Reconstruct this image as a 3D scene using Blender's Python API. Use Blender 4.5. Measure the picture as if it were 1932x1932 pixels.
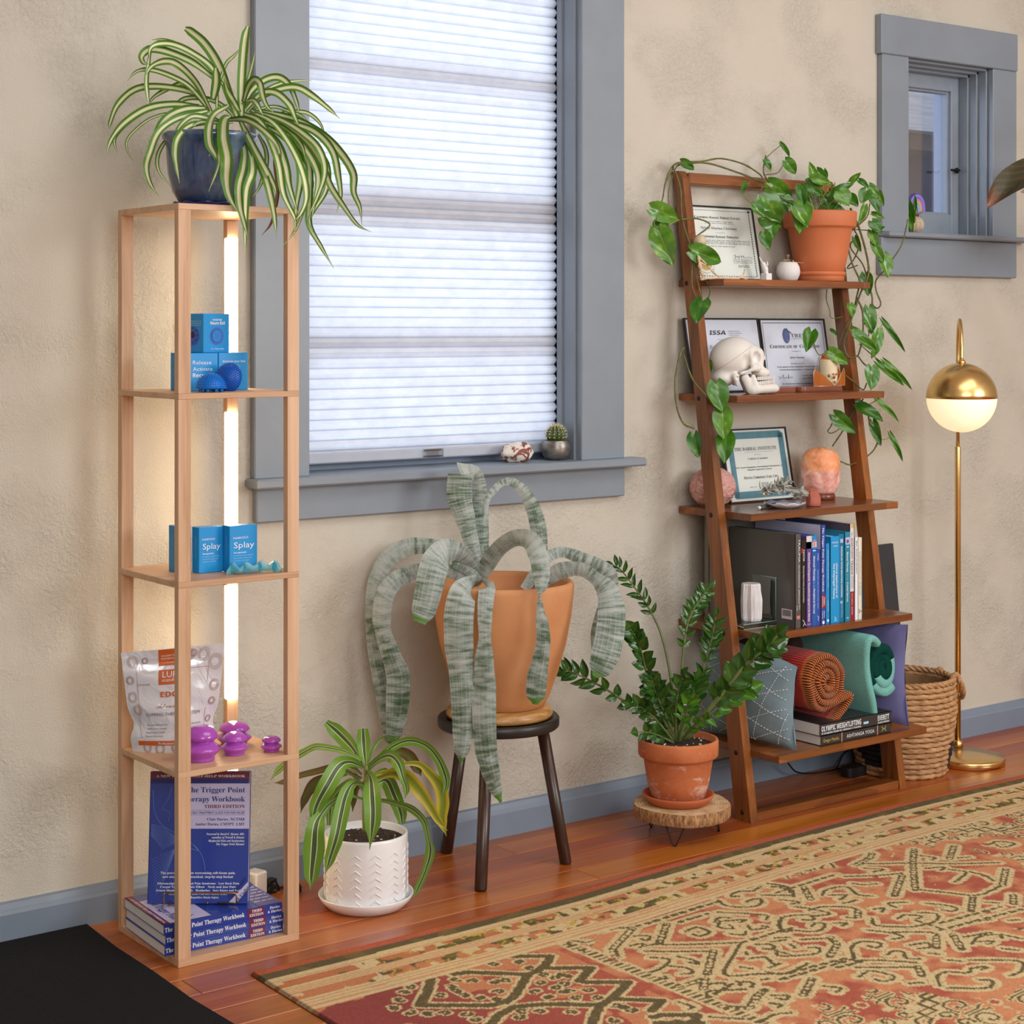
import bpy, math, random
import numpy as np
from mathutils import Vector as V, Matrix
for o in list(bpy.data.objects): bpy.data.objects.remove(o)
SC = bpy.context.scene; COL = SC.collection
R = math.radians
# ------------------------------------------------------------------ camera, world, lights, exposure
FOC, YAW, HOR, CH, CD = 3380.0, R(37.1), 617.0, 1.223, 3.456   # focal length in pixels of the 1932 frame, horizon row, camera height, distance to wall
cam = bpy.data.cameras.new('camera'); camo = bpy.data.objects.new('camera', cam); COL.objects.link(camo)
cam.sensor_width = 36; cam.lens = 36*FOC/1932; cam.shift_y = -(966-HOR)/1932; cam.clip_start = .05
camo.location = (0, -CD, CH); camo.rotation_euler = (R(90), 0, -YAW); SC.camera = camo
SC.view_settings.view_transform = 'Standard'; SC.view_settings.look = 'None'
SC.view_settings.exposure = 0.0; SC.view_settings.gamma = 1; SC.view_settings.use_curve_mapping = False
wd = bpy.data.worlds.new('sky'); SC.world = wd; wd.use_nodes = True
wd.node_tree.nodes['Background'].inputs[0].default_value = (.72, .82, 1, 1); wd.node_tree.nodes['Background'].inputs[1].default_value = 2.4
def area(name, loc, to, sx, sy, power, col):
    l = bpy.data.lights.new(name, 'AREA'); l.shape = 'RECTANGLE'; l.size = sx; l.size_y = sy; l.energy = power; l.color = col
    o = bpy.data.objects.new(name, l); COL.objects.link(o); o.location = loc
    o.rotation_euler = (V(to)-V(loc)).to_track_quat('-Z', 'Y').to_euler(); return o
area('key_area_light', (4.7, -5.4, 2.0), (3.3, -.2, .8), 2.2, 1.5, 106, (.98, .99, 1))  # added key light in front of the windowless front wall
area('fill_area_light', (.3, -5.4, 2.0), (2.2, 0, .9), 2.6, 1.5, 80, (.98, .99, 1))  # added fill from the left, inside the closed room
area('overhead_fill_light', (2.9, -2.2, 2.85), (2.9, -1.9, 0), 2.6, 1.4, 34, (1, .98, .95))  # added soft overhead fill; no ceiling fixture is modelled
area('overcast_daylight_outside', (2.5, 2.6, 1.9), (2.42, 0, 1.35), 1.5, 1.3, 56, (.76, .87, 1))
# ------------------------------------------------------------------ measuring: picture point -> world point
WX, WY, RX, RY = math.sin(YAW), math.cos(YAW), math.cos(YAW), -math.sin(YAW)
def ray(px, py):
    a = (px-966)/FOC; return V((WX+a*RX, WY+a*RY, -(py-HOR)/FOC))
def aY(px, py, y=0): d = ray(px, py); return V((0, -CD, CH))+d*((y+CD)/d.y)
def aZ(px, py, z=0): d = ray(px, py); return V((0, -CD, CH))+d*((z-CH)/d.z)
def aD(px, py, dep): return V((0, -CD, CH))+ray(px, py)*dep
def depth(p): return p[0]*WX+(p[1]+CD)*WY
TOCAM = V((-WX, -WY, 0)); RIGHT = V((RX, RY, 0)); UP = V((0, 0, 1))
# ------------------------------------------------------------------ objects, parts
WLOC = {}
def thing(name, label, cat, loc=(0, 0, 0), group=None):
    o = bpy.data.objects.new(name, None); COL.objects.link(o); o.empty_display_size = .05
    o.location = loc; WLOC[o] = V(loc); o['label'] = label; o['category'] = cat
    if group: o['group'] = group
    return o
def tag(o, label, cat, group=None):
    o['label'] = label; o['category'] = cat
    if group: o['group'] = group
    return o
def link(name, me, parent=None, world=None, kind=None, label=None):
    o = bpy.data.objects.new(name, me); COL.objects.link(o)
    w = V(world) if world is not None else V((0, 0, 0)); WLOC[o] = w
    if parent is not None:
        o.parent = parent; o.location = w-WLOC[parent]
    else: o.location = w
    if kind: o['kind'] = kind
    if label: o['label'] = label
    return o
class MB:
    """collects shapes and links them as ONE mesh object"""
    def __init__(s): s.v = []; s.f = []; s.m = []; s.uv = {}; s.mats = []; s.sm = []
    def mi(s, mat):
        if mat not in s.mats: s.mats.append(mat)
        return s.mats.index(mat)
    def add(s, vs, fs, mat, smooth=False, uvs=None):
        b = len(s.v); i = s.mi(mat); s.v += [tuple(p) for p in vs]
        for f in fs:
            s.f.append([b+k for k in f]); s.m.append(i); s.sm.append(smooth)
        if uvs:
            for k, u in enumerate(uvs): s.uv[b+k] = u
        return s
    def box(s, c, d, mat, rz=0, M=None, bev=0):
        """centre, full size"""
        hx, hy, hz = d[0]/2, d[1]/2, d[2]/2; vs = []
        if bev <= 0:
            vs = [V((x*hx, y*hy, z*hz)) for z in (-1, 1) for y in (-1, 1) for x in (-1, 1)]
            fs = [(0, 2, 3, 1), (4, 5, 7, 6), (0, 1, 5, 4), (2, 6, 7, 3), (0, 4, 6, 2), (1, 3, 7, 5)]
        else:
            b = min(bev, hx*.9, hy*.9, hz*.9); idx = {}
            for sx in (-1, 1):
                for sy in (-1, 1):
                    for sz in (-1, 1):
                        for ax in range(3):
                            p = [sx*(hx-b), sy*(hy-b), sz*(hz-b)]; p[ax] += (sx, sy, sz)[ax]*b
                            idx[sx, sy, sz, ax] = len(vs); vs.append(V(p))
            fs = []
            for ax in range(3):
                o1, o2 = (ax+1) % 3, (ax+2) % 3
                for sg in (-1, 1):
                    q = []
                    for a, c2 in ((-1, -1), (1, -1), (1, 1), (-1, 1)):
                        t = [0, 0, 0]; t[ax] = sg; t[o1] = a; t[o2] = c2; q.append(idx[t[0], t[1], t[2], ax])
                    fs.append(q if sg > 0 else q[::-1])
            for ax in range(3):
                o1, o2 = (ax+1) % 3, (ax+2) % 3
                for a in (-1, 1):
                    for c2 in (-1, 1):
                        t0 = [0, 0, 0]; t0[o1] = a; t0[o2] = c2; t1 = list(t0); t0[ax] = -1; t1[ax] = 1
                        q = [idx[t0[0], t0[1], t0[2], o1], idx[t1[0], t1[1], t1[2], o1], idx[t1[0], t1[1], t1[2], o2], idx[t0[0], t0[1], t0[2], o2]]
                        fs.append(q if a*c2 > 0 else q[::-1])
            for sx in (-1, 1):
                for sy in (-1, 1):
                    for sz in (-1, 1):
                        q = [idx[sx, sy, sz, k] for k in range(3)]; fs.append(q if sx*sy*sz > 0 else q[::-1])
        m = M if M is not None else Matrix.Rotation(rz, 3, 'Z')
        return s.add([m @ p+V(c) for p in vs], fs, mat)
    def bb(s, a, b, mat, bev=0):
        """box between two corners"""
        return s.box([(a[i]+b[i])/2 for i in range(3)], [abs(b[i]-a[i]) for i in range(3)], mat, bev=bev)
    def hexa(s, b4, t4, mat):
        """eight corners: bottom ring, top ring (both counter-clockwise from above)"""
        return s.add(list(b4)+list(t4), [(3, 2, 1, 0), (4, 5, 6, 7)]+[(i, (i+1) % 4, 4+(i+1) % 4, 4+i) for i in range(4)], mat)
    def lathe(s, prof, c, mat, n=40, smooth=True, M=None, close=True):
        vs = []; fs = []; uv = []; m = M if M is not None else Matrix.Identity(3)
        for j, (r, z) in enumerate(prof):
            for i in range(n):
                a = 2*math.pi*i/n; vs.append(m @ V((r*math.cos(a), r*math.sin(a), z))+V(c)); uv.append((i/n, j/max(1, len(prof)-1)))
        for j in range(len(prof)-1):
            for i in range(n):
                k = (i+1) % n; fs.append((j*n+i, j*n+k, (j+1)*n+k, (j+1)*n+i))
        if close:
            if prof[0][0] > 1e-5: fs.append(tuple(range(n))[::-1])
            if prof[-1][0] > 1e-5: fs.append(tuple((len(prof)-1)*n+i for i in range(n)))
        return s.add(vs, fs, mat, smooth, uv)
    def tube(s, pts, rad, mat, n=8, smooth=True, caps=True):
        pts = [V(p) for p in pts]; N = len(pts); rs = rad if isinstance(rad, (list, tuple)) else [rad]*N
        vs = []; fs = []; prev = None
        for i, p in enumerate(pts):
            t = (pts[min(i+1, N-1)]-pts[max(i-1, 0)])
            t = t.normalized() if t.length > 1e-9 else V((0, 0, 1))
            if prev is None: u = t.cross(V((0, 0, 1)) if abs(t.z) < .9 else V((1, 0, 0))).normalized()
            else: u = (prev-t*prev.dot(t)); u = u.normalized() if u.length > 1e-6 else t.orthogonal().normalized()
            prev = u; w = t.cross(u)
            for k in range(n):
                a = 2*math.pi*k/n; vs.append(p+(u*math.cos(a)+w*math.sin(a))*rs[i])
        for i in range(N-1):
            for k in range(n):
                q = (k+1) % n; fs.append((i*n+k, i*n+q, (i+1)*n+q, (i+1)*n+k))
        if caps: fs += [tuple(range(n))[::-1], tuple((N-1)*n+k for k in range(n))]
        return s.add(vs, fs, mat, smooth)
    def obj(s, name, parent=None, kind=None, label=None, world=None):
        me = bpy.data.meshes.new(name); w = V(world) if world is not None else V((0, 0, 0))
        vs = s.v if world is None else [tuple(V(p)-w) for p in s.v]
        me.from_pydata(vs, [], s.f)
        for m in s.mats: me.materials.append(m)
        me.polygons.foreach_set('material_index', s.m); me.polygons.foreach_set('use_smooth', s.sm)
        if s.uv:
            l = me.uv_layers.new(name='UVMap'); li = np.zeros(len(me.loops), dtype=np.int32); me.loops.foreach_get('vertex_index', li)
            tab = np.zeros((len(s.v), 2), dtype=np.float32)
            for k, u in s.uv.items(): tab[k] = u
            l.data.foreach_set('uv', tab[li].ravel())
        me.update(); return link(name, me, parent, w if world is not None else None, kind, label)
def cr(pts, n=8):
    """smooth curve through points (Catmull-Rom), works for tuples of any length"""
    P = [tuple(p) for p in pts]; P = [tuple(2*a-b for a, b in zip(P[0], P[1]))]+P+[tuple(2*a-b for a, b in zip(P[-1], P[-2]))]
    out = []
    for i in range(1, len(P)-2):
        for k in range(n):
            t = k/n; out.append(tuple(.5*(2*b+(c-a)*t+(2*a-5*b+4*c-d)*t*t+(3*b-a-3*c+d)*t**3) for a, b, c, d in zip(P[i-1], P[i], P[i+1], P[i+2])))
    out.append(P[-2]); return out
# ------------------------------------------------------------------ materials
def S(r, g, b):
    f = lambda c: (c/255/12.92) if c <= 10.3 else ((c/255+.055)/1.055)**2.4
    return (f(r), f(g), f(b), 1)
class NT:
    def __init__(s, name):
        s.m = bpy.data.materials.new(name); s.m.use_nodes = True; s.t = s.m.node_tree; s.n = s.t.nodes
        s.b = s.n['Principled BSDF']; s.out = s.n['Material Output']
    def new(s, typ, **kw):
        n = s.n.new(typ)
        for k, v in kw.items(): setattr(n, k, v)
        return n
    def ln(s, a, b): s.t.links.new(a, b)
    def val(s, sock, v):
        if hasattr(v, 'is_output'): s.ln(v, sock)
        else: sock.default_value = v
    def math(s, op, a, b=0., c=None):
        n = s.new('ShaderNodeMath', operation=op); s.val(n.inputs[0], a); s.val(n.inputs[1], b)
        if c is not None: s.val(n.inputs[2], c)
        return n.outputs[0]
    def mix(s, f, a, b):
        n = s.new('ShaderNodeMix', data_type='RGBA'); s.val(n.inputs[0], f); s.val(n.inputs[6], a); s.val(n.inputs[7], b); return n.outputs[2]
    def coord(s, kind='Object', scale=(1, 1, 1), rnd=0):
        c = s.new('ShaderNodeTexCoord').outputs[kind]; mp = s.new('ShaderNodeMapping'); mp.inputs['Scale'].default_value = scale; s.ln(c, mp.inputs[0])
        if rnd:
            oi = s.new('ShaderNodeObjectInfo'); v = s.new('ShaderNodeVectorMath', operation='ADD')
            s.ln(mp.outputs[0], v.inputs[0]); s.ln(s.math('MULTIPLY', oi.outputs['Random'], rnd), v.inputs[1]); return v.outputs[0]
        return mp.outputs[0]
    def noise(s, co, scale, detail=4, rough=.55, dist=0):
        n = s.new('ShaderNodeTexNoise'); s.ln(co, n.inputs['Vector']); n.inputs['Scale'].default_value = scale; n.inputs['Detail'].default_value = detail
        n.inputs['Roughness'].default_value = rough; n.inputs['Distortion'].default_value = dist; return n.outputs[0]
    def ramp(s, f, stops, inter='LINEAR'):
        n = s.new('ShaderNodeValToRGB'); n.color_ramp.interpolation = inter; e = n.color_ramp.elements
        while len(e) > 1: e.remove(e[-1])
        e[0].position = stops[0][0]; e[0].color = stops[0][1]
        for p, c in stops[1:]:
            k = e.new(p); k.color = c
        s.ln(f, n.inputs[0]); return n.outputs[0]
    def bump(s, h, strength=.3, dist=.01):
        n = s.new('ShaderNodeBump'); n.inputs['Strength'].default_value = strength; n.inputs['Distance'].default_value = dist; s.ln(h, n.inputs['Height']); s.ln(n.outputs[0], s.b.inputs['Normal']); return n
    def col(s, c): s.val(s.b.inputs['Base Color'], c); return s
    def set(s, **kw):
        for k, v in kw.items(): s.val(s.b.inputs[k.replace('_', ' ')], v)
        return s
G = lambda v: (v, v, v, 1)
def mat(name, c, rough=.5, var=.12, scale=30, metal=0, bump=0, bscale=150, spec=.5, coat=0, rnd=0, sss=0):
    """plain material: colour with a little noise in it, fine relief"""
    t = NT(name); co = t.coord('Object', rnd=rnd); n = t.noise(co, scale)
    lo = tuple(max(0, x*(1-var)) for x in c[:3])+(1,); hi = tuple(min(1, x*(1+var)) for x in c[:3])+(1,)
    t.col(t.ramp(n, [(.3, lo), (.7, hi)])); t.set(Roughness=rough, Metallic=metal, Specular_IOR_Level=spec, Coat_Weight=coat)
    if bump: t.bump(t.noise(co, bscale, 3), bump, .002)
    if sss: t.set(Subsurface_Weight=sss, Subsurface_Scale=.01)
    return t.m
def wood(name, c0, c1, c2, axis=0, rough=.4, fine=1., rnd=0, knots=0, coat=0, bump=.05, seg=0):
    """grain running along the given axis"""
    t = NT(name); sc = [14*fine]*3; sc[axis] = 1.1*fine; co = t.coord('Object', tuple(sc), rnd)
    n1 = t.noise(co, 1.0, 6, .62, .6); sc2 = [120*fine]*3; sc2[axis] = 4*fine; co2 = t.coord('Object', tuple(sc2), rnd)
    n2 = t.noise(co2, 1.0, 3, .6)
    f = t.math('ADD', t.math('MULTIPLY', n1, .72), t.math('MULTIPLY', n2, .28))
    c = t.ramp(f, [(.33, c0), (.5, c1), (.68, c2)])
    if rnd:
        oi = t.new('ShaderNodeObjectInfo'); hs = t.new('ShaderNodeHueSaturation'); t.ln(c, hs.inputs['Color'])
        t.ln(t.math('MULTIPLY_ADD', oi.outputs['Random'], .34, .84), hs.inputs['Value']); t.ln(t.math('MULTIPLY_ADD', oi.outputs['Random'], .02, .49), hs.inputs['Hue']); c = hs.outputs[0]
    if seg:      # butcher-block staves: lengths of different tone along the grain
        v = t.new('ShaderNodeTexVoronoi', feature='F1', distance='CHEBYCHEV'); s3 = [11]*3; s3[axis] = 2.6; t.ln(t.coord('Object', tuple(s3)), v.inputs['Vector']); v.inputs['Scale'].default_value = 1; v.inputs['Randomness'].default_value = .8
        bw = t.new('ShaderNodeSeparateColor'); t.ln(v.outputs['Color'], bw.inputs[0]); hs = t.new('ShaderNodeHueSaturation'); t.ln(c, hs.inputs['Color'])
        t.ln(t.math('MULTIPLY_ADD', bw.outputs[0], seg, 1-seg/2), hs.inputs['Value']); c = hs.outputs[0]
    t.col(c); t.set(Roughness=rough, Coat_Weight=coat, Coat_Roughness=.25)
    if bump: t.bump(n2, bump, .001)
    return t.m
def glass(name, tint=(1, 1, 1, 1), mixf=.12, rough=.02):
    t = NT(name); tr = t.new('ShaderNodeBsdfTransparent'); tr.inputs[0].default_value = tint; gl = t.new('ShaderNodeBsdfGlossy'); gl.inputs['Roughness'].default_value = rough
    lw = t.new('ShaderNodeLayerWeight'); lw.inputs[0].default_value = .35; mx = t.new('ShaderNodeMixShader'); t.ln(t.math('ADD', t.math('MULTIPLY', lw.outputs['Fresnel'], .6), mixf*.4), mx.inputs[0])
    t.ln(tr.outputs[0], mx.inputs[1]); t.ln(gl.outputs[0], mx.inputs[2]); t.ln(mx.outputs[0], t.out.inputs['Surface']); return t.m
def emit(name, c, strength):
    t = NT(name); t.col(c); t.set(Emission_Color=c, Emission_Strength=strength, Roughness=.4); return t.m
# ------------------------------------------------------------------ lettering
_tc = {}
def glyphs(st, s):
    base = dict(bs=0x1D400, bi=0x1D468, sc=0x1D4D0, sb=0x1D5D4, si=0x1D608)[st]
    return ''.join(chr(base+ord(c)-65) if 'A' <= c <= 'Z' else chr(base+26+ord(c)-97) if 'a' <= c <= 'z' else c for c in s)
def text_geo(s, st='n'):
    k = (s, st)
    if k in _tc: return _tc[k]
    c = bpy.data.curves.new('lettering', 'FONT'); c.body = s if st == 'n' else glyphs(st, s); c.resolution_u = 2
    o = bpy.data.objects.new('lettering', c); COL.objects.link(o); bpy.context.view_layer.update()
    me = bpy.data.meshes.new_from_object(o.evaluated_get(bpy.context.evaluated_depsgraph_get()))
    vs = [(v.co.x, v.co.y) for v in me.vertices]; fs = [tuple(p.vertices) for p in me.polygons]
    bpy.data.objects.remove(o); bpy.data.curves.remove(c); bpy.data.meshes.remove(me); _tc[k] = (vs, fs); return vs, fs
class Panel:
    """flat face: origin = lower left corner, u to the right, v up; fractions of width and height place print on it"""
    def __init__(s, o, u, v, W, H, lift=.0004):
        s.o, s.u, s.v, s.W, s.H = V(o), V(u).normalized(), V(v).normalized(), W, H; s.n = s.u.cross(s.v).normalized(); s.lift = lift
    def p(s, a, b, k=1): return s.o+s.u*(a*s.W)+s.v*(b*s.H)+s.n*(s.lift*k)
    def text(s, mb, txt, u0, u1, vb, h, m, st='n', rot=0, k=2):
        """fits the string between u0 and u1, capital height h (all fractions), baseline vb; rot=-90 runs down the face"""
        vs, fs = text_geo(txt, st)
        if not vs: return
        x0 = min(x for x, y in vs); x1 = max(x for x, y in vs); cap = .69
        out = []
        for x, y in vs:
            a = (x-x0)/(x1-x0); b = y/cap
            if rot == 0: out.append(s.p(u0+a*(u1-u0), vb+b*h, k))
            elif rot == -90: out.append(s.p(vb+b*h, u0+a*(u1-u0), k))
        mb.add(out, fs, m)
    def rect(s, mb, u0, v0, u1, v1, m, k=1): mb.add([s.p(u0, v0, k), s.p(u1, v0, k), s.p(u1, v1, k), s.p(u0, v1, k)], [(0, 1, 2, 3)], m)
    def frame(s, mb, u0, v0, u1, v1, tu, m, k=1, tv=None):
        tv = tv if tv is not None else tu*s.W/s.H
        s.rect(mb, u0, v0, u1, v0+tv, m, k); s.rect(mb, u0, v1-tv, u1, v1, m, k); s.rect(mb, u0, v0+tv, u0+tu, v1-tv, m, k); s.rect(mb, u1-tu, v0+tv, u1, v1-tv, m, k)
    def dashes(s, mb, u0, u1, v, h, m, rnd, k=1.5, gap=.012):
        """line of print too small to read"""
        x = u0
        while x < u1-.01:
            w = rnd.uniform(.02, .075); s.rect(mb, x, v, min(u1, x+w), v+h, m, k); x += w+gap
    def disc(s, mb, a, b, r, m, k=1, n=22, asp=1.):
        c = s.p(a, b, k); mb.add([c+s.u*(r*math.cos(2*math.pi*i/n))+s.v*(r*asp*math.sin(2*math.pi*i/n)) for i in range(n)], [tuple(range(n))], m)
    def line(s, mb, pts, w, m, k=1.6):
        P = [s.p(a, b, k) for a, b in pts]
        for i in range(len(P)-1):
            d = P[i+1]-P[i]
            if d.length < 1e-6: continue
            q = d.cross(s.n).normalized()*w/2; mb.add([P[i]-q, P[i+1]-q, P[i+1]+q, P[i]+q], [(0, 1, 2, 3)], m)
# ------------------------------------------------------------------ surfaces from distance fields
def nets(fn, lo, hi, h):
    """closed smooth surface of fn(x,y,z) < 0 on a grid of spacing h"""
    ax = [np.arange(a-h, b+2*h, h) for a, b in zip(lo, hi)]; X, Y, Z = np.meshgrid(*ax, indexing='ij'); F = fn(X, Y, Z); sg = F < 0
    nx, ny, nz = [n-1 for n in F.shape]; acc = np.zeros((nx, ny, nz, 3)); cnt = np.zeros((nx, ny, nz))
    cor = [(a, b, c) for a in (0, 1) for b in (0, 1) for c in (0, 1)]
    sl = lambda A, c: A[c[0]:c[0]+nx, c[1]:c[1]+ny, c[2]:c[2]+nz]
    for i, a in enumerate(cor):
        for b in cor[i+1:]:
            if sum(abs(p-q) for p, q in zip(a, b)) != 1: continue
            fa, fb = sl(F, a), sl(F, b); m = (fa < 0) != (fb < 0); t = np.where(m, fa/np.where(m, fa-fb, 1), 0)
            for d in range(3): acc[..., d] += np.where(m, a[d]+(b[d]-a[d])*t, 0)
            cnt += m
    act = cnt > 0; ids = -np.ones((nx, ny, nz), dtype=int); ids[act] = np.arange(act.sum())
    ii = np.argwhere(act); pos = (ii+acc[act]/cnt[act][:, None])*h+np.array([a[0] for a in ax]); faces = []
    for d in range(3):
        e1, e2 = (d+1) % 3, (d+2) % 3; s0 = [slice(None)]*3; s1 = [slice(None)]*3; s0[d] = slice(0, -1); s1[d] = slice(1, None)
        A, B = sg[tuple(s0)], sg[tuple(s1)]; ch = np.argwhere(A != B)
        for c in ch:
            if c[e1] == 0 or c[e2] == 0 or c[e1] > (nx, ny, nz)[e1]-1 or c[e2] > (nx, ny, nz)[e2]-1: continue
            q = []
            for o1, o2 in ((-1, -1), (0, -1), (0, 0), (-1, 0)):
                k = c.copy(); k[e1] += o1; k[e2] += o2; q.append(int(ids[tuple(k)]))
            if min(q) < 0: continue
            faces.append(q if A[tuple(c)] else q[::-1])
    return [tuple(p) for p in pos], faces
def ell(X, Y, Z, c, r): return (np.sqrt(((X-c[0])/r[0])**2+((Y-c[1])/r[1])**2+((Z-c[2])/r[2])**2)-1)*min(r)
def cap(X, Y, Z, a, b, ra, rb=None):
    rb = ra if rb is None else rb; a = np.array(a, float); b = np.array(b, float); d = b-a
    t = np.clip(((X-a[0])*d[0]+(Y-a[1])*d[1]+(Z-a[2])*d[2])/max(1e-12, d @ d), 0, 1)
    return np.sqrt((X-a[0]-t*d[0])**2+(Y-a[1]-t*d[1])**2+(Z-a[2]-t*d[2])**2)-(ra+(rb-ra)*t)
def smin(a, b, k): h = np.clip(.5+.5*(b-a)/k, 0, 1); return b*(1-h)+a*h-k*h*(1-h)
def smax(a, b, k): return -smin(-a, -b, k)
# ------------------------------------------------------------------ leaves
def ribbon(pts, wid, mat_, name, parent, nrm=None, fold=.15, n=5, curl=0., roll=0., label=None, sub=6, thick=0):
    """leaf blade along 3-D points; widths along it; faces the given normal, with a crease (fold) along the middle"""
    nw = len(wid); q = cr([tuple(p) for p in pts], sub); N = len(q); mb = MB(); vs = []; uv = []; L = nrm if nrm is not None else TOCAM
    for i in range(N):
        t = i/(N-1); x = t*(nw-1); k = min(int(x), nw-2); u_ = x-k; u_ = u_*u_*(3-2*u_); w = wid[k]*(1-u_)+wid[k+1]*u_
        d = V(q[min(i+1, N-1)])-V(q[max(i-1, 0)]); d = d.normalized() if d.length > 1e-9 else UP
        rl = roll if not isinstance(roll, (list, tuple)) else roll[min(int(t*len(roll)), len(roll)-1)]
        s = d.cross(L); s = s.normalized() if s.length > 1e-3 else RIGHT
        if rl: s = Matrix.Rotation(rl, 3, d) @ s
        f = s.cross(d)
        for j in range(n):
            a = 2*j/(n-1)-1; vs.append(V(q[i])+s*(a*w/2)+f*(fold*w*(abs(a)-.5))+f*curl*w*(a*a)); uv.append((j/(n-1), t))
    fs = [(i*n+j, i*n+j+1, (i+1)*n+j+1, (i+1)*n+j) for i in range(N-1) for j in range(n-1)]
    mb.add(vs, fs, mat_, True, uv); return mb.obj(name, parent, label=label)
def blade_mesh(name, mat_, kind='heart', fold=.18, droop=.22, n=7, rows=10):
    """unit leaf: base at the origin, tip at +Y 1, half width 0.5 along X, face +Z"""
    mb = MB(); vs = []; uv = []
    for i in range(rows+1):
        t = i/rows
        if kind == 'heart': hw = .5*min(1, (1-(1-min(1, t/.30))**2)**.5*1.0 if t < .30 else math.cos((t-.30)/.70*math.pi/2)**.78); lob = .20
        elif kind == 'lance': hw = .5*math.sin(math.pi*t**.85)**.85; lob = 0
        else: hw = .5*math.sin(math.pi*t**.7)**.7; lob = .02
        if i == rows: hw = .004
        if kind == 'heart' and i == 0: hw = .20
        for j in range(n):
            a = 2*j/(n-1)-1; y = t-lob*(abs(a)**.7)*(1-t)**2.2
            z = fold*hw*abs(a)*1.2-droop*t*t*.6+.03*math.sin(7*t+3*a); vs.append((a*hw, y, z)); uv.append((j/(n-1), t))
    fs = [(i*n+j, i*n+j+1, (i+1)*n+j+1, (i+1)*n+j) for i in range(rows) for j in range(n-1)]
    mb.add(vs, fs, mat_, True, uv)
    me = bpy.data.meshes.new(name); me.from_pydata(mb.v, [], mb.f); me.materials.append(mat_); me.polygons.foreach_set('use_smooth', [True]*len(mb.f))
    l = me.uv_layers.new(name='UVMap'); li = np.zeros(len(me.loops), dtype=np.int32); me.loops.foreach_get('vertex_index', li)
    tab = np.array([mb.uv[k] for k in range(len(mb.v))], dtype=np.float32); l.data.foreach_set('uv', tab[li].ravel()); me.update(); return me
def put_leaf(name, me, parent, base, tip, w, face=None, roll=0.):
    """leaf from base to tip, width w, facing the given direction"""
    base, tip = V(base), V(tip); y = tip-base; ln_ = y.length; y.normalize(); f = face if face is not None else TOCAM
    x = y.cross(f); x = x.normalized() if x.length > 1e-3 else RIGHT
    if roll: x = Matrix.Rotation(roll, 3, y) @ x
    z = x.cross(y); o = bpy.data.objects.new(name, me); COL.objects.link(o); o.parent = parent
    M = Matrix.Identity(4)
    for r_ in range(3): M[r_][0] = x[r_]*w; M[r_][1] = y[r_]*ln_; M[r_][2] = z[r_]*ln_; M[r_][3] = base[r_]-WLOC[parent][r_]
    o.matrix_local = M; WLOC[o] = base; return o
# ================================================================== the setting
def struct(name, mb, parent=None, **kw): return mb.obj(name, parent, kind='structure' if parent is None else None, **kw)
t = NT('plaster'); co = t.coord('Object')
big = t.noise(co, 1.3, 3); t.col(t.ramp(big, [(.3, S(196, 191, 178)), (.7, S(204, 199, 186))])); t.set(Roughness=.62, Specular_IOR_Level=.35)
patch = t.ramp(t.noise(co, 4.5, 3), [(.42, G(0)), (.62, G(1))])
h = t.math('ADD', t.math('MULTIPLY', t.math('MULTIPLY', t.noise(co, 95, 5, .6, .8), patch), 1.0), t.math('ADD', t.math('MULTIPLY', t.noise(co, 260, 2), .16), t.math('MULTIPLY', t.noise(co, 14, 4), .22)))
t.bump(h, .62, .012); PLASTER = t.m
TRIM = mat('grey_blue_trim_paint', S(132, 143, 154), .38, .05, 8, bump=.12, bscale=60)
TRIMB = mat('baseboard_paint', S(126, 140, 157), .42, .05, 8, bump=.1, bscale=60)
WHITE = mat('white_paint', S(226, 226, 224), .6, .03)
PLANK = wood('orange_fir_plank', S(138, 66, 18), S(170, 90, 30), S(192, 114, 48), 0, .3, .8, rnd=40, coat=.25, bump=.03)
SUB = mat('dark_gap', S(60, 26, 12), .8)
# wall with two openings
W1 = (2.036, 2.814, .892, 2.13); W2 = (4.035, 4.418, 1.495, 2.003); XL, XR, TOP, TH = -1.6, 6.6, 2.95, .165
mb = MB()
def wall_piece(x0, x1, z0, z1): mb.bb((x0, 0, z0), (x1, TH, z1), PLASTER)
wall_piece(XL, W1[0], 0, TOP); wall_piece(W1[0], W1[1], 0, W1[2]); wall_piece(W1[0], W1[1], W1[3], TOP); wall_piece(W1[1], W2[0], 0, TOP)
wall_piece(W2[0], W2[1], 0, W2[2]); wall_piece(W2[0], W2[1], W2[3], TOP); wall_piece(W2[1], XR, 0, TOP)
struct('wall_back', mb)
struct('wall_left', MB().bb((XL-.15, -5.8, 0), (XL, TH, TOP), PLASTER)); struct('wall_right', MB().bb((XR, -5.8, 0), (XR+.15, TH, TOP), PLASTER))
struct('wall_front', MB().bb((XL-.15, -5.95, 0), (XR+.15, -5.8, TOP), PLASTER)); struct('ceiling', MB().bb((XL-.15, -5.95, TOP), (XR+.15, TH, TOP+.1), WHITE))
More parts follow.
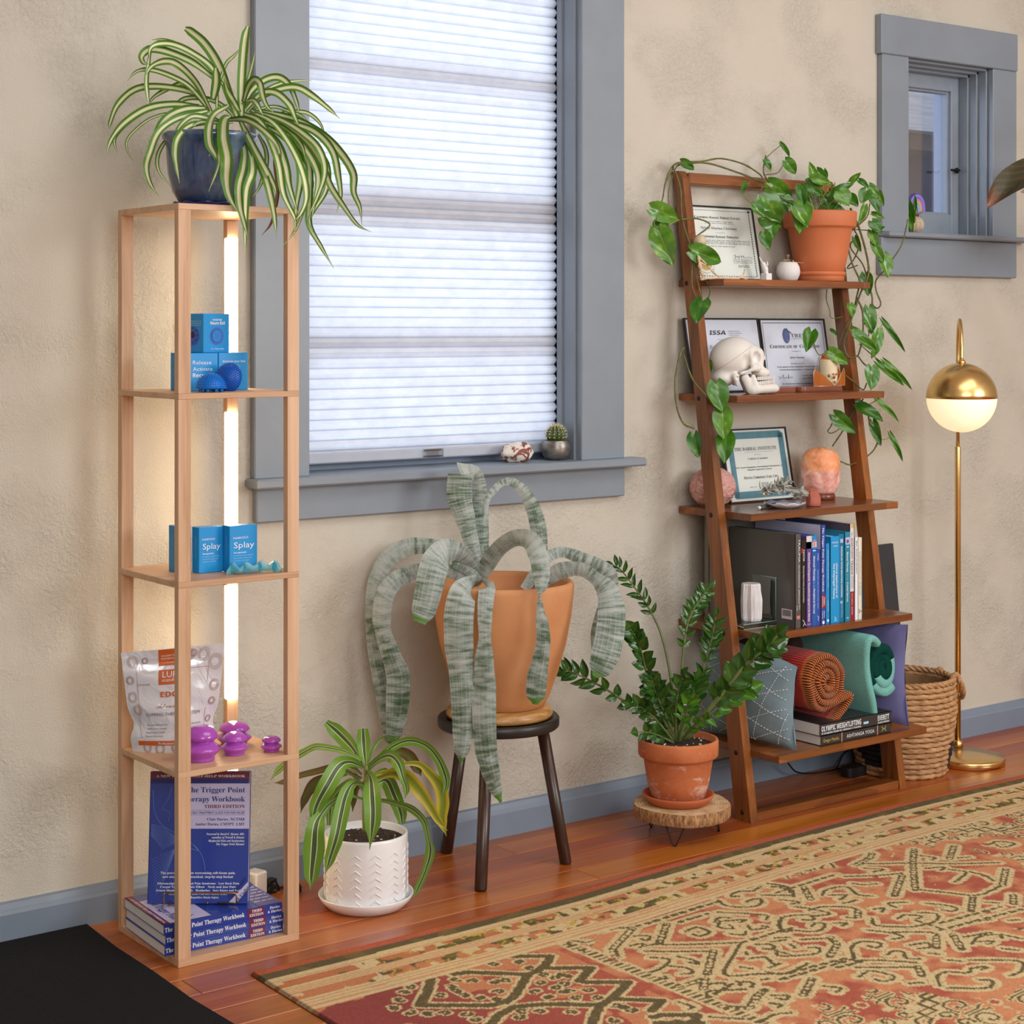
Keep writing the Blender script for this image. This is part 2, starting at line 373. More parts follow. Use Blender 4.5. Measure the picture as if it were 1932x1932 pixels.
# floor: boards along the wall, each its own piece
fl = struct('floor', MB().bb((XL, -5.8, -.06), (XR, 0, -.0202), SUB)); rnd = random.Random(4); y = -.0; row = 0
while y > -3.4:
    x = XL+rnd.uniform(0, 1.3)-1.3; w = .086 if row else .06; yy = y-w; row += 1
    near = y > -2.3
    while x < XR:
        ln_ = rnd.uniform(1.3, 3.1) if near else 9; x1 = min(XR, x+ln_); x0 = max(XL, x)
        if x1-x0 > .06:
            c = ((x0+x1)/2, y-w/2, -.01); b = MB().box((0, 0, 0), (x1-x0-.0012, w-.0016, .02), PLANK, bev=.0012); b.obj('plank', fl, world=None)
            o = COL.objects[-1]; o.location = V(c)-WLOC[fl]; WLOC[o] = V(c)
        x = x1
    y = yy
struct('trim_1', MB().bb((XL, -5.8, -.0202), (XR, y, 0), PLANK)) if False else None
b = MB().bb((XL, -5.8, -.02), (XR, y, 0), PLANK); b.obj('planks', fl, kind='stuff')
# baseboard with a stepped moulding on top
mb = MB(); prof = [(0, 0), (-.017, 0), (-.017, .056), (-.0135, .062), (-.0125, .066), (-.009, .076), (0, .0785)]
vs = [(x, a, z) for x in (XL, XR) for a, z in prof]; n = len(prof)
mb.add(vs, [(i, i+1, n+i+1, n+i) for i in range(n-1)]+[tuple(range(n))[::-1], tuple(range(n, 2*n))], TRIMB); struct('baseboard_back', mb)
# ---- large window
win = thing('window_1', '', '', (2.425, 0, .8)); win['kind'] = 'structure'; del win['label']; del win['category']
F = -.022
def casing(a, b_, name, parent): MB().bb(a, b_, TRIM, bev=.0025).obj(name, parent)
casing((1.898, F, .892), (2.036, 0, 2.13), 'casing', win); casing((2.814, F, .892), (2.954, 0, 2.13), 'casing', win)
casing((1.88, F-.004, 2.13), (2.972, 0, 2.28), 'head_casing', win)
MB().bb((1.886, -.058, .873), (2.999, .12, .8935), TRIM, bev=.004).obj('sill', win)
casing((1.904, -.020, .797), (2.957, 0, .873), 'apron', win)
mb = MB(); mb.bb((2.02, -.001, .8935), (2.036, .164, 2.13), TRIM); mb.bb((2.814, -.001, .8935), (2.83, .164, 2.13), TRIM); mb.bb((2.02, -.001, 2.125), (2.83, .164, 2.14), TRIM)
mb.obj('jamb', win)
mb = MB()
for xa, xb, s_ in ((2.036, 2.044, 1), (2.806, 2.814, -1)): mb.bb((xa, -.0005, .8935), (xb, .042, 2.125), TRIM); mb.bb((min(xa, xa+.006*s_), .042, .8935), (max(xb, xb+.006*s_), .060, 2.125), TRIM)
mb.obj('stop', win)
sash = mat('sash_paint', S(120, 132, 150), .45, .05)
mb = MB(); mb.bb((2.036, .112, .8935), (2.081, .15, 2.125), sash); mb.bb((2.795, .112, .8935), (2.814, .15, 2.125), sash)
for z0, z1 in ((.8935, .955), (1.180, 1.212), (1.478, 1.545), (1.815, 1.845), (2.08, 2.125)): mb.bb((2.081, .112, z0), (2.795, .15, z1), sash)
mb.obj('sash', win); MB().bb((2.081, .130, .955), (2.795, .133, 2.08), glass('window_glass', (.96, .98, 1, 1))).obj('glass', win)
# cellular shade
t = NT('shade_fabric'); tr = t.new('ShaderNodeBsdfTranslucent'); df = t.new('ShaderNodeBsdfDiffuse'); co = t.coord('Object', (1, 1, 1.6))
cc = t.ramp(t.noise(co, 22, 5, .6), [(.3, S(232, 234, 240)), (.7, S(246, 247, 250))]); t.ln(cc, tr.inputs[0]); t.ln(cc, df.inputs[0]); mx = t.new('ShaderNodeMixShader'); mx.inputs[0].default_value = .48
t.ln(tr.outputs[0], mx.inputs[1]); t.ln(df.outputs[0], mx.inputs[2]); t.ln(mx.outputs[0], t.out.inputs['Surface'])
sh = thing('cellular_shade', 'white pleated cellular shade pulled down over the large window', 'shade', (2.42, .085, .91))
mb = MB(); z = 2.12; p = .0236; vs = []; xs = [2.0525+(2.8085-2.0525)*i/6 for i in range(7)]; rows = []; k = 0
while z > .934:
    rows += [(z, .082), (z-p*.12, .0775), (z-p*.5, .0695), (z-p*.88, .0775)]; z -= p
rows.append((.932, .080))
for zz, yy in rows: vs += [(x, yy+.0008*math.sin(17*x+3*zz), zz) for x in xs]
mb.add(vs, [(i*7+j, i*7+j+1, i*7+j+8, i*7+j+7) for i in range(len(rows)-1) for j in range(6)], t.m)
VALLEY = t.m.copy(); VALLEY.name = 'pleat_valley_fabric'  # slightly darker fabric for the strip at each pleat valley
for nd in VALLEY.node_tree.nodes:
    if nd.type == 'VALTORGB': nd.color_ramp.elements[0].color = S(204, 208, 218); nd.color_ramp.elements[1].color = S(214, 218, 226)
mi_ = mb.mi(VALLEY)
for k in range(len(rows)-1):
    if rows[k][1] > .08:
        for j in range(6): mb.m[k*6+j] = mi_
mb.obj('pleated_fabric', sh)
MB().bb((2.0525, .066, .910), (2.8085, .096, .934), mat('rail_paint', S(176, 182, 194), .5, .04), bev=.003).obj('bottom_rail', sh)
CLEAR = glass('clear_plastic', (.93, .95, .97, 1), .5, .08)
mb = MB(); mb.bb((2.40, .052, .914), (2.448, .066, .9175), CLEAR); mb.bb((2.40, .052, .9175), (2.448, .055, .934), CLEAR); mb.bb((2.40, .060, .928), (2.448, .066, .932), CLEAR); mb.obj('handle', sh)
# ---- small window
w2 = thing('window_2', '', '', (4.23, 0, 1.4)); w2['kind'] = 'structure'; del w2['label']; del w2['category']
casing((3.922, F, 1.495), (4.035, 0, 2.003), 'casing', w2); casing((4.418, F, 1.495), (4.531, 0, 2.003), 'casing', w2)
casing((3.914, F-.003, 2.003), (4.533, 0, 2.116), 'head_casing', w2)
MB().bb((3.922, -.05, 1.4805), (4.583, .10, 1.4955), TRIM, bev=.004).obj('sill', w2); casing((3.918, F, 1.372), (4.531, 0, 1.4805), 'apron', w2)
mb = MB(); mb.bb((4.02, -.001, 1.4955), (4.035, .164, 2.003), TRIM); mb.bb((4.418, -.001, 1.4955), (4.433, .164, 2.003), TRIM); mb.bb((4.02, -.001, 2.003), (4.433, .164, 2.02), TRIM); mb.obj('jamb', w2)
mb = MB()
for y0, y1, d in ((-.0005, .030, .007), (.030, .058, .014), (.058, .0915, .021)):
    mb.bb((4.418-d, y0, 1.4955), (4.418, y1, 2.003), TRIM, bev=.0015); mb.bb((4.035, y0, 2.003-d), (4.418, y1, 2.003), TRIM, bev=.0015)
mb.obj('stop', w2)
SASH2 = mat('pale_sash_paint', S(140, 152, 165), .4, .04)
mb = MB(); x0, x1 = 4.035, 4.412; z0, z1 = 1.497, 1.985
mb.bb((x0, .092, z0), (x0+.045, .13, z1), SASH2, bev=.002); mb.bb((x1-.048, .092, z0), (x1, .13, z1), SASH2, bev=.002); mb.bb((x0+.045, .092, z0), (x1-.048, .13, z0+.068), SASH2, bev=.002); mb.bb((x0+.045, .092, z1-.045), (x1-.048, .13, z1), SASH2, bev=.002)
mb.bb((x1-.056, .104, z0+.068), (x1-.048, .126, z1-.045), SASH2); mb.bb((x0+.05, .104, z0+.068), (x1-.056, .126, z0+.074), SASH2); mb.bb((x0+.05, .104, z1-.051), (x1-.056, .126, z1-.045), SASH2)
mb.bb((4.13, .0895, 1.525), (4.235, .093, 1.530), SASH2)
sashp = mb.obj('sash', w2); MB().bb((x0+.045, .114, z0+.07), (x1-.05, .117, z1-.046), glass('old_window_glass', (.95, .96, 1, 1), .05)).obj('glass', w2)
BLACKM = mat('black_iron', S(30, 28, 28), .4, .1, metal=.6)
mb = MB(); mb.tube([(4.378, .092, 1.700), (4.378, .074, 1.700), (4.335, .070, 1.699)], .0035, BLACKM); mb.lathe([(.008, 0), (.009, .004), (.004, .006)], (4.378, .086, 1.70), BLACKM, 12, M=Matrix.Rotation(R(90), 3, 'X')); mb.obj('latch', w2)
MB().bb((4.366, .132, 1.50), (4.4175, .163, 2.0), mat('outside_white_trim', S(190, 196, 214), .6, .04)).obj('outer_trim', w2)
# house next door, seen through the small window
nb = thing('neighbouring_house', 'dark plum house wall under a pale roof seen through the small window', 'house', (6.2, 1.75, 0))
MB().bb((3.5, 1.75, -.5), (10, 1.95, 1.98), mat('plum_siding', S(54, 42, 56), .7, .25, 5)).obj('wall', nb)
MB().bb((3.5, 1.60, 1.98), (10, 1.95, 2.055), mat('tan_eave', S(112, 90, 70), .7, .2, 9)).obj('eave', nb)
t = NT('pale_shingles'); co = t.coord('Object', (1, 9, 9)); t.col(t.ramp(t.noise(co, 4, 5, .6, 1.2), [(.3, S(140, 138, 134)), (.6, S(176, 174, 170))])); t.set(Roughness=.9)
mb = MB(); mb.hexa([(3.5, 1.52, 2.05), (10, 1.52, 2.05), (10, 1.62, 2.05), (3.5, 1.62, 2.05)], [(3.5, 2.52, 2.62), (10, 2.52, 2.62), (10, 2.62, 2.62), (3.5, 2.62, 2.62)], t.m); mb.obj('roof', nb)
MB().bb((5.90, 1.70, .9), (6.06, 1.76, 1.9), mat('grey_drape', S(84, 76, 90), .6, .3, 6)).obj('shutter', nb)
MB().bb((-1.8, .3, -.6), (10, 3.6, -.5), mat('yard', S(90, 92, 80), .9, .2)).obj('ground_outside', None, kind='structure')
# ================================================================== rug and mat on the floor
RUGX0, RUGL, RUGW = 1.645, 3.05, 1.55
def rug_edge(x):   # gentle waves of the long edge
    return np.interp(x, [1.6, 2.0, 2.42, 2.93, 3.22, 3.52, 3.80, 4.05, 4.9], [-.461, -.46, -.455, -.419, -.404, -.396, -.40, -.41, -.44])
def build_rug():
    h = .0042; nu, nv = int(RUGL/h), int(RUGW/h); rg = np.random.default_rng(7)
    U, Vv = np.meshgrid(np.arange(nu)*h, np.arange(nv)*h, indexing='ij')
    def smooth(sc, seed):
        r2 = np.random.default_rng(seed); g = r2.random((int(RUGL/sc)+3, int(RUGW/sc)+3)); x = U/sc; y = Vv/sc; i = x.astype(int); j = y.astype(int); fx = x-i; fy = y-j; fx = fx*fx*(3-2*fx); fy = fy*fy*(3-2*fy)
        return (g[i, j]*(1-fx)+g[i+1, j]*fx)*(1-fy)+(g[i, j+1]*(1-fx)+g[i+1, j+1]*fx)*fy
    C = lambda *a: np.array(S(*a)[:3])
    cream, black, red, orange, maroon, rust, olive = C(214, 192, 146), C(104, 92, 66), C(176, 96, 78), C(206, 142, 102), C(148, 76, 72), C(178, 98, 64), C(120, 104, 66)
    base = np.zeros((nu, nv, 3)); n1 = smooth(.16, 1)*.6+smooth(.05, 2)*.4; n2 = smooth(.022, 3); n3 = smooth(.4, 5)
    lay = lambda m, c: base.__setitem__(m, c)
    n4 = smooth(.07, 21); f = np.clip((n1*.45+n4*.35+n2*.30-.42)/.22, 0, 1)[..., None]; base[:] = red*(1-f)+orange*f
    # layers of cream and dark line work, kept as masks
    cm = np.zeros((nu, nv), bool); dm = np.zeros((nu, nv), bool); rm = np.zeros((nu, nv), bool)
    def disk(M, u, v, r):
        i0, i1, j0, j1 = int((u-r)/h), int((u+r)/h)+2, int((v-r)/h), int((v+r)/h)+2
        i0, j0 = max(i0, 0), max(j0, 0); i1, j1 = min(i1, nu), min(j1, nv)
        if i1 <= i0 or j1 <= j0: return
        M[i0:i1, j0:j1] |= (U[i0:i1, j0:j1]-u)**2+(Vv[i0:i1, j0:j1]-v)**2 < r*r
    def curve(pts, rc, rd, dash=0):
        L = 0
        for (a, b), (c, d) in zip(pts, pts[1:]):
            l = math.hypot(c-a, d-b); k = max(1, int(l/.004))
            for q in range(k):
                u, v = a+(c-a)*q/k, b+(d-b)*q/k; L += l/k
                if rc: disk(cm, u, v, rc)
                if rd and (not dash or (L/dash) % 1 < .62): disk(dm, u, v, rd)
    def spiral(cu, cv, r0, turns, a0, sg=1, tail=None, fl=1):
        p = []
        for q in range(int(26*turns)+1):
            t_ = q/(26*turns); a = a0+sg*t_*turns*2*math.pi; r = r0*(1-.78*t_); p.append((cu+fl*r*math.cos(a), cv+r*math.sin(a)))
        return ([tail] if tail else [])+p
    F0 = .235; X1 = .565     # border depth, cross band
    # strokes of the woven pattern as measured on the rug (three enlarged views), taken down to the floor plane
    def plan(view, x, y):
        ox, oy, k = view; p = aZ(ox+x/k, oy+y/k, .0055); return (p.x-RUGX0, float(rug_edge(p.x))-p.y)
    VA, VB, VC = (1060, 1640, 2.4818), (1450, 1560, 2.2656), (640, 1740, 2.4818)
    END = [(VA, '0,458 148,458 120,490 95,518 130,525 322,525 290,560 245,600 285,605 478,612 455,635 425,662'), (VA, '0,628 190,632 170,670 150,724'), (VA, '435,690 470,680 640,680 620,724'), (VA, '245,600 210,622 190,632'), (VC, '440,265 425,320 390,385 520,385 720,385 790,370 830,345 865,290 895,240 760,235 620,230 540,240'), (VC, '820,155 1000,155 985,185 960,210 1090,212'), (VC, '720,476 760,430 830,392 960,380 1090,378'), (VC, '895,240 935,225 960,210')]
    CUR = [(VA, '20,490 40,568 80,600 140,560 175,595 265,632 340,655 50,665 260,705 480,715 550,715 20,530 300,640'), (VC, '555,262 640,270 535,300 560,320 600,340 490,335 760,320 665,350 755,355 735,275 795,265 860,180 905,208 735,195 320,325 340,300 295,358 265,400 340,420 430,422 510,422 605,425 645,452 975,240 950,280 935,318 1030,255 1020,300 870,410 850,440 955,415 1000,345 1060,320 1080,250')]
    FAT = [(VA, '340,275 250,370 265,410'), (VA, '720,380 690,490'), (VA, '500,255 465,345'), (VA, '555,545 650,520 680,510 670,560'), (VA, '760,640 880,650 920,590 960,560'), (VB, '380,160 440,130 450,110'), (VB, '630,95 625,150 635,270'), (VB, '580,205 545,295'), (VB, '1020,180 1005,250'), (VB, '800,80 780,135'), (VB, '160,260 190,310'), (VB, '880,295 870,360'), (VB, '1050,290 1050,330'), (VB, '270,470 300,500 265,555'), (VB, '790,460 830,525'), (VB, '640,600 655,640'), (VB, '190,650 150,720'), (VB, '720,470 720,520'), (VB, '390,360 390,385')]
    THIN = [(VA, s) for s in ('180,290 260,275 350,270|400,380 560,382 720,380|380,360 460,345|460,350 560,350 740,345 850,340|850,340 820,390 770,490 930,488 1090,485|740,145 780,170 870,175 935,165 940,140 900,140 870,155|940,80 900,100 830,105 800,125 850,125|970,65 1060,80 1080,110|950,120 1090,120|745,200 860,205 970,215 960,240|725,245 745,225 800,225|750,240 745,270 810,275 790,255|770,240 870,235 830,250|800,300 860,305 870,285|880,260 900,280 970,270 940,260|1040,225 1025,260 1050,290 1090,285|590,290 640,270 700,290 660,310 620,300|345,310 420,310 410,330 370,320|330,355 390,345 370,370|920,350 990,350 1000,370 940,370|1010,320 1090,315|1010,380 1090,400|870,385 880,400|890,415 960,410 1000,440 1040,440|850,455 910,465|430,410 500,415 510,435 460,470 410,480|550,405 620,420 650,440 600,430|520,450 600,460 620,480 560,490|470,505 500,510 490,495|690,600 690,570 740,565 880,560|880,650 900,600 950,580|700,535 760,530 780,545|840,540 850,525 900,530 890,555|945,515 980,510|990,590 1060,590 1050,610 1000,600|980,625 1030,635 1010,650|930,715 1000,680 1090,670|700,690 860,700|560,620 620,640 600,655').split('|')] + [(VB, s) for s in ('380,155 480,155 620,152 800,155 1000,150|335,210 480,205 585,195|645,265 780,280 900,290 1000,250|660,120 720,130 700,140|820,130 880,125|945,75 990,60 1060,70 1010,85 970,70|680,175 760,170 740,185|780,180 850,190 830,215 800,235|870,190 930,205 970,230|370,240 420,245 480,240|420,175 500,180 450,190|60,260 110,270 115,300|235,290 260,265 340,255 390,290|270,290 340,290 310,310|330,325 390,310|400,290 460,295|20,255 90,255|60,310 140,320 100,330|120,340 200,350 270,370 200,380|180,355 240,340 370,345 390,385 330,385|60,430 55,400 90,380 180,375 200,395 140,395|60,435 210,445 250,415 210,410 190,425|290,410 340,410 320,425|460,350 500,345 490,365|450,390 470,420 620,425 720,400 720,370 640,365|560,390 590,375 660,380 630,395|600,320 520,325 560,345|680,325 740,330 810,345 790,360 740,350|930,320 1000,325|430,440 520,450 580,470 520,480|520,450 700,450 725,480 720,520|610,505 680,495 690,515 630,520|370,555 360,515 400,490 480,495 470,515 420,505|510,545 540,530 580,535 590,560 660,565|150,480 260,475|40,525 60,550 210,540 220,515 170,515|370,570 480,570 640,580|870,500 900,470 980,460 1000,480|890,490 960,490 930,505|1000,460 1090,480|840,470 960,450|690,540 740,545|770,570 830,575|860,570 1070,575 1075,620 1020,640|730,680 720,640 760,620 850,625 870,605 930,600 900,615|760,690 930,690 950,660 890,655|390,640 440,615 540,640 500,660 450,650|380,600 640,600|600,670 670,665|240,680 310,690 280,710|0,620 80,625 180,580|10,600 70,580|1030,400 1080,395|1000,520 1080,530|900,400 960,395|100,500 130,520|20,490 90,480').split('|')]
    DASH = [(VA, '360,265 740,150'), (VA, '560,245 700,205'), (VA, '860,340 1090,270'), (VA, '690,600 830,520'), (VB, '100,620 340,560'), (VB, '40,280 300,200'), (VB, '740,410 1000,340'), (VB, '740,440 1090,350'), (VB, '60,650 380,560'), (VB, '640,400 760,440'), (VB, '300,600 420,570')]
    pp2 = lambda view, s: cr([plan(view, *map(float, q.split(','))) for q in s.split()], 5)
    P2 = lambda view, s: [plan(view, *map(float, q.split(','))) for q in s.split()]
    done = np.zeros((nu, nv), bool)
    def stroke(pts, rd, halo, dash=0):
        for (a, b), (c, d) in zip(pts, pts[1:]):
            k = max(1, int(math.hypot(c-a, d-b)/.03))
            for q in range(k+1): disk(done, a+(c-a)*q/k, b+(d-b)*q/k, .046)
        curve(pts, rd+halo, rd, dash)
    for view, s_ in FAT:
        pts = P2(view, s_); stroke(pts, .0085, .0115)
    for view, s_ in THIN: stroke(pp2(view, s_), .0042, .0120)
    for view, s_ in DASH: stroke(P2(view, s_), .0050, .0105, .026)
    known = done.copy(); kc, kd = cm.copy(), dm.copy(); cm[:] = False; dm[:] = False
    # main field: lattice of stepped diamonds with hooked scrolls
    pu, pv = .40, .30
    for iu in range(-1, 8):
        for iv in range(-1, 6):
            cu = X1+.03+pu*(iu+.5*(iv % 2)); cv = F0+.13+pv*.5*iv*1.0
            if cu < X1-.1: continue
            rr = lambda a, b: (cu+a, cv+b)
            for s1 in (-1, 1):
                for s2 in (-1, 1):
                    curve([rr(s1*.195, s2*.006), rr(s1*.15, s2*.03), rr(s1*.15, s2*.062), rr(s1*.085, s2*.062), rr(s1*.085, s2*.105), rr(s1*.02, s2*.105), rr(0, s2*.14)], .0098, .0038)
                    curve([rr(s1*.195, s2*.026), rr(s1*.168, s2*.042), rr(s1*.168, s2*.08), rr(s1*.1, s2*.08), rr(s1*.1, s2*.124), rr(s1*.03, s2*.124)], .0062, 0)
                    sp = spiral(s1*.066, s2*.036, .031, 1.15, 2.2, 1); curve([rr(a, s2*b*s2) for a, b in sp], .0078, .0034)
                    sp = spiral(s1*.118, s2*.020, .018, 1.0, .6, -1); curve([rr(a, b) for a, b in sp], .0075, .003)
                    sp = spiral(s1*.026, s2*.078, .016, .9, 1.2, s1); curve([rr(a, b) for a, b in sp], .007, .003)
                    curve([rr(s1*.03, s2*.012), rr(s1*.05, s2*.004), rr(s1*.09, s2*.004)], .007, .003)
            disk(cm, cu, cv, .016); disk(rm, cu, cv, .009)
            for k in range(10): a = k*.628; disk(dm, cu+.2+.028*math.cos(a), cv+.022*math.sin(a), .0042)
    m = U < X1+.012; cm[m] = False; dm[m] = False; rm[m] = False
    # cream speckle holding the field together
    cm |= (U > X1) & (n2 > .70) & (n4 > .42)
    cm[known] = kc[known]; dm[known] = kd[known]; dm |= kd; rung = np.zeros((nu, nv), bool)
    for view, s_ in FAT:      # light rungs across the broad strokes
        pts = cr(P2(view, s_), 6); L = 0
        for (a, b), (c, d) in zip(pts, pts[1:]):
            l = math.hypot(c-a, d-b); k = max(1, int(l/.003))
            for q in range(k):
                L += l/k
                if (L/.017) % 1 < .34: disk(rung, a+(c-a)*q/k, b+(d-b)*q/k, .0052)
    # cross band: ladder of dark bars
    bx = np.abs(U-(X1+.002+.03*np.sin(Vv*2))); cm |= bx < .021; dm |= (bx < .012) & (((Vv*1) % .015) < .0062)
    # end panel: bold outlined lozenges and dotted curls on red
    endp = U < X1-.02
    fe = np.clip((smooth(.3, 9)*.6+U/X1*.6-.35)/.5, 0, 1)[..., None]; base[endp] = (maroon*(1-fe)+red*fe)[endp]
    oe = endp & (n1 > .56-.18*np.clip((U-.2)/.3, 0, 1)); base[oe] = orange*.75+red*.25
    for view, s_ in END: curve(P2(view, s_), .0165, .0095)
    for j, (view, s_) in enumerate(CUR):
        for (u_, v_) in P2(view, s_): sp = spiral(u_, v_, .0105, .85, u_*90, 1 if j else -1); curve(sp, .0088, .0042)
    for k in range(1, 4):      # the panel goes on beyond the picture
        for view, s_ in END[4:]: curve([(a, b+.42*k) for a, b in P2(view, s_)], .0165, .0095)
    # long border: stripes, fading into broken motifs
    brd = Vv < F0; cm[brd] = False; dm[brd] = False; rm[brd] = False
    e = Vv+.004*(n1-.5); fade = np.clip((U-.1)/.5, 0, 1)
    lay(brd, cream)
    lay(e < .027, rust); lay((e < .027) & (n1 > .5), C(186, 98, 74)); lay((e >= .027) & (e < .055), black); lay((e >= .027) & (e < .055) & (n2 > .66), olive)
    ost = (e >= .082) & (e < .114); lay(ost & (n2 > .2+.45*fade), rust*.5+orange*.5)
    ost2 = (e >= .145) & (e < .181); lay(ost2 & (n2 > .2+.45*fade), orange*.7+rust*.3)
    for v in (.122, .131, .140, .190, .203, .217, .075): lay(np.abs(e-v) < .0026, orange*.75+cream*.25)
    blk = ((U*1+.03*np.floor(Vv*30)) % .062)
    mot = (smooth(.018, 11) > .63) & (ost | ost2) & (U > .12); lay(mot & (blk < .034), black); lay(mot & (blk >= .034), C(122, 110, 56))
    lay((ost | ost2) & (n2 > .45) & (n2 < .52) & (U > .2), C(196, 170, 84))
    # put the line work down with a woven irregularity
    jit = rg.random((nu, nv)); wv = 1+.18*(jit-.5)
    inn = ~brd
    lay(cm & inn, cream); lay(cm & inn & (jit > .86), olive*.5+cream*.5); lay(rm & inn, red); lay(dm & inn, black); lay(rung & inn & (U > X1), cream); lay(dm & inn & (jit > .82), olive)
    base *= wv[..., None]; base[(U < .006)] *= .45
    x = RUGX0+U; ye = rug_edge(x); y = ye-Vv*1.0; z = .0055+.0012*np.sin(x*5+.7)*np.exp(-Vv*3)
    edge = np.minimum(np.minimum(U, Vv), np.minimum(RUGL-U, RUGW-Vv)); z = np.where(edge < .004, .0018, z)
    x = x-.006*np.sin(Vv*4)
    me = bpy.data.meshes.new('rug'); P = np.stack([x, y, z], -1).reshape(-1, 3).astype(np.float32); idx = np.arange(nu*nv).reshape(nu, nv)
    q = np.stack([idx[:-1, 1:], idx[1:, 1:], idx[1:, :-1], idx[:-1, :-1]], -1).reshape(-1, 4)
    me.vertices.add(len(P)); me.vertices.foreach_set('co', P.ravel()); me.loops.add(q.size); me.loops.foreach_set('vertex_index', q.ravel().astype(np.int32))
    me.polygons.add(len(q)); me.polygons.foreach_set('loop_start', np.arange(0, q.size, 4, dtype=np.int32)); me.update(calc_edges=True)
    ca = me.color_attributes.new('weave', 'FLOAT_COLOR', 'POINT'); col4 = np.ones((nu*nv, 4), np.float32); col4[:, :3] = np.clip(base.reshape(-1, 3), 0, 1); ca.data.foreach_set('color', col4.ravel())
    t = NT('rug_wool'); a = t.new('ShaderNodeVertexColor', layer_name='weave'); t.col(a.outputs[0]); t.set(Roughness=.95, Specular_IOR_Level=.1)
    co = t.coord('Object', (1, 1, 1)); t.bump(t.math('ADD', t.noise(co, 420, 2), t.noise(t.coord('Object', (60, 420, 1)), 1, 2)), .55, .004)
    me.materials.append(t.m); o = link('area_rug', me); tag(o, 'large red and cream woven rug with scroll pattern and striped border', 'rug'); return o
build_rug()
mm = mat('black_felt', S(34, 34, 36), .95, .25, 300, bump=.5, bscale=500, spec=.1)
mb = MB(); zt = .006; p = [(1.512, -.019), (1.506, -.654)]; q = []
for k in range(14): y_ = -.019-.165*k; q.append((1.512-.012*math.sin(k*.5)-.004*(k % 2), y_))
pl = [(-.9, -2.164)]+[(-.9, -.019)]+q
vs = [(x, y_, 0.0005) for x, y_ in pl]+[(x, y_, zt) for x, y_ in pl]; n = len(pl)
mb.add(vs, [tuple(range(n, 2*n))[::-1]]+[(i, (i+1) % n, n+(i+1) % n, n+i)[::-1] for i in range(n)], mm)
tag(mb.obj('floor_mat'), 'flat black felt mat on the floor at the left', 'mat')
# ================================================================== shelf lamp tower
OAK = wood('pale_oak', S(184, 142, 106), S(206, 166, 130), S(220, 184, 150), 2, .45, 1.6, bump=.04)
OAKH = wood('pale_oak_shelf', S(184, 142, 106), S(206, 166, 130), S(220, 184, 150), 0, .45, 1.6, bump=.04)
TX0, TX1, TY0, TY1 = 1.553, 1.818, -.348, -.079
TZ = [(0, .0145), (.3609, .3725), (.7237, .7354), (1.0845, 1.0957), (1.4478, 1.4598)]
tower = thing('shelf_floor_lamp', 'tall square light oak shelf tower with glowing light strip, at left of window', 'floor lamp', (1.6855, -.2135, 0))
for k, (a, b) in enumerate(TZ): MB().bb((TX0, TY0, a), (TX1, TY1, b), OAKH, bev=.0008).obj('shelf', tower)
for (x, y) in ((TX0, TY0), (TX1-.0265, TY0), (TX0, TY1-.0168), (TX1-.0265, TY1-.0168)):
    mb = MB()
    for k in range(4): mb.bb((x, y, TZ[k][1]), (x+.0265, y+.0168, TZ[k+1][0]), OAK, bev=.0006)
    mb.obj('post', tower)
GLOW = emit('warm_led_diffuser', (1, .74, .42, 1), 20.0)
def zof(py, p): return CH-(py-HOR)/FOC*depth(p)
bp = (1.800, -.095, 0)
for y0, y1 in ((448, 726), (776, 1052), (1103, 1320), (1447, 1660)):
    z1, z0 = zof(y0, bp), zof(y1, bp); mb = MB(); mb.box((1.8015, -.0945, (z0+z1)/2), (.0225, .0225, z1-z0), GLOW, bev=.003); mb.obj('light_strip', tower)
for k, (x, y, z, e) in enumerate([(1.776, -.120, 1.27, 1.35), (1.776, -.120, .92, 1.35), (1.776, -.120, .57, 1.35), (1.776, -.120, .24, 1.0)]): pass
# ---- blue boxes
BLUE = mat('blue_card', S(20, 150, 222), .42, .05, 6); BLUE2 = mat('blue_card_side', S(14, 108, 176), .42, .05, 6); PW = mat('white_print', S(238, 244, 250), .6, .02); DKB = mat('dark_print', S(30, 62, 120), .6, .1); PBL = mat('print_blue_ball', S(70, 100, 200), .6, .1)
def carton(px0, px1, pbot, ptop, zs, dpt, label, fn, side=None, group='blue cartons on the tower shelves', yf=None):
    """front face given in the picture, standing on height zs"""
    a = aZ(px0, pbot, zs) if yf is None else aY(px0, pbot, yf); b = aY(px1, pbot, a.y); w = b.x-a.x; h = (pbot-ptop)/FOC*depth(a)
    o = thing('carton', label, 'box', ((a.x+b.x)/2, a.y+dpt/2, zs), group); MB().bb((a.x, a.y, zs+.0003), (b.x, a.y+dpt, zs+h), BLUE, bev=.001).obj('box_body', o)
    P = Panel((a.x, a.y, zs), (1, 0, 0), (0, 0, 1), w, h); mb = MB(); fn(P, mb); mb.obj('front_print', o)
    if side: P2 = Panel((a.x, a.y+dpt, zs), (0, -1, 0), (0, 0, 1), dpt, h); mb = MB(); side(P2, mb); mb.obj('side_print', o)
    return a, b, h, o
rn = random.Random(1)
def f_release(P, mb): P.text(mb, 'Release', .17, .77, .70, .10, PW); P.text(mb, 'Activate', .17, .81, .53, .10, PW); P.text(mb, 'Recover', .17, .84, .36, .10, PW, 'sb')
def f_feet(P, mb):
    P.text(mb, 'Activate your feet', .13, .90, .74, .065, PW)
    mb.lathe([(.0001, 0), (P.W*.16, .0001)], P.p(.58, .55), mat('print_pale_blue', S(90, 178, 220), .6), 20, M=Matrix.Rotation(R(90), 3, 'X'), close=False)
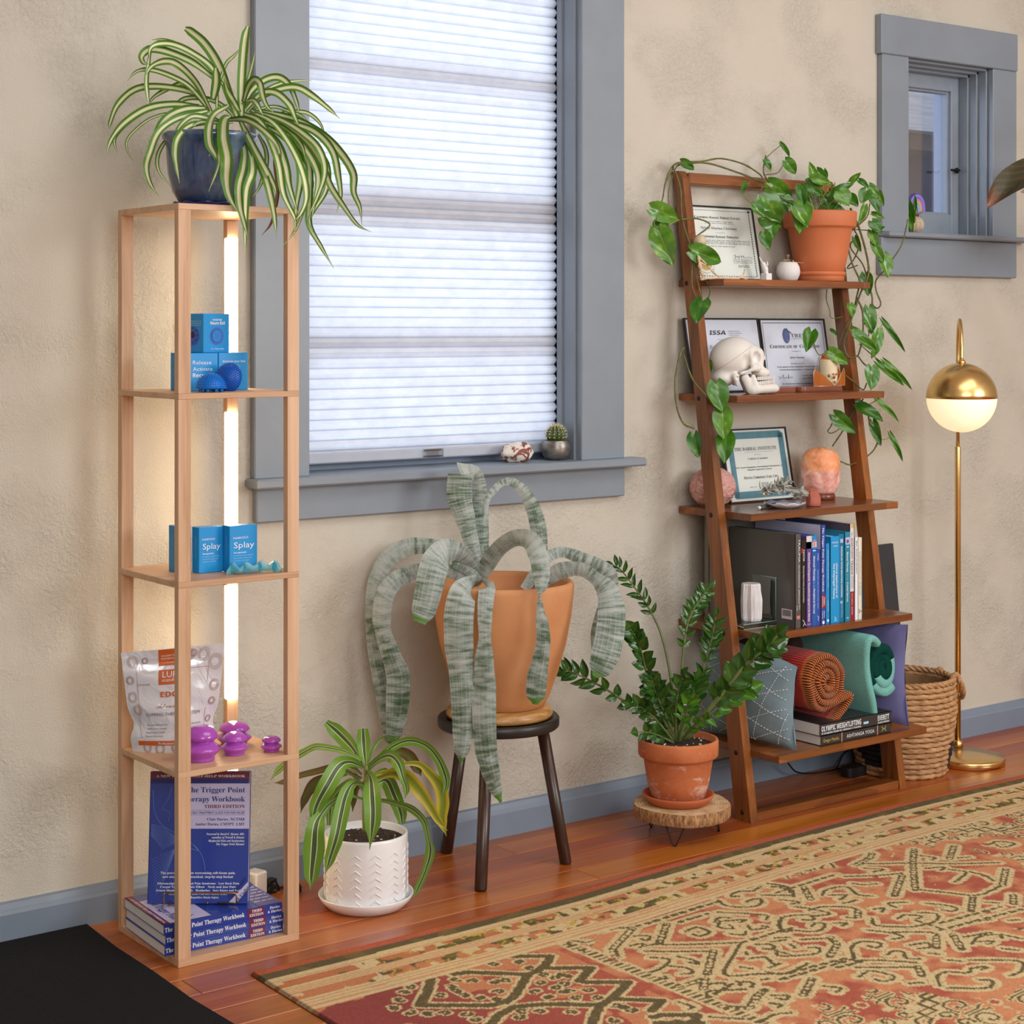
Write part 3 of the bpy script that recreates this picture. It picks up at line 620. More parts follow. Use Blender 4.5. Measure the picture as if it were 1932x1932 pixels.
def f_ball(P, mb):
    P.text(mb, 'NABOSO', .34, .70, .825, .04, PW, 'sb'); P.text(mb, 'Neuro Ball', .25, .81, .725, .075, PW, 'sb')
    for r, m, k in ((.26, PBL, 1), (.19, DKB, 2), (.175, BLUE, 3)): mb.lathe([(.0001, 0), (P.W*r, .00005)], P.p(.52, .43, k), m, 28, M=Matrix.Rotation(R(90), 3, 'X'), close=False)
    for i in range(7):
        for j in range(7):
            if (i-3)**2+(j-3)**2 < 10: P.rect(mb, .52+(i-3)*.046-.012, .43+(j-3)*.042-.012, .52+(i-3)*.046+.012, .43+(j-3)*.042+.012, PBL, 4)
    P.text(mb, '2 in 1 Release Ball', .28, .76, .085, .035, PW)
def s_ball(P, mb):
    for k in range(3): P.dashes(mb, .12, .92, .80-.05*k, .018, mat('print_light', S(150, 200, 228), .6), rn)
    for c, r, m, k in (((.36, .46), .24, DKB, 1), ((.52, .43), .26, PBL, 2), ((.53, .46), .09, mat('print_dark', S(50, 46, 60), .6), 3)): mb.lathe([(.0001, 0), (P.W*r, .00005)], P.p(*c, k), m, 24, M=Matrix.Rotation(R(-90), 3, 'Y') @ Matrix.Rotation(0, 3, 'Z'), close=False)
    for k in range(9): a = k*.7; P.rect(mb, .53+.19*math.cos(a)-.022, .45+.19*math.sin(a)-.022, .53+.19*math.cos(a)+.022, .45+.19*math.sin(a)+.022, DKB, 3)
z1s = TZ[3][1]
a1, b1, h1, _ = carton(353.5, 411.5, 735.5, 663.5, z1s, .074, 'blue cardboard box printed Release Activate Recover, bottom left of its stack', f_release, yf=-.238)
carton(412.6, 468, 734.5, 663, z1s, .074, 'blue cardboard box printed Activate your feet, bottom right of its stack', f_feet, yf=-.238)
# the third box stands on the two and is turned so that a second side shows
zt = z1s+h1; a = aY(384, 661.5, -.232); a.z = zt; hb = (661.5-587.5)/FOC*depth(a); bx = thing('carton', 'blue cardboard box with a ball pictured, standing on top of two other boxes', 'box', (a.x+.03, a.y+.03, zt), 'blue cartons on the tower shelves')
th = R(14); ux, uy = V((math.cos(th), -math.sin(th)*-1, 0)), V((-math.sin(th), math.cos(th), 0)); wb = .069; c = a+ux*wb/2+uy*.072/2
MB().box((c.x, c.y, zt+hb/2+.0004), (wb, .072, hb), BLUE, rz=th, bev=.001).obj('box_body', bx)
P = Panel(a, ux, UP, wb, hb); mb = MB(); n0 = Matrix.Rotation(th, 3, 'Z')
def rot_lathe(P, mb, c, r, m, k, M): mb.lathe([(.0001, 0), (r, .00005)], P.p(*c, k), m, 26, M=M, close=False)
P.text(mb, 'NABOSO', .34, .70, .825, .04, PW, 'sb'); P.text(mb, 'Neuro Ball', .25, .81, .725, .075, PW, 'sb'); P.text(mb, '2 in 1 Release Ball', .28, .76, .085, .035, PW)
for r_, m, k in ((.26, PBL, 1), (.19, DKB, 2), (.175, BLUE, 3)): rot_lathe(P, mb, (.50, .43), P.W*r_, m, k, n0 @ Matrix.Rotation(R(90), 3, 'X'))
for i in range(7):
    for j in range(7):
        if (i-3)**2+(j-3)**2 < 10: P.rect(mb, .50+(i-3)*.046-.012, .43+(j-3)*.042-.012, .50+(i-3)*.046+.012, .43+(j-3)*.042+.012, PBL, 4)
mb.obj('front_print', bx); P2 = Panel(a+uy*.072, -uy, UP, .072, hb); mb = MB()
for k in range(3): P2.dashes(mb, .30, .92, .80-.05*k, .018, mat('print_light', S(150, 200, 228), .6), rn)
for c_, r_, m, k in (((.40, .46), .24, DKB, 1), ((.55, .43), .26, PBL, 2), ((.56, .46), .09, mat('print_dark', S(50, 46, 60), .6), 3)): rot_lathe(P2, mb, c_, P2.W*r_, m, k, n0 @ Matrix.Rotation(R(-90), 3, 'Y'))
for k in range(9): q = k*.7; P2.rect(mb, .56+.19*math.cos(q)-.022, .45+.19*math.sin(q)-.022, .56+.19*math.cos(q)+.022, .45+.19*math.sin(q)+.022, DKB, 3)
mb.obj('side_print', bx)
# ---- spiky half balls
RUB = mat('blue_rubber', S(8, 118, 214), .45, .06); RUB2 = mat('deep_blue_rubber', S(10, 92, 190), .45, .06)
def half_ball(label, c, M, r, m, feet):
    o = thing('half_ball', label, 'massage ball', c, 'spiky half balls'); mb = MB(); prof = [(r*.96, 0)]+[(r*math.cos(i*R(90)/8), r*math.sin(i*R(90)/8)) for i in range(0, 9)]; prof[-1] = (.0002, r)
    mb.lathe(prof, c, m, 32, M=M); mb.obj('dome', o); mb = MB(); c = V(c)
    for i in range(11):
        la = R(3+8.2*i); k = max(1, int(40*math.cos(la)))
        for j in range(k):
            lo = 2*math.pi*(j+.5*(i % 2))/k; d = V((math.cos(la)*math.cos(lo), math.cos(la)*math.sin(lo), math.sin(la))); u = d.orthogonal().normalized(); w = d.cross(u); b0 = d*r*.985; s_ = r*.055
            mb.add([c+M @ p for p in (b0+u*s_, b0+w*s_, b0-u*s_, b0-w*s_, d*r*1.13)], [(0, 1, 4), (1, 2, 4), (2, 3, 4), (3, 0, 4)], m)
    mb.obj('nubs', o, kind='stuff')
    if feet:
        mb = MB()
        for k in range(8): q = 2*math.pi*k/8; mb.lathe([(r*.12, -.0062), (r*.12, .002)], c+V((r*.75*math.cos(q), r*.75*math.sin(q), 0)), m, 8)
        mb.obj('feet', o)
    return o
c = aY(398, 731, -.300); c.z = z1s+.0065; half_ball('spiky blue rubber half ball sitting flat on its pegs', c, Matrix.Identity(3), .0285, RUB, True)
c = aY(438, 725, -.276); c.z = z1s+.0215; half_ball('spiky blue rubber half ball leaning on edge against a box', c+V((0, .006, .004)), (TOCAM*.78-RIGHT*.50+UP*.12).normalized().to_track_quat('Z', 'Y').to_matrix(), .0285, RUB2, False)
# ---- Splay cartons
z2s = TZ[2][1]; LT = mat('print_light2', S(170, 214, 238), .6)
def f_splay(P, mb):
    P.text(mb, 'NABOSO', .13, .66, .715, .045, PW, 'n'); P.text(mb, 'Splay', .15, .88, .52, .125, PW); P.text(mb, 'Toe separators', .14, .60, .405, .032, PW, 'sb')
    for k, s in enumerate(('to reawaken and restore', 'natural foot shape and', 'optimize movement')): P.text(mb, s, .14, (.84, .78, .70)[k], .345-.055*k, .03, LT)
def s_splay(P, mb): P.text(mb, 'NABOSO Splay toe separators', .80, .30, .55, .10, LT, rot=-90)
carton(331, 361.5, 1080.5, 993, z2s, .030, 'blue cardboard box half hidden behind the front tower post, leftmost of three', f_splay, s_splay)
carton(375.2, 421, 1082.5, 996, z2s, .030, 'blue cardboard box just right of the front tower post, middle of three', f_splay, s_splay)
carton(433, 485.5, 1081, 993, z2s, .030, 'blue cardboard box behind the clear blue toe separator, rightmost of three', f_splay, s_splay)
# toe separators: a row of joined soft rings
TEAL = NT('clear_teal_silicone'); TEAL.col(S(120, 200, 214)); TEAL.set(Roughness=.25, Transmission_Weight=.35, Alpha=.78, Subsurface_Weight=.3, Subsurface_Scale=.01); TEAL = TEAL.m; TEALD = mat('teal_hollow', S(50, 160, 190), .35, .1)
ts = thing('toe_separator', 'translucent pale blue silicone toe separator lying in front of the boxes', 'toe separator', aZ(480, 1083, z2s)); mb = MB(); m2 = MB()
P0 = [aZ(px, py, z2s) for px, py in ((429, 1084.5), (440, 1083), (452, 1084), (463, 1082.5), (478, 1082), (492, 1080.5), (506, 1080), (520, 1079.5), (531, 1079))]
hh = [.010, .024, .013, .024, .016, .0235, .017, .0235, .008]
Q = cr([tuple(p)+(h_,) for p, h_ in zip(P0, hh)], 5); vs = []
for i, q in enumerate(Q):
    x, y, z, h_ = q; b = .0085; arch = .004 if 6 < i < len(Q)-7 else 0
    for dy, zz in ((-b, arch), (-b*.9, h_*.8), (0, h_), (b*.9, h_*.8), (b, arch)): vs.append((x-WX*dy*-1*0-dy*WX*-1, y+dy*WY, z2s+.0004+zz))
fs = [(i*5+j, i*5+j+1, (i+1)*5+j+1, (i+1)*5+j) for i in range(len(Q)-1) for j in range(4)]+[(i*5, (i+1)*5, (i+1)*5+4, i*5+4) for i in range(len(Q)-1)]+[(0, 1, 2, 3, 4), tuple(len(vs)-5+k for k in range(5))[::-1]]
mb.add(vs, fs, TEAL, True); mb.obj('band', ts)
for k in (1, 3, 5, 7):
    c = P0[k]; mb = MB(); mb.lathe([(.0001, .0101), (.0035, .0102), (.0046, .0101), (.0050, .0085)], c+V((0, 0, .0125)), TEALD, 16, M=Matrix.Rotation(YAW*-1, 3, 'Z') @ Matrix.Rotation(R(90), 3, 'X') @ Matrix.Diagonal((1, 1.9, 1)), close=False); mb.obj('toe_hole', ts)
# ---- foil pouch
z3s = TZ[1][1]
FOIL = NT('silver_pouch'); co = FOIL.coord('Object'); FOIL.col(S(228, 229, 235)); FOIL.set(Roughness=.2, Metallic=.08, Specular_IOR_Level=.8, Coat_Weight=.8); FOIL.bump(FOIL.noise(co, 20, 2, .5, 1.2), .4, .010); FOIL = FOIL.m
ORANGE = mat('orange_print', S(204, 96, 30), .35, .05, coat=.4); GREYP = mat('grey_print', S(90, 92, 104), .5); CIRC = mat('copper_print', S(164, 128, 110), .5)
pb0, pb1 = aZ(250.5, 1417, z3s), aZ(404, 1412, z3s); dpt_ = (depth(pb0)+depth(pb1))/2
tl, tr_ = aD(228, 1232, dpt_-.03), aD(424, 1214, dpt_+.01); pou = thing('stand_up_pouch', 'shiny silver stand-up pouch with orange panels and cupping set lettering', 'pouch', (pb0+pb1)/2)
NU, NV = 26, 30
def pouch(u, v, side=1):
    bl = pb0.lerp(pb1, u); tp = tl.lerp(tr_, u); w = v**.9; k = (.86+.14*abs(2*v-.9)**1.2)
    c = bl.lerp(tp, v); mid = pb0.lerp(pb1, .5).lerp(tl.lerp(tr_, .5), v); e = (c-mid); pinch = 1-.10*math.exp(-((v-.28)/.10)**2)+.02*math.exp(-((v-.14)/.06)**2)
    c = mid+e*pinch; bul = .024*(math.sin(math.pi*min(1, max(0, u)))**.9)*(max(0, 1-v/.86))**.55*(1 if v > .02 else 1); bul = bul if v < .86 else 0
    wr = .0022*math.sin(9*u+5*v)*math.sin(14*v-3*u)*(1 if .04 < v < .84 else 0); c.z += -.012*math.sin(math.pi*u)*(1-v)**6*side*0
    return c+TOCAM*(side*(bul+.0008)+wr*(1 if side > 0 else 0))
mb = MB()
for sd in (1, -1):
    vs = [pouch(i/NU, j/NV, sd) for j in range(NV+1) for i in range(NU+1)]; fs = [(j*(NU+1)+i, j*(NU+1)+i+1, (j+1)*(NU+1)+i+1, (j+1)*(NU+1)+i) for j in range(NV) for i in range(NU)]
    mb.add(vs, fs if sd > 0 else [f[::-1] for f in fs], FOIL, True)
mb.obj('pouch_body', pou)
class Skin(Panel):
    def __init__(s, fn, lift): s.fn = fn; s.l = lift; s.W = .18; s.H = .2; s.n = TOCAM
    def p(s, a, b, k=1): return s.fn(min(1, max(0, a)), min(1, max(0, b)))+TOCAM*(s.l*k)
    def rect(s, mb, u0, v0, u1, v1, m, k=1):
        n = 8; vs = [s.p(u0+(u1-u0)*i/n, v0+(v1-v0)*j/n, k) for j in range(n+1) for i in range(n+1)]; mb.add(vs, [(j*(n+1)+i, j*(n+1)+i+1, (j+1)*(n+1)+i+1, (j+1)*(n+1)+i) for j in range(n) for i in range(n)], m, True)
K = Skin(pouch, .0007); mb = MB(); K.rect(mb, .36, .84, .62, .995, ORANGE); mb.obj('orange_panel', pou); mb = MB(); K.rect(mb, .36, .66, .62, .80, ORANGE); mb.obj('orange_panel', pou); mb = MB(); K.rect(mb, .10, .07, .86, .115, ORANGE); mb.obj('orange_panel', pou)
mb = MB()
K.text(mb, 'ANCIENT WISDOM', .385, .60, .925, .017, PW, k=2); K.text(mb, 'MODERN SCIENCE', .385, .60, .897, .017, PW, k=2); K.text(mb, 'LURE', .40, .60, .73, .055, PW, k=2); K.text(mb, 'ESSENTIALS', .40, .60, .69, .02, PW, k=2)
K.text(mb, 'EDGE', .38, .62, .54, .05, ORANGE, 'sb', k=2); K.text(mb, 'Advanced', .33, .66, .435, .045, CIRC, 'sc', k=2); K.text(mb, 'CUPPING THERAPY SYSTEM', .20, .82, .36, .03, GREYP, 'n', k=2)
K.text(mb, 'GENUINE', .14, .27, .66, .018, CIRC, 'n', k=2); K.text(mb, 'Professional Quality', .35, .66, .08, .022, PW, 'n', k=2)
for k, (l, r_) in enumerate((('Energy & Blood Flow', 'Better Health'), ('Healthy Immune Response', 'Skin Firmness & Tone'), ('Respiratory Health', 'Restore & Relaxation'), ('Muscle Recovery', ''))):
    K.text(mb, l, .19, .46-.02*k, .265-.037*k, .016, GREYP, k=2)
    if r_: K.text(mb, r_, .60, .86, .265-.037*k, .016, GREYP, k=2)
K.line(mb, [(.14, .80), (.14, .15), (.86, .15), (.86, .80), (.66, .80)], .0008, CIRC, 2)
for cx, cy, r_ in ((.10, .90, .055), (.22, .90, .03), (.66, .93, .05), (.80, .92, .06), (.92, .84, .07), (.06, .72, .04), (.07, .55, .05), (.11, .42, .05), (.93, .62, .05), (.92, .47, .035), (.2, .05, .05), (.36, .04, .06), (.55, .05, .05), (.93, .3, .03), (.70, .94, .035)):
    for q in (1, .8, .62): K.line(mb, [(cx+r_*q*math.cos(a*.5236)+.006*q, cy+1.1*r_*q*math.sin(a*.5236)) for a in range(13)], .0007, CIRC, 2)
mb.obj('lettering', pou)
# ---- purple cups
CUP = NT('purple_silicone'); CUP.col(S(190, 86, 206)); CUP.set(Roughness=.13, Transmission_Weight=.22, Subsurface_Weight=.35, Subsurface_Scale=.02, Coat_Weight=.5); CUP.b.inputs['Subsurface Radius'].default_value = (1, .5, 1); CUP = CUP.m
def cup(px, pbot, w, hpx, label):
    c = aZ(px, pbot, z3s); d = depth(c); r = w/2/FOC*d; h = hpx/FOC*d
    pr = [(.62, 0), (.70, .0), (.73, .05), (.74, .11), (.90, .22), (1.0, .30), (.98, .35), (.80, .45), (.66, .52), (.64, .56), (.78, .60), (.87, .66), (.88, .71), (.78, .82), (.60, .92), (.34, .985), (.001, 1.0)]
    o = thing('silicone_cup', label, 'massage cup', c, 'purple silicone cups'); MB().lathe([(a*r, b*h*1.0) for a, b in cr(pr, 3)], c+V((0, 0, .0003)), CUP, 40).obj('cup_body', o); return o
cup(380, 1434, 70, 66, 'glossy purple silicone massage cup, the largest, nearest the front post')
cup(442, 1405, 66, 44, 'purple silicone massage cup with wide cap, behind the medium cup')
cup(442.5, 1423, 51, 42, 'medium purple silicone massage cup in front of the large back one')
cup(512, 1417, 40, 29, 'smallest purple silicone massage cup, at the right of the shelf')
# ---- workbooks
BK = mat('blue_book_cover', S(36, 62, 152), .28, .06, 4, coat=.3); BKV = mat('violet_book_back', S(72, 76, 148), .3, .05); PAGES = mat('paper_pages', S(226, 225, 222), .85, .05, 300); MARO = mat('maroon_print', S(116, 36, 62), .35, .05); LILAC = mat('lilac_print', S(196, 192, 226), .4, .03); NAVY = mat('navy_print', S(34, 44, 120), .5, .05)
fl_, frr, bl_ = aZ(326.7, 1801, .0145), aZ(533.7, 1757.8, .0145), aZ(241.4, 1750.6, .0145); ub = (frr-fl_).normalized(); vb = V((-ub.y, ub.x, 0)); LB, DB, HB = .252, .200, .0196; fl_ = frr-ub*LB
for k in range(3):
    off = (.0, .002, -.001)[k]; o0 = fl_+ub*off+vb*(.001*k); z0 = .0147+HB*k; bk = thing('workbook', ('blue trigger point workbook lying at the bottom of the stack', 'blue trigger point workbook in the middle of the stack', 'blue trigger point workbook lying on top of the stack of three')[k], 'book', (o0+ub*LB/2+vb*DB/2)*1.0+V((0, 0, z0)), 'stacked blue workbooks')
    ring = lambda e, z: [V((p.x, p.y, z)) for p in (o0+ub*e+vb*.0, o0+ub*(LB-e)+vb*.0, o0+ub*(LB-e)+vb*(DB-e), o0+ub*e+vb*(DB-e))]
    MB().hexa(ring(.0012, z0+.0008), ring(.0012, z0+HB-.0012), PAGES).obj('pages', bk); mb = MB(); mb.hexa(ring(0, z0), ring(0, z0+.0007), BK); mb.hexa(ring(0, z0+HB-.0011), ring(0, z0+HB-.0003), BK)
    q = [o0-vb*.0012, o0+ub*LB-vb*.0012, o0+ub*LB, o0]; mb.hexa([V((p.x, p.y, z0)) for p in q], [V((p.x, p.y, z0+HB-.0003)) for p in q], BK); cov = mb.obj('cover', bk)
    P = Panel(V((o0.x, o0.y, z0))-vb*.0012, ub, UP, LB, HB); mb = MB(); P.rect(mb, .70, .04, .845, .94, MARO); P.text(mb, 'The Trigger Point Therapy Workbook', -.0 + .005, .672, .30, .44, PW, 'bs'); P.text(mb, 'THIRD', .735, .82, .54, .28, PW, 'bs'); P.text(mb, 'EDITION', .715, .835, .14, .28, PW, 'bs'); P.text(mb, 'Davies', .89, .975, .55, .26, PW, 'bs'); P.text(mb, '& Davies', .872, .99, .16, .26, PW, 'bs'); mb.obj('spine_print', cov)
zt = .0147+3*HB
P = Panel(V((o0.x, o0.y, zt)), ub, vb, LB, DB, .0003); mb = MB(); P.rect(mb, .0, .0, .06, 1, MARO); P.rect(mb, .06, .02, .40, .80, LILAC); P.rect(mb, .80, 0, 1, 1, BKV); P.text(mb, 'A NEW REVISED SELF-HELP WORKBOOK', .97, .05, .018, .022*LB/LB, PW, 'bs', rot=-90)
P.text(mb, 'The Trigger Point', .72, .10, .11, .07, NAVY, 'bs', rot=-90); P.text(mb, 'Therapy Workbook', .72, .10, .22, .07, NAVY, 'bs', rot=-90)
for k in range(10): P.dashes(mb, .81, .98, .95-.09*k, .012, PW, rn)
mb.obj('top_print', bk)
wl, wr_ = aD(278, 1706, 3.566), aD(467.5, 1704, 3.566); wl.z = wr_.z = zt+.0020; uu = (wr_-wl); WB = uu.length; uu.normalize(); vv = (aD(284, 1462, 3.606)-wl).normalized(); HBK = .2555; sb = thing('workbook', 'blue trigger point workbook standing upright on a brass easel', 'book', wl+uu*WB/2); nn = uu.cross(vv).normalized(); TB = .019
q0 = [wl, wl+uu*WB, wl+uu*WB-nn*TB, wl-nn*TB]; ins = [wl+nn*-.001+uu*.002, wl+uu*(WB-.0015)-nn*.001, wl+uu*(WB-.0015)-nn*(TB-.001), wl+uu*.002-nn*(TB-.001)]
MB().hexa([p+vv*.0012 for p in ins], [p+vv*(HBK-.0012) for p in ins], PAGES).obj('pages', sb)
mb = MB(); sl_ = lambda a, b: (mb.hexa([wl-nn*a, wl+uu*WB-nn*a, wl+uu*WB-nn*b, wl-nn*b], [p+vv*HBK for p in (wl-nn*a, wl+uu*WB-nn*a, wl+uu*WB-nn*b, wl-nn*b)], BK)); sl_(0, .001); sl_(TB-.001, TB); mb.hexa([wl, wl+uu*.0015, wl+uu*.0015-nn*TB, wl-nn*TB], [p+vv*HBK for p in (wl, wl+uu*.0015, wl+uu*.0015-nn*TB, wl-nn*TB)], BK); cov = mb.obj('cover', sb)
P = Panel(wl, uu, vv, WB, HBK, .0004); mb = MB(); rn = random.Random(5)
P.rect(mb, 0, .945, 1, 1, MARO); P.rect(mb, 0, .910, 1, .945, NAVY); P.rect(mb, .33, .565, .985, .910, LILAC); P.rect(mb, .985, .565, 1, 1, LILAC)
P.text(mb, 'A NEW REVISED SELF-HELP WORKBOOK', .06, .955, .958, .018, PW, 'bs'); P.text(mb, 'The Trigger Point', .365, .955, .842, .040, NAVY, 'bs'); P.text(mb, 'Therapy Workbook', .335, .955, .772, .040, NAVY, 'bs'); P.text(mb, 'THIRD EDITION', .55, .955, .722, .026, MARO, 'bs')
P.rect(mb, .35, .706, .955, .7075, NAVY, 2); P.rect(mb, .35, .669, .955, .6705, NAVY, 2); P.text(mb, 'YOUR SELF-TREATMENT GUIDE FOR PAIN RELIEF', .345, .955, .678, .019, NAVY); P.text(mb, 'Clair Davies, NCTMB', .58, .955, .627, .021, NAVY, 'bs'); P.text(mb, 'Amber Davies, CMTPT, LMT', .46, .955, .590, .021, NAVY, 'bs')
for k, (s, a) in enumerate((('Foreword by David G. Simons, MD,', .575), ('coauthor of Travell & Simons', .63), ('Myofascial Pain and Dysfunction', .595), ('The Trigger Point Manual', .675))): P.text(mb, s, a, .955, .517-.0255*k, .016, PW, 'bi')
P.text(mb, 'The proven method for overcoming soft-tissue pain,', .125, .872, .222, .018, PW, 'bs'); P.text(mb, 'now available in a practical, step-by-step format', .145, .85, .193, .018, PW, 'bs')
for k, (s, a, b) in enumerate((('Fibromyalgia   Myofascial Pain Syndrome   Low Back Pain', .095, .912), ('Carpal Tunnel   Tennis Elbow   Neck and Jaw Pain', .125, .88), ('Frozen Shoulder   Arthritis   Headaches   Sore Knees and Feet', .085, .925), ('Accident Trauma   Joint Pain and Muscle Aches', .21, .79), ('Repetitive Strain Injury', .43, .71))): P.text(mb, s, a, b, .144-.0262*k, .0155, PW, 'bs')
mb.add([P.p(.80, 0, 2), P.p(.885, 0, 2), P.p(1, .105, 2), P.p(1, .165, 2)], [(0, 1, 2, 3)], LILAC)
LB_ = mat('pale_blue_line', S(104, 136, 206), .4)
for k in range(15): P.line(mb, [(.02, .60-.006*k), (.14, .58-.012*k), (.27, .50-.003*k)], .0005, LB_); 
for k in range(13): P.line(mb, [(.27, .415), (.14, .37-.02*k), (.03+.004*k, .33-.022*k)], .0005, LB_)
P.line(mb, cr([(.03, .86), (.05, .70), (.12, .60), (.22, .55), (.33, .50), (.45, .44), (.50, .40), (.44, .41), (.30, .44)], 5), .0009, LB_); P.line(mb, cr([(.22, .88), (.19, .80), (.13, .72), (.20, .69), (.19, .62)], 5), .0007, LB_); P.line(mb, cr([(.42, .46), (.52, .38), (.56, .30), (.57, .24)], 5), .0009, LB_)
mb.obj('cover_print', cov); mb = MB(); mm_ = Panel(P.p(.845, .018), (uu*.62+vv*.78), (vv*.62-uu*.78), .06, .02, .0008); mm_.text(mb, 'Fully Revised', .0, .85, .2, .4, NAVY, 'bs'); mm_.text(mb, '& Updated', .15, .85, -.6, .4, NAVY, 'bs'); mb.obj('corner_lettering', cov)
BRASS = mat('brushed_brass', S(190, 148, 84), .28, .05, 40, metal=1)
es = thing('book_easel', 'brass wire easel holding up the standing blue workbook', 'easel', wl+uu*WB/2); mb = MB(); fo = nn*.021; L_ = lambda a, h_, f: wl+uu*a+V((0, 0, h_))+nn*f
mb.tube([L_(.04, .024, .022), L_(WB-.022, .024, .022), L_(WB-.019, .022, .022), L_(WB-.019, .0022, .022), L_(WB-.024, .0016, .010), L_(WB-.06, .0016, .002)], .0018, BRASS, 8); mb.tube([L_(.04, .024, .022), L_(.037, .022, .022), L_(.037, .0022, .022), L_(.05, .0016, .002)], .0018, BRASS, 8); mb.obj('front_rail', es)
mb = MB(); mb.tube([L_(.06, .0016, .006), L_(.06, .0016, -.06), L_(.09, .0016, -.075), L_(.12, .0016, -.06), L_(.12, .0016, .006)], .0016, BRASS, 8); mb.tube([L_(.09, .0016, -.075), L_(.09, .14, -.045)], .0016, BRASS, 8); mb.obj('support', es)
# outlet and plugs behind
PLATE = mat('white_plate', S(232, 230, 224), .4, .02); HOLE = mat('black_slot', S(22, 22, 24), .5)
c = aY(411, 1492, 0); o = thing('wall_outlet', 'white electrical outlet on the wall behind the tower', 'outlet', (c.x, 0, c.z)); MB().bb((c.x-.035, -.006, c.z-.057), (c.x+.035, 0, c.z+.057), PLATE, bev=.002).obj('plate', o)
mb = MB()
for s_ in (-1, 1):
    for dx in (-.007, .007): mb.bb((c.x+dx-.0012, -.0068, c.z+s_*.028-.004), (c.x+dx+.0012, -.0058, c.z+s_*.028+.004), HOLE)
    mb.lathe([(.0024, 0), (.0001, .0006)], (c.x, -.0058, c.z+s_*.028-.012), HOLE, 8, M=Matrix.Rotation(R(90), 3, 'X'))
mb.obj('slots', o)
c = aY(482, 1660, -.045); ps = thing('plug_adapter', 'white plug adapter with black plugs behind the blue workbooks', 'adapter', (c.x, c.y, 0)); MB().box((c.x, c.y, c.z-.005), (.036, .04, .05), PLATE, rz=.3, bev=.004).obj('adapter_body', ps); mb = MB(); mb.tube([(c.x, c.y, c.z-.03), (c.x+.005, c.y, .004)], .006, PLATE, 8); mb.obj('stem', ps)
BLK = mat('black_rubber', S(26, 25, 25), .45, .1); mb = MB()
for k in range(3): mb.box((c.x+.032, c.y-.008, c.z-.006-.014*k), (.026, .018, .009), BLK, rz=.3, bev=.002); mb.tube([(c.x+.044, c.y-.006, c.z-.006-.014*k), (c.x+.058+.006*k, c.y-.002, c.z-.03-.014*k), (c.x+.06+.01*k, c.y, .004), (c.x+.1, c.y+.005, .003)], .0024, BLK, 6)
mb.obj('black_plug', ps)
c = aZ(556, 1688, .0); c.y = min(c.y, -.03); mb = MB(); mb.box((c.x, c.y, .011), (.03, .022, .022), BLK, rz=.4, bev=.005); tag(mb.obj('power_brick'), 'small black power brick on the floor behind the right tower post', 'power adapter')
# ================================================================== spider plant on the tower
def striped(name, centre, edge, k0=.30, k1=.5, dark=None, rough=.4, var=.25):
    """blade with a coloured stripe along its middle (UV across 0..1)"""
    t = NT(name); uv = t.new('ShaderNodeTexCoord').outputs['UV']; sx = t.new('ShaderNodeSeparateXYZ'); t.ln(uv, sx.inputs[0]); d = t.math('ABSOLUTE', t.math('SUBTRACT', sx.outputs[0], .5))
    n = t.noise(t.coord('Object', rnd=20), 18, 3); d2 = t.math('ADD', d, t.math('MULTIPLY', t.math('SUBTRACT', n, .5), .08))
    c = t.ramp(t.math('MULTIPLY', d2, 2), [(k0, centre), (k1, edge)]); lo = t.mix(t.math('MULTIPLY', n, var), c, dark or S(40, 70, 14)); t.col(lo); t.set(Roughness=rough, Subsurface_Weight=.06, Subsurface_Scale=.005, Specular_IOR_Level=.4); return t
SPI = striped('spider_leaf', S(240, 242, 200), S(88, 138, 36), .26, .50, var=.12).m
SOIL = NT('potting_soil'); co = SOIL.coord('Object'); nn_ = SOIL.noise(co, 260, 3); SOIL.col(SOIL.ramp(nn_, [(.35, S(34, 24, 18)), (.60, S(72, 52, 38)), (.69, S(88, 70, 52)), (.72, S(214, 206, 190))])); SOIL.set(Roughness=.95); SOIL.bump(nn_, .8, .006); SOIL = SOIL.m
GLZ = NT('blue_glaze'); co = GLZ.coord('Object', (1, 1, .35)); n1 = GLZ.noise(co, 16, 5, .6, .8); GLZ.col(GLZ.ramp(n1, [(.30, S(38, 52, 92)), (.5, S(64, 84, 120)), (.7, S(112, 134, 150))])); GLZ.set(Roughness=.16, Coat_Weight=.6); GLZ = GLZ.m
zt = TZ[4][1]; pc = V((1.690, -.212, zt)); CO = mat('cobalt_glaze', S(34, 36, 100), .2, .25, 30, coat=.5)
sp = thing('spider_plant', 'variegated spider plant in a blue glazed pot on top of the tower', 'potted plant', pc)
prof = [(.055, .012), (.062, .014), (.074, .034), (.083, .070), (.086, .105), (.087, .132), (.094, .140), (.0955, .147), (.092, .152), (.086, .151), (.082, .140), (.08, .128)]
MB().lathe(prof, pc, GLZ, 48).obj('pot', sp); MB().lathe([(.0001, .128), (.083, .128)], pc, SOIL, 32, close=False).obj('soil', sp)
mb = MB(); vs = []; n = 60
for j, (r_, z) in enumerate(((.056, .0003), (.062, .003), (.074, .010), (.071, .0125), (.058, .008), (.0001, .008))):
    for i in range(n): a = 2*math.pi*i/n; rr_ = r_*(1+(.035*math.sin(a*11) if j in (2, 3) else 0)); vs.append(pc+V((rr_*math.cos(a), rr_*math.sin(a), z+(.0018*math.sin(a*11) if j in (2, 3) else 0))))
mb.add(vs, [(j*n+i, j*n+(i+1) % n, (j+1)*n+(i+1) % n, (j+1)*n+i) for j in range(5) for i in range(n)]+[tuple(range(n))[::-1]], CO, True); mb.obj('saucer', sp)
cD = depth(pc); T1 = lambda x, y: (180+x/3.578, 30+y/3.578)
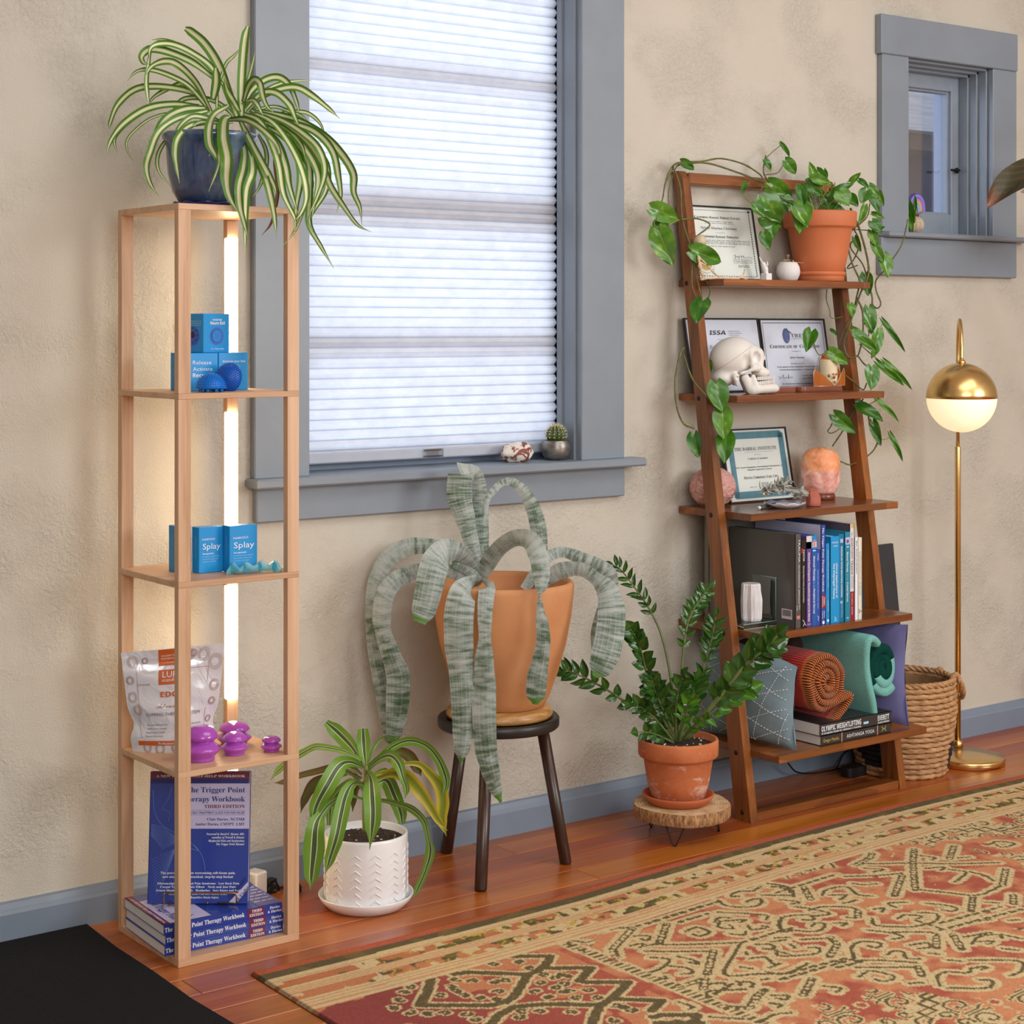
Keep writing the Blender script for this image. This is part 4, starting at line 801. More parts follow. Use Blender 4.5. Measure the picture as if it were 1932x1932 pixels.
SPL = [  # picture trace (enlarged), width, depth change at the tip (towards the camera is negative)
 ([(960, 690), (900, 520), (830, 330), (740, 190), (650, 110), (605, 85)], 62, .02, 1), ([(990, 700), (985, 520), (995, 300), (1010, 150), (1030, 70)], 56, .0, 1),
 ([(850, 480), (780, 340), (640, 240), (520, 190), (420, 190), (370, 225), (365, 300)], 42, -.06, 0), ([(860, 460), (740, 320), (600, 220), (480, 165), (380, 160)], 30, .05, 0),
 ([(800, 420), (650, 310), (480, 240), (370, 225), (315, 270), (325, 315), (360, 325)], 52, -.05, 0), ([(370, 240), (345, 420), (350, 520), (362, 600)], 30, -.01, 0),
 ([(780, 640), (680, 450), (560, 330), (470, 305), (380, 340), (335, 410)], 46, -.1, 0), ([(760, 620), (640, 480), (520, 410), (380, 365), (280, 375), (215, 440)], 36, .0, 0),
 ([(770, 570), (600, 500), (400, 475), (260, 500), (150, 600), (100, 720), (95, 765)], 44, .03, 0), ([(700, 610), (520, 595), (350, 625), (200, 720), (110, 830), (70, 945)], 48, -.02, 0),
 ([(760, 665), (560, 650), (380, 690), (250, 790), (210, 860), (225, 930), (262, 985)], 22, .0, 0), ([(640, 602), (430, 600), (280, 670), (170, 760), (128, 840), (150, 930)], 38, .02, 0),
 ([(780, 650), (620, 470), (520, 480), (400, 545), (355, 605)], 36, .05, 0), ([(740, 620), (600, 630), (480, 690), (410, 800), (395, 875)], 52, -.05, 0),
 ([(760, 640), (560, 690), (430, 780), (370, 920), (345, 1020), (370, 1130), (430, 1220)], 48, -.1, 0), ([(560, 770), (470, 850), (420, 950), (430, 1050), (515, 1162)], 26, -.08, 0),
 ([(770, 720), (640, 740), (560, 820), (540, 920), (550, 1020), (568, 1130)], 46, -.12, 0), ([(900, 605), (810, 660), (770, 740), (770, 860), (810, 940), (835, 1000)], 58, -.13, 0),
 ([(830, 700), (825, 800), (835, 920), (830, 1020), (765, 1185)], 34, -.13, 0), ([(920, 680), (875, 700), (865, 820), (890, 960), (885, 1100), (905, 1220), (975, 1345)], 80, -.15, 0),
 ([(960, 780), (1005, 900), (1000, 1020), (970, 1150), (975, 1280), (1005, 1400), (1030, 1500)], 54, -.14, 0), ([(980, 790), (1045, 920), (1060, 1050), (1020, 1180), (1012, 1400), (1010, 1620)], 54, -.13, 0),
 ([(970, 690), (1050, 850), (1130, 1000), (1200, 1130), (1222, 1205)], 48, -.13, 0), ([(990, 790), (1090, 960), (1160, 1130), (1205, 1330), (1222, 1500)], 48, -.14, 0),
 ([(1000, 660), (1110, 710), (1190, 860), (1240, 1010), (1270, 1200), (1340, 1350), (1345, 1390)], 46, -.13, 0), ([(1060, 650), (1200, 720), (1320, 880), (1400, 1060), (1425, 1220), (1390, 1330), (1335, 1392)], 44, -.13, 0),
 ([(1100, 650), (1280, 730), (1430, 850), (1530, 1000), (1590, 1150), (1680, 1290), (1770, 1410), (1860, 1458)], 44, -.10, 0), ([(1060, 640), (1250, 700), (1400, 790), (1510, 900), (1550, 1050), (1500, 1220), (1425, 1375)], 44, -.11, 0),
 ([(1100, 660), (1300, 715), (1480, 780), (1600, 910), (1640, 1080), (1655, 1220), (1625, 1335)], 48, -.08, 0), ([(1100, 640), (1330, 690), (1520, 790), (1650, 915), (1740, 1060), (1745, 1190), (1785, 1290), (1800, 1412)], 54, -.06, 0),
 ([(1000, 600), (1060, 500), (1150, 430), (1240, 415), (1310, 470), (1360, 590), (1377, 675)], 48, .0, 0), ([(1010, 620), (1120, 520), (1240, 460), (1340, 440), (1458, 436)], 28, .06, 0),
 ([(1030, 640), (1130, 540), (1260, 490), (1370, 485), (1480, 550), (1580, 630), (1648, 692)], 48, -.02, 0), ([(1000, 580), (1030, 480), (1070, 430), (1110, 455), (1130, 540), (1160, 610), (1210, 657)], 46, -.1, 0),
 ([(1010, 640), (1120, 525), (1220, 520), (1310, 600), (1350, 690), (1375, 745)], 46, -.06, 0), ([(1050, 640), (1200, 612), (1300, 640), (1400, 680), (1445, 755)], 26, .0, 0),
 ([(1180, 690), (1300, 650), (1430, 655), (1520, 730), (1550, 832)], 28, .04, 0), ([(1000, 600), (1020, 480), (1060, 330), (1080, 238)], 26, .03, 0), ([(830, 480), (880, 330), (930, 275), (988, 212)], 26, .04, 0),
 ([(975, 650), (930, 570), (890, 500), (868, 415)], 42, -.05, 0), ([(795, 560), (815, 450), (812, 352)], 56, -.04, 1), ([(820, 640), (822, 560), (825, 470)], 22, .02, 0), ([(1020, 575), (1065, 570), (1100, 610), (1132, 672)], 36, -.1, 0),
 ([(1100, 740), (1220, 850), (1280, 1000), (1310, 1150), (1372, 1350)], 52, -.1, 0), ([(1150, 740), (1290, 830), (1365, 950), (1385, 1100), (1355, 1300), (1345, 1505)], 48, -.09, 0), ([(1150, 720), (1330, 810), (1440, 930), (1505, 1080), (1485, 1240), (1460, 1365)], 48, -.07, 0),
 ([(1200, 740), (1370, 800), (1490, 900), (1565, 1020), (1555, 1180), (1450, 1360), (1472, 1462)], 40, -.05, 0), ([(1150, 750), (1340, 850), (1440, 1000), (1445, 1250), (1445, 1410), (1525, 1560), (1610, 1705)], 46, -.07, 0),
 ([(1130, 790), (1205, 880), (1215, 1010), (1230, 1200), (1190, 1390), (1125, 1480)], 26, -.03, 2), ([(1100, 800), (1150, 900), (1155, 1010), (1110, 1150), (1062, 1222)], 32, -.06, 0), ([(1200, 780), (1340, 870), (1430, 1010), (1462, 1150), (1410, 1300), (1350, 1450), (1250, 1570)], 26, -.05, 0),
 ([(860, 720), (760, 690), (650, 680), (560, 760), (530, 860)], 40, -.08, 0), ([(900, 700), (1010, 700), (1120, 760), (1230, 880), (1255, 1040)], 42, -.12, 0), ([(930, 720), (820, 720), (700, 720), (610, 790)], 30, -.06, 0), ([(1000, 690), (1150, 690), (1290, 760), (1390, 870), (1420, 980)], 42, -.06, 0), ([(940, 690), (880, 620), (760, 560), (600, 560), (530, 640), (540, 720)], 32, .04, 0), ([(980, 700), (1100, 690), (1250, 730), (1330, 840)], 34, .03, 0)]
BRN = striped('dry_leaf', S(150, 96, 60), S(120, 66, 40), .3, .5).m; rl = random.Random(3)
for k, (tr, w, dd, typ) in enumerate(SPL):
    pts = []; m = len(tr)
    for i, (x, y) in enumerate(tr): pts.append(aD(*T1(x, y), cD+(dd*min(1, 2.3*i/(m-1)) if dd <= -.1 else dd*(i/(m-1))**1.1)))
    W = w/3.578/FOC*cD*1.12; wid = [W*.55, W*.9, W, W*.95, W*.6, .001] if typ != 1 else [W*.6, W*.9, W, W, W*.9, W*.45]
    ribbon(pts, wid, BRN if typ == 2 else SPI, 'leaf', sp, fold=.22, n=5, roll=rl.uniform(-.35, .35))
# ================================================================== plants on the floor
# ---- corn plant in the white pot
DRA = NT('corn_plant_leaf'); uv = DRA.new('ShaderNodeTexCoord').outputs['UV']; sx = DRA.new('ShaderNodeSeparateXYZ'); DRA.ln(uv, sx.inputs[0]); d = DRA.math('MULTIPLY', DRA.math('ABSOLUTE', DRA.math('SUBTRACT', sx.outputs[0], .5)), 2)
stv = DRA.new('ShaderNodeCombineXYZ'); DRA.ln(DRA.math('MULTIPLY', sx.outputs[0], 26), stv.inputs[0]); DRA.ln(DRA.math('MULTIPLY', sx.outputs[1], 1.2), stv.inputs[1]); fine = DRA.noise(stv.outputs[0], 1, 2)
c = DRA.ramp(d, [(.0, S(70, 96, 58)), (.20, S(52, 80, 40)), (.235, S(226, 232, 190)), (.29, S(214, 224, 168)), (.33, S(118, 158, 52)), (1, S(104, 156, 42))]); dk = DRA.mix(DRA.math('MULTIPLY', fine, .35), c, S(44, 74, 22)); DRA.col(dk); DRA.set(Roughness=.42, Subsurface_Weight=.08, Subsurface_Scale=.005); DRA = DRA.m
DRY = striped('yellowing_corn_leaf', S(120, 140, 40), S(196, 176, 54), .3, .7, S(120, 96, 30), var=.3).m; DRB = striped('browning_corn_leaf', S(96, 104, 46), S(110, 72, 46), .35, .7, S(70, 44, 30), var=.4).m
CER = mat('white_ceramic', S(238, 239, 240), .25, .02, coat=.4)
c0 = aZ(690.5, 1707, 0); cD = depth(c0); T2 = lambda x, y: (500+x/4.6, 1340+y/4.6)
cp = thing('corn_plant', 'corn plant with drooping striped leaves in white chevron pot and saucer', 'potted plant', c0)
PR, PH = .0885, .156
MB().lathe([(.078, .0005), (.083, .002), (.096, .016), (.101, .026), (.1005, .0285), (.097, .027), (.088, .010), (.0001, .009)], c0, CER, 64).obj('saucer', cp)
mb = MB(); mb.lathe([(.080, .0095), (.0855, .012), (.0875, .02), (PR, PH-.006), (PR-.001, PH-.001), (PR-.004, PH), (PR-.0075, PH-.003), (PR-.008, PH-.03)], c0, CER, 72)
mb.obj('pot', cp)
mb = MB()      # raised chevrons round the pot
for col_ in range(13):
    a0 = 2*math.pi*(col_+.05)/13
    for k in range(8):
        z = .018+.0158*k
        for s_ in (-1, 1):
            pts = [V((PR*.9995*math.cos(a0+s_*da), PR*.9995*math.sin(a0+s_*da), z-dz))+c0 for da, dz in ((0, 0), (.08, .005), (.15, .0098))]; mb.tube(pts, [.0014, .0013, .0006], CER, 6, caps=False)
mb.obj('chevron_relief', cp, kind='stuff')
MB().lathe([(.0001, PH-.014), (PR-.006, PH-.016)], c0, SOIL, 40, close=False).obj('soil', cp)
mb = MB(); rp = random.Random(8); PERL = mat('perlite', S(226, 220, 208), .9, .05)
for k in range(90):
    a, r_ = rp.uniform(0, 6.28), (PR-.010)*math.sqrt(rp.random()); s_ = rp.uniform(.0008, .0020); mb.box(c0+V((r_*math.cos(a), r_*math.sin(a), PH-.0145)), (s_*2, s_*2, s_*1.6), PERL if rp.random() < .35 else SOIL, rz=a)
mb.obj('soil_crumbs', cp, kind='stuff')
mb = MB(); mb.tube(cr([aD(*T2(868, 1060), cD), aD(*T2(862, 900), cD), aD(*T2(868, 700), cD+.004), aD(*T2(880, 480), cD)], 5), .0052, mat('corn_stem', S(128, 128, 66), .6, .2)); mb.obj('stem', cp)
DL = [([(850, 480), (760, 330), (640, 200), (530, 105)], [40, 90, 130, 125, 60], .05, 0, 0), ([(872, 470), (858, 320), (850, 160)], [40, 95, 118, 90], .02, 0, 0),
 ([(840, 430), (700, 360), (540, 325), (430, 320), (320, 375), (200, 450), (110, 530), (48, 605)], [30, 50, 55, 60, 70, 60, 5], .05, 0, .5), ([(855, 500), (740, 450), (640, 490), (540, 650), (450, 820), (395, 1010)], [30, 90, 150, 150, 120, 4], -.08, 0, 0),
 ([(840, 640), (760, 640), (700, 740), (660, 900), (620, 1100), (565, 1280), (522, 1425)], [30, 70, 120, 130, 120, 90, 3], -.11, 0, 0), ([(880, 540), (915, 600), (930, 750), (935, 950), (908, 1212)], [50, 120, 150, 140, 4], -.11, 0, 0),
 ([(890, 510), (980, 430), (1080, 395), (1155, 460), (1195, 580), (1228, 680), (1213, 768)], [30, 60, 110, 100, 60, 55, 5], -.07, 0, 0), ([(885, 490), (980, 420), (1120, 310), (1260, 265), (1400, 310), (1500, 420), (1560, 560), (1572, 650), (1535, 745)], [25, 50, 80, 80, 75, 80, 90, 60, 3], .01, 0, .3),
 ([(895, 570), (1060, 530), (1200, 470), (1340, 470), (1440, 560), (1520, 660), (1545, 800), (1535, 950), (1575, 1095)], [20, 30, 30, 50, 80, 110, 110, 90, 3], .02, 1, 0), ([(900, 625), (1000, 580), (1100, 550), (1230, 580), (1340, 700), (1430, 830), (1500, 950), (1585, 1045)], [20, 30, 70, 120, 110, 80, 60, 3], -.07, 1, 0),
 ([(900, 520), (1000, 420), (1150, 360), (1250, 395), (1320, 500), (1355, 572)], [20, 50, 80, 100, 90, 4], .05, 2, 0), ([(880, 720), (1000, 620), (1065, 620), (1120, 740), (1175, 880), (1190, 985)], [20, 80, 130, 130, 110, 60], .07, 0, 0),
 ([(870, 800), (1000, 780), (1150, 810), (1280, 860), (1380, 960), (1415, 1100), (1435, 1230), (1390, 1400), (1330, 1540), (1285, 1632)], [20, 40, 60, 80, 70, 50, 90, 60, 60, 3], -.04, 0, .4), ([(840, 560), (740, 480), (600, 490), (450, 530), (305, 566), (170, 620), (80, 632)], [20, 40, 55, 55, 50, 45, 4], .03, 2, .3),
 ([(840, 590), (700, 535), (560, 575), (430, 640), (350, 760), (308, 895)], [20, 30, 70, 100, 70, 4], -.02, 2, 0), ([(850, 770), (720, 740), (580, 800), (490, 900), (440, 1010), (425, 1200), (405, 1400), (394, 1560)], [20, 30, 60, 80, 150, 180, 130, 4], -.11, 0, 0),
 ([(845, 650), (740, 620), (640, 720), (575, 820), (560, 1000)], [20, 60, 100, 90, 50], .06, 0, 0), ([(890, 500), (900, 430), (960, 300), (1040, 235), (1085, 292)], [20, 30, 40, 30, 3], .06, 0, .6), ([(850, 700), (780, 560), (700, 540), (640, 600)], [25, 50, 60, 10], .03, 0, 0), ([(880, 640), (960, 560), (1040, 530), (1110, 560)], [20, 45, 60, 10], .03, 0, 0), ([(860, 620), (800, 680), (770, 780), (760, 880)], [20, 40, 50, 8], .04, 2, 0)]
for tr, w, dd, typ, rl_ in DL:
    m = len(tr); pts = [aD(*T2(x, y), cD+dd*min(1, 1.7*i/(m-1))) for i, (x, y) in enumerate(tr)]
    ribbon(pts, [q/4.6/FOC*cD*1.03 for q in w], (DRA, DRY, DRB)[typ], 'leaf', cp, fold=.12, n=7, roll=rl_, label=('yellowing striped leaf', 'browning striped leaf')[typ-1] if typ else None)
# ---- stool with the silver bromeliad
DARKW = wood('espresso_wood', S(34, 20, 15), S(58, 34, 24), S(78, 48, 33), 2, .32, 1.4, bump=.03, coat=.2); BLKW = mat('black_lacquer', S(34, 31, 31), .38, .08, 12)
sc_ = aD(940.5, 1352, 4.045); SZ = .3465; sc_.z = 0; SR = .1375
st = thing('plant_stool', 'low three legged stool with round black seat and dark wooden legs', 'stool', sc_)
mb = MB(); mb.lathe([(SR-.004, SZ-.024), (SR, SZ-.020), (SR, SZ-.004), (SR-.003, SZ), (SR-.012, SZ), (SR-.016, SZ-.003), (.0001, SZ-.003)], sc_, BLKW, 72); mb.obj('seat', st)
for (fx, fy), (tx, ty) in (((843, 1609), (871, 1400)), ((907, 1680), (917, 1400)), ((1067, 1629), (1035, 1375))):
    b = aZ(fx, fy, 0); dirv = (V((sc_.x, sc_.y, 0))-b); tp = b+dirv*.36+V((0, 0, SZ-.024)); t_ = aD(tx, ty, depth(b)*.6+depth(sc_)*.4)
    mb = MB(); mb.tube([b+V((0, 0, .0005)), b+V((0, 0, .004)), tp], [.0125, .0138, .0138], DARKW, 20); mb.obj('leg', st)
ACA = wood('acacia_trivet', S(108, 70, 36), S(190, 142, 82), S(222, 178, 112), 0, .35, .9, bump=.03, coat=.2)
tv = thing('wooden_trivet', 'round two tone acacia wood plate under the terracotta pot on the stool', 'trivet', sc_+V((0, 0, SZ))); tc = sc_+V((.004, .002, SZ-.003))
MB().lathe([(.100, 0), (.118, .0035), (.121, .010), (.116, .022), (.104, .027), (.0001, .027)], tc, ACA, 64).obj('plate', tv); PZ = SZ+.0241
TERR = NT('terracotta'); co = TERR.coord('Object'); n1 = TERR.noise(co, 7, 4, .6); TERR.col(TERR.ramp(n1, [(.3, S(194, 132, 84)), (.7, S(208, 150, 102))])); TERR.set(Roughness=.7); TERR.bump(TERR.noise(co, 160, 3), .1, .002); TERR = TERR.m
pc = aD(949, 1352, depth(sc_)); pc = V((pc.x, pc.y, PZ)); br = thing('bromeliad', 'silver banded bromeliad with long strap leaves in a big terracotta pot on the stool', 'potted plant', pc); cD = depth(pc)
prof = [(.088, 0), (.094, .003), (.104, .020), (.124, .075), (.143, .140), (.154, .200), (.1595, .250), (.1610, .268), (.160, .277), (.155, .281), (.149, .279), (.145, .270), (.143, .240)]
MB().lathe(prof, pc, TERR, 80).obj('pot', br); MB().lathe([(.0001, .238), (.144, .236)], pc, SOIL, 48, close=False).obj('soil', br)
BRO = NT('silver_bromeliad_leaf'); uv = BRO.new('ShaderNodeTexCoord').outputs['UV']; oi = BRO.new('ShaderNodeObjectInfo'); mp = BRO.new('ShaderNodeMapping'); mp.inputs['Scale'].default_value = (1.0, 52, 1); BRO.ln(uv, mp.inputs[0]); ad = BRO.new('ShaderNodeVectorMath', operation='ADD'); BRO.ln(mp.outputs[0], ad.inputs[0]); BRO.ln(BRO.math('MULTIPLY', oi.outputs['Random'], 60), ad.inputs[1])
band = BRO.noise(ad.outputs[0], 1.0, 5, .62, .25); mp2 = BRO.new('ShaderNodeMapping'); mp2.inputs['Scale'].default_value = (.8, 4.5, 1); BRO.ln(uv, mp2.inputs[0]); ad2 = BRO.new('ShaderNodeVectorMath', operation='ADD'); BRO.ln(mp2.outputs[0], ad2.inputs[0]); BRO.ln(BRO.math('MULTIPLY', oi.outputs['Random'], 90), ad2.inputs[1]); zone = BRO.noise(ad2.outputs[0], 1, 3)
mp3 = BRO.new('ShaderNodeMapping'); mp3.inputs['Scale'].default_value = (22, 2, 1); BRO.ln(uv, mp3.inputs[0]); stri = BRO.noise(mp3.outputs[0], 1, 3)
sx = BRO.new('ShaderNodeSeparateXYZ'); BRO.ln(uv, sx.inputs[0]); f = BRO.math('ADD', BRO.math('ADD', band, BRO.math('MULTIPLY', BRO.math('SUBTRACT', zone, .5), .42)), BRO.math('MULTIPLY', BRO.math('SUBTRACT', stri, .5), .34)); f = BRO.math('ADD', f, BRO.math('MULTIPLY', BRO.math('SUBTRACT', sx.outputs[1], .45), .16))
c = BRO.ramp(f, [(.34, S(174, 182, 178)), (.50, S(146, 158, 152)), (.62, S(104, 122, 106)), (.76, S(56, 80, 46))]); tip = BRO.ramp(BRO.math('ADD', sx.outputs[1], BRO.math('MULTIPLY', BRO.math('SUBTRACT', band, .5), .03)), [(.935, G(0)), (.955, G(1))]); BRO.col(BRO.mix(BRO.math('MULTIPLY', tip, .85), c, S(74, 120, 28))); BRO.set(Roughness=.5, Specular_IOR_Level=.4, Subsurface_Weight=.04, Subsurface_Scale=.005); BRO = BRO.m
T3 = lambda x, y: (680+x/3.715, 870+y/3.715)
BL = [  # trace, widths, depth along the leaf, roll along the leaf
 ([(830, 760), (660, 640), (480, 598), (330, 605), (190, 690), (110, 840), (85, 990), (85, 1150), (110, 1350), (150, 1550), (185, 1750), (215, 1930), (238, 1990)], [70, 95, 110, 120, 125, 110, 100, 100, 110, 120, 120, 100, 20], [0, .02, .02, .0, -.02, -.03, -.03, -.03], 0),
 ([(840, 860), (700, 800), (540, 750), (400, 770), (260, 830), (175, 930), (150, 1080), (160, 1200), (215, 1360), (262, 1500), (262, 1650), (250, 1800), (238, 1900), (232, 2000)], [70, 90, 90, 100, 120, 130, 130, 110, 130, 160, 160, 140, 110, 20], [0, -.04, -.08, -.09, -.09, -.08], 0),
 ([(840, 800), (770, 700), (690, 640), (600, 640), (535, 700), (500, 800), (475, 920), (445, 1040), (412, 1132)], [60, 100, 130, 185, 195, 190, 180, 165, 90], [0, -.05, -.1, -.15, -.17, -.18], 0),
 ([(845, 760), (800, 640), (765, 520), (725, 370), (692, 240), (700, 92)], [90, 95, 110, 145, 175, 172], [0, .0, .01, .02], 0),
 ([(704, 100), (770, 80), (822, 90), (836, 200), (840, 330), (850, 480), (866, 600), (878, 668)], [185, 120, 70, 100, 112, 100, 70, 20], [.02, .035, .045, .03, .02], 0),
 ([(845, 640), (882, 300), (935, 205), (1000, 150), (1070, 150), (1150, 220), (1210, 330), (1245, 460), (1262, 600), (1250, 740), (1190, 880)], [50, 40, 50, 48, 62, 85, 105, 115, 100, 85, 50], [.03, .05, .07, .08, .08, .06], 0),
 ([(840, 820), (905, 700), (985, 600), (1090, 540), (1190, 560), (1245, 660), (1268, 780), (1265, 880), (1256, 945), (1258, 1020), (1275, 1150), (1282, 1270), (1262, 1400), (1238, 1530), (1230, 1640), (1226, 1705)], [100, 115, 110, 115, 130, 130, 120, 80, 16, 44, 85, 95, 110, 135, 130, 40], [0, -.05, -.12, -.168, -.178, -.18, -.18, -.18, -.178], 0),
 ([(860, 850), (790, 862), (720, 930), (690, 1080), (690, 1280), (708, 1480), (718, 1680), (722, 1880), (712, 2010), (700, 2136)], [60, 120, 185, 195, 190, 165, 155, 145, 110, 4], [0, -.12, -.178, -.195, -.195, -.19, -.19, -.18, -.18, -.17], 0),
 ([(880, 850), (888, 890), (878, 980), (872, 1100), (872, 1230), (868, 1400), (868, 1600), (868, 1800), (878, 2000), (905, 2150), (945, 2290), (985, 2392)], [70, 110, 105, 95, 80, 125, 155, 158, 150, 125, 90, 20], [-.03, -.155, -.18, -.195, -.195, -.195, -.19, -.19, -.18, -.18, -.17, -.17], 0),
 ([(1150, 900), (1240, 770), (1330, 665), (1430, 640), (1540, 680), (1660, 730), (1740, 790), (1760, 900), (1700, 1050), (1660, 1200), (1640, 1380)], [70, 85, 80, 75, 90, 100, 110, 90, 90, 90, 40], [0, .03, .04, .05, .05], 0),
 ([(1270, 870), (1390, 775), (1540, 758), (1640, 815), (1730, 910), (1760, 1050), (1752, 1200), (1722, 1340), (1680, 1450), (1648, 1512)], [70, 115, 95, 90, 150, 185, 195, 195, 160, 50], [-.02, -.05, -.09, -.12, -.13], 0),
 ([(845, 840), (760, 770), (690, 730), (640, 720)], [50, 70, 70, 40], [0, -.03, -.05], 0), ([(850, 740), (760, 620), (735, 590)], [40, 50, 20], [0, .02, .03], 0), ([(860, 700), (855, 600), (852, 596)], [26, 20, 3], [0, 0, 0], 0)]
BRO2 = BRO.copy(); BRO2.name = 'silver_bromeliad_leaf_folded'
for nd in BRO2.node_tree.nodes:
    if nd.type == 'VALTORGB' and abs(nd.color_ramp.elements[0].position-.935) < .01: nd.color_ramp.elements[1].color = G(0)
for kk, (tr, w, dl, rl_) in enumerate(BL):
    m = len(tr); pts = []
    for i, (x, y) in enumerate(tr):
        t_ = i/(m-1)*(len(dl)-1); k = min(int(t_), len(dl)-2); pts.append(aD(*T3(x, y), cD+dl[k]+(dl[k+1]-dl[k])*(t_-k)))
    ribbon(pts, [q/3.715/FOC*cD*1.02 for q in w], BRO2 if kk in (3, 4, 5, 9) else BRO, 'leaf', br, fold=-.10, n=7, sub=7)
# ---- ZZ plant on a log slice
BARK = NT('cork_bark'); co = BARK.coord('Object', (1, 1, .4)); n1 = BARK.noise(co, 130, 4, .65); BARK.col(BARK.ramp(n1, [(.35, S(120, 84, 52)), (.55, S(176, 132, 88)), (.7, S(204, 164, 118))])); BARK.set(Roughness=.9); BARK.bump(n1, .8, .006); BARK = BARK.m
lc = aD(1287, 1514, 4.318); lc.z = 0
RING = NT('log_end_grain'); co = RING.coord('Object'); v = RING.new('ShaderNodeVectorMath', operation='SUBTRACT'); RING.ln(co, v.inputs[0]); v.inputs[1].default_value = (lc.x+.01, lc.y, 0); mpz = RING.new('ShaderNodeMapping'); mpz.inputs['Scale'].default_value = (1, 1.12, 0); RING.ln(v.outputs[0], mpz.inputs[0]); ln2 = RING.new('ShaderNodeVectorMath', operation='LENGTH'); RING.ln(mpz.outputs[0], ln2.inputs[0])
wv = RING.math('SINE', RING.math('ADD', RING.math('MULTIPLY', ln2.outputs['Value'], 900), RING.math('MULTIPLY', RING.noise(co, 22, 4), 16))); RING.col(RING.ramp(RING.math('ADD', RING.math('MULTIPLY', wv, .14), RING.noise(co, 30, 4)), [(.3, S(176, 138, 92)), (.52, S(212, 182, 138)), (.7, S(226, 202, 162))])); RING.set(Roughness=.7); RING = RING.m
lg = thing('log_slice_stand', 'round log slice plant stand on black hairpin legs', 'plant stand', lc); LR, LZ0, LZ1 = .117, .048, .0775; mb = MB(); n = 56; vs = []
rad = lambda a: LR*(1+.018*math.sin(3*a+1)+.012*math.sin(5*a)+.008*math.sin(9*a+2))
for z, k in ((LZ0, .985), (LZ0+.004, 1.0), (LZ1-.003, 1.0), (LZ1, .985)):
    for i in range(n): a = 2*math.pi*i/n; vs.append(lc+V((rad(a)*k*math.cos(a), rad(a)*k*math.sin(a), z)))
mb.add(vs, [(j*n+i, j*n+(i+1) % n, (j+1)*n+(i+1) % n, (j+1)*n+i) for j in range(3) for i in range(n)], BARK, True); mb.add([vs[3*n+i] for i in range(n)], [tuple(range(n))], RING); mb.add([vs[i] for i in range(n)][::-1], [tuple(range(n))], RING); mb.obj('log_slice', lg)
for px, py, sp_ in ((1229, 1560, 6), (1273, 1597, 16), (1355, 1569, 5), (1300, 1540, 8)):
    b = aZ(px, py, 0); tocn = (lc-b); tocn.z = 0; tdir = RIGHT; mb = MB(); w = sp_*.6+9; hw = w/FOC*4.3; top = b+tocn*.12+V((0, 0, LZ0+.001)); side = V((-tocn.y, tocn.x, 0)).normalized() if tocn.length > .01 else RIGHT
    if sp_ == 16: side = RIGHT
    mb.tube(cr([top-side*hw, b+side*-.006+V((0, 0, .008)), b+V((0, 0, .0016)), b+side*.006+V((0, 0, .008)), top+side*hw], 6), .0016, BLACKM, 8); mb.obj('hairpin_leg', lg)
TERR2 = NT('weathered_terracotta'); co = TERR2.coord('Object'); n1 = TERR2.noise(co, 14, 5, .6); sx = TERR2.new('ShaderNodeSeparateXYZ'); TERR2.ln(co, sx.inputs[0]); low = TERR2.math('MULTIPLY_ADD', sx.outputs[2], -7.5, 1.28)
body = TERR2.ramp(n1, [(.3, S(184, 96, 54)), (.7, S(204, 124, 78))]); sal = TERR2.ramp(TERR2.math('ADD', TERR2.noise(TERR2.coord('Object', (1, 1, 1.6)), 22, 5, .7, .6), TERR2.math('MULTIPLY', low, .14)), [(.55, G(0)), (.70, G(1))]); TERR2.col(TERR2.mix(TERR2.math('MULTIPLY', sal, .62), body, S(226, 206, 194))); TERR2.set(Roughness=.85); TERR2 = TERR2.m
TERR3 = mat('plain_terracotta', S(188, 100, 58), .75, .1, 10, bump=.1)
zc = aD(1279.5, 1510, 4.318); zc.z = LZ1+.0003; cD = depth(zc); zz = thing('zz_plant', 'glossy dark green ZZ plant in a weathered terracotta pot on the log stand', 'potted plant', zc)
MB().lathe([(.066, 0), (.072, .002), (.083, .014), (.087, .021), (.086, .0235), (.082, .0235), (.072, .008), (.0001, .007)], zc, TERR3, 56).obj('saucer', zz)
MB().lathe([(.060, .0075), (.063, .009), (.0745, .050), (.083, .104), (.0865, .112), (.094, .114), (.0965, .118), (.0970, .150), (.0955, .1545), (.092, .156), (.0875, .153), (.086, .14)], zc, TERR2, 64).obj('pot', zz)
MB().lathe([(.0001, .143), (.088, .140)], zc, SOIL, 40, close=False).obj('soil', zz); mb = MB()
for k in range(46):
    a, r_ = rp.uniform(0, 6.28), .082*math.sqrt(rp.random()); s_ = rp.uniform(.001, .0026); mb.box(zc+V((r_*math.cos(a), r_*math.sin(a), .1425)), (s_*2, s_*2, s_*1.5), PERL, rz=a)
mb.obj('perlite', zz, kind='stuff')
ZL = striped('zz_leaflet', S(66, 112, 34), S(46, 92, 28), .05, .25, S(26, 60, 16), rough=.2, var=.5); ZL.set(Coat_Weight=.4, Coat_Roughness=.1); ZL = ZL.m; ZM = [blade_mesh('leaflet', ZL, 'lance', .22, d_, 5, 6) for d_ in (.10, .25)]; ZLB = striped('zz_leaflet_bright', S(96, 150, 40), S(70, 126, 32), .05, .3, S(40, 84, 18), rough=.22, var=.3).m; ZMB = blade_mesh('young_leaflet', ZLB, 'lance', .2, .15, 5, 6)
ZST = mat('zz_stem', S(98, 112, 62), .5, .25, 40); T4 = lambda x, y: (1040+x/3.33, 1040+y/3.33)
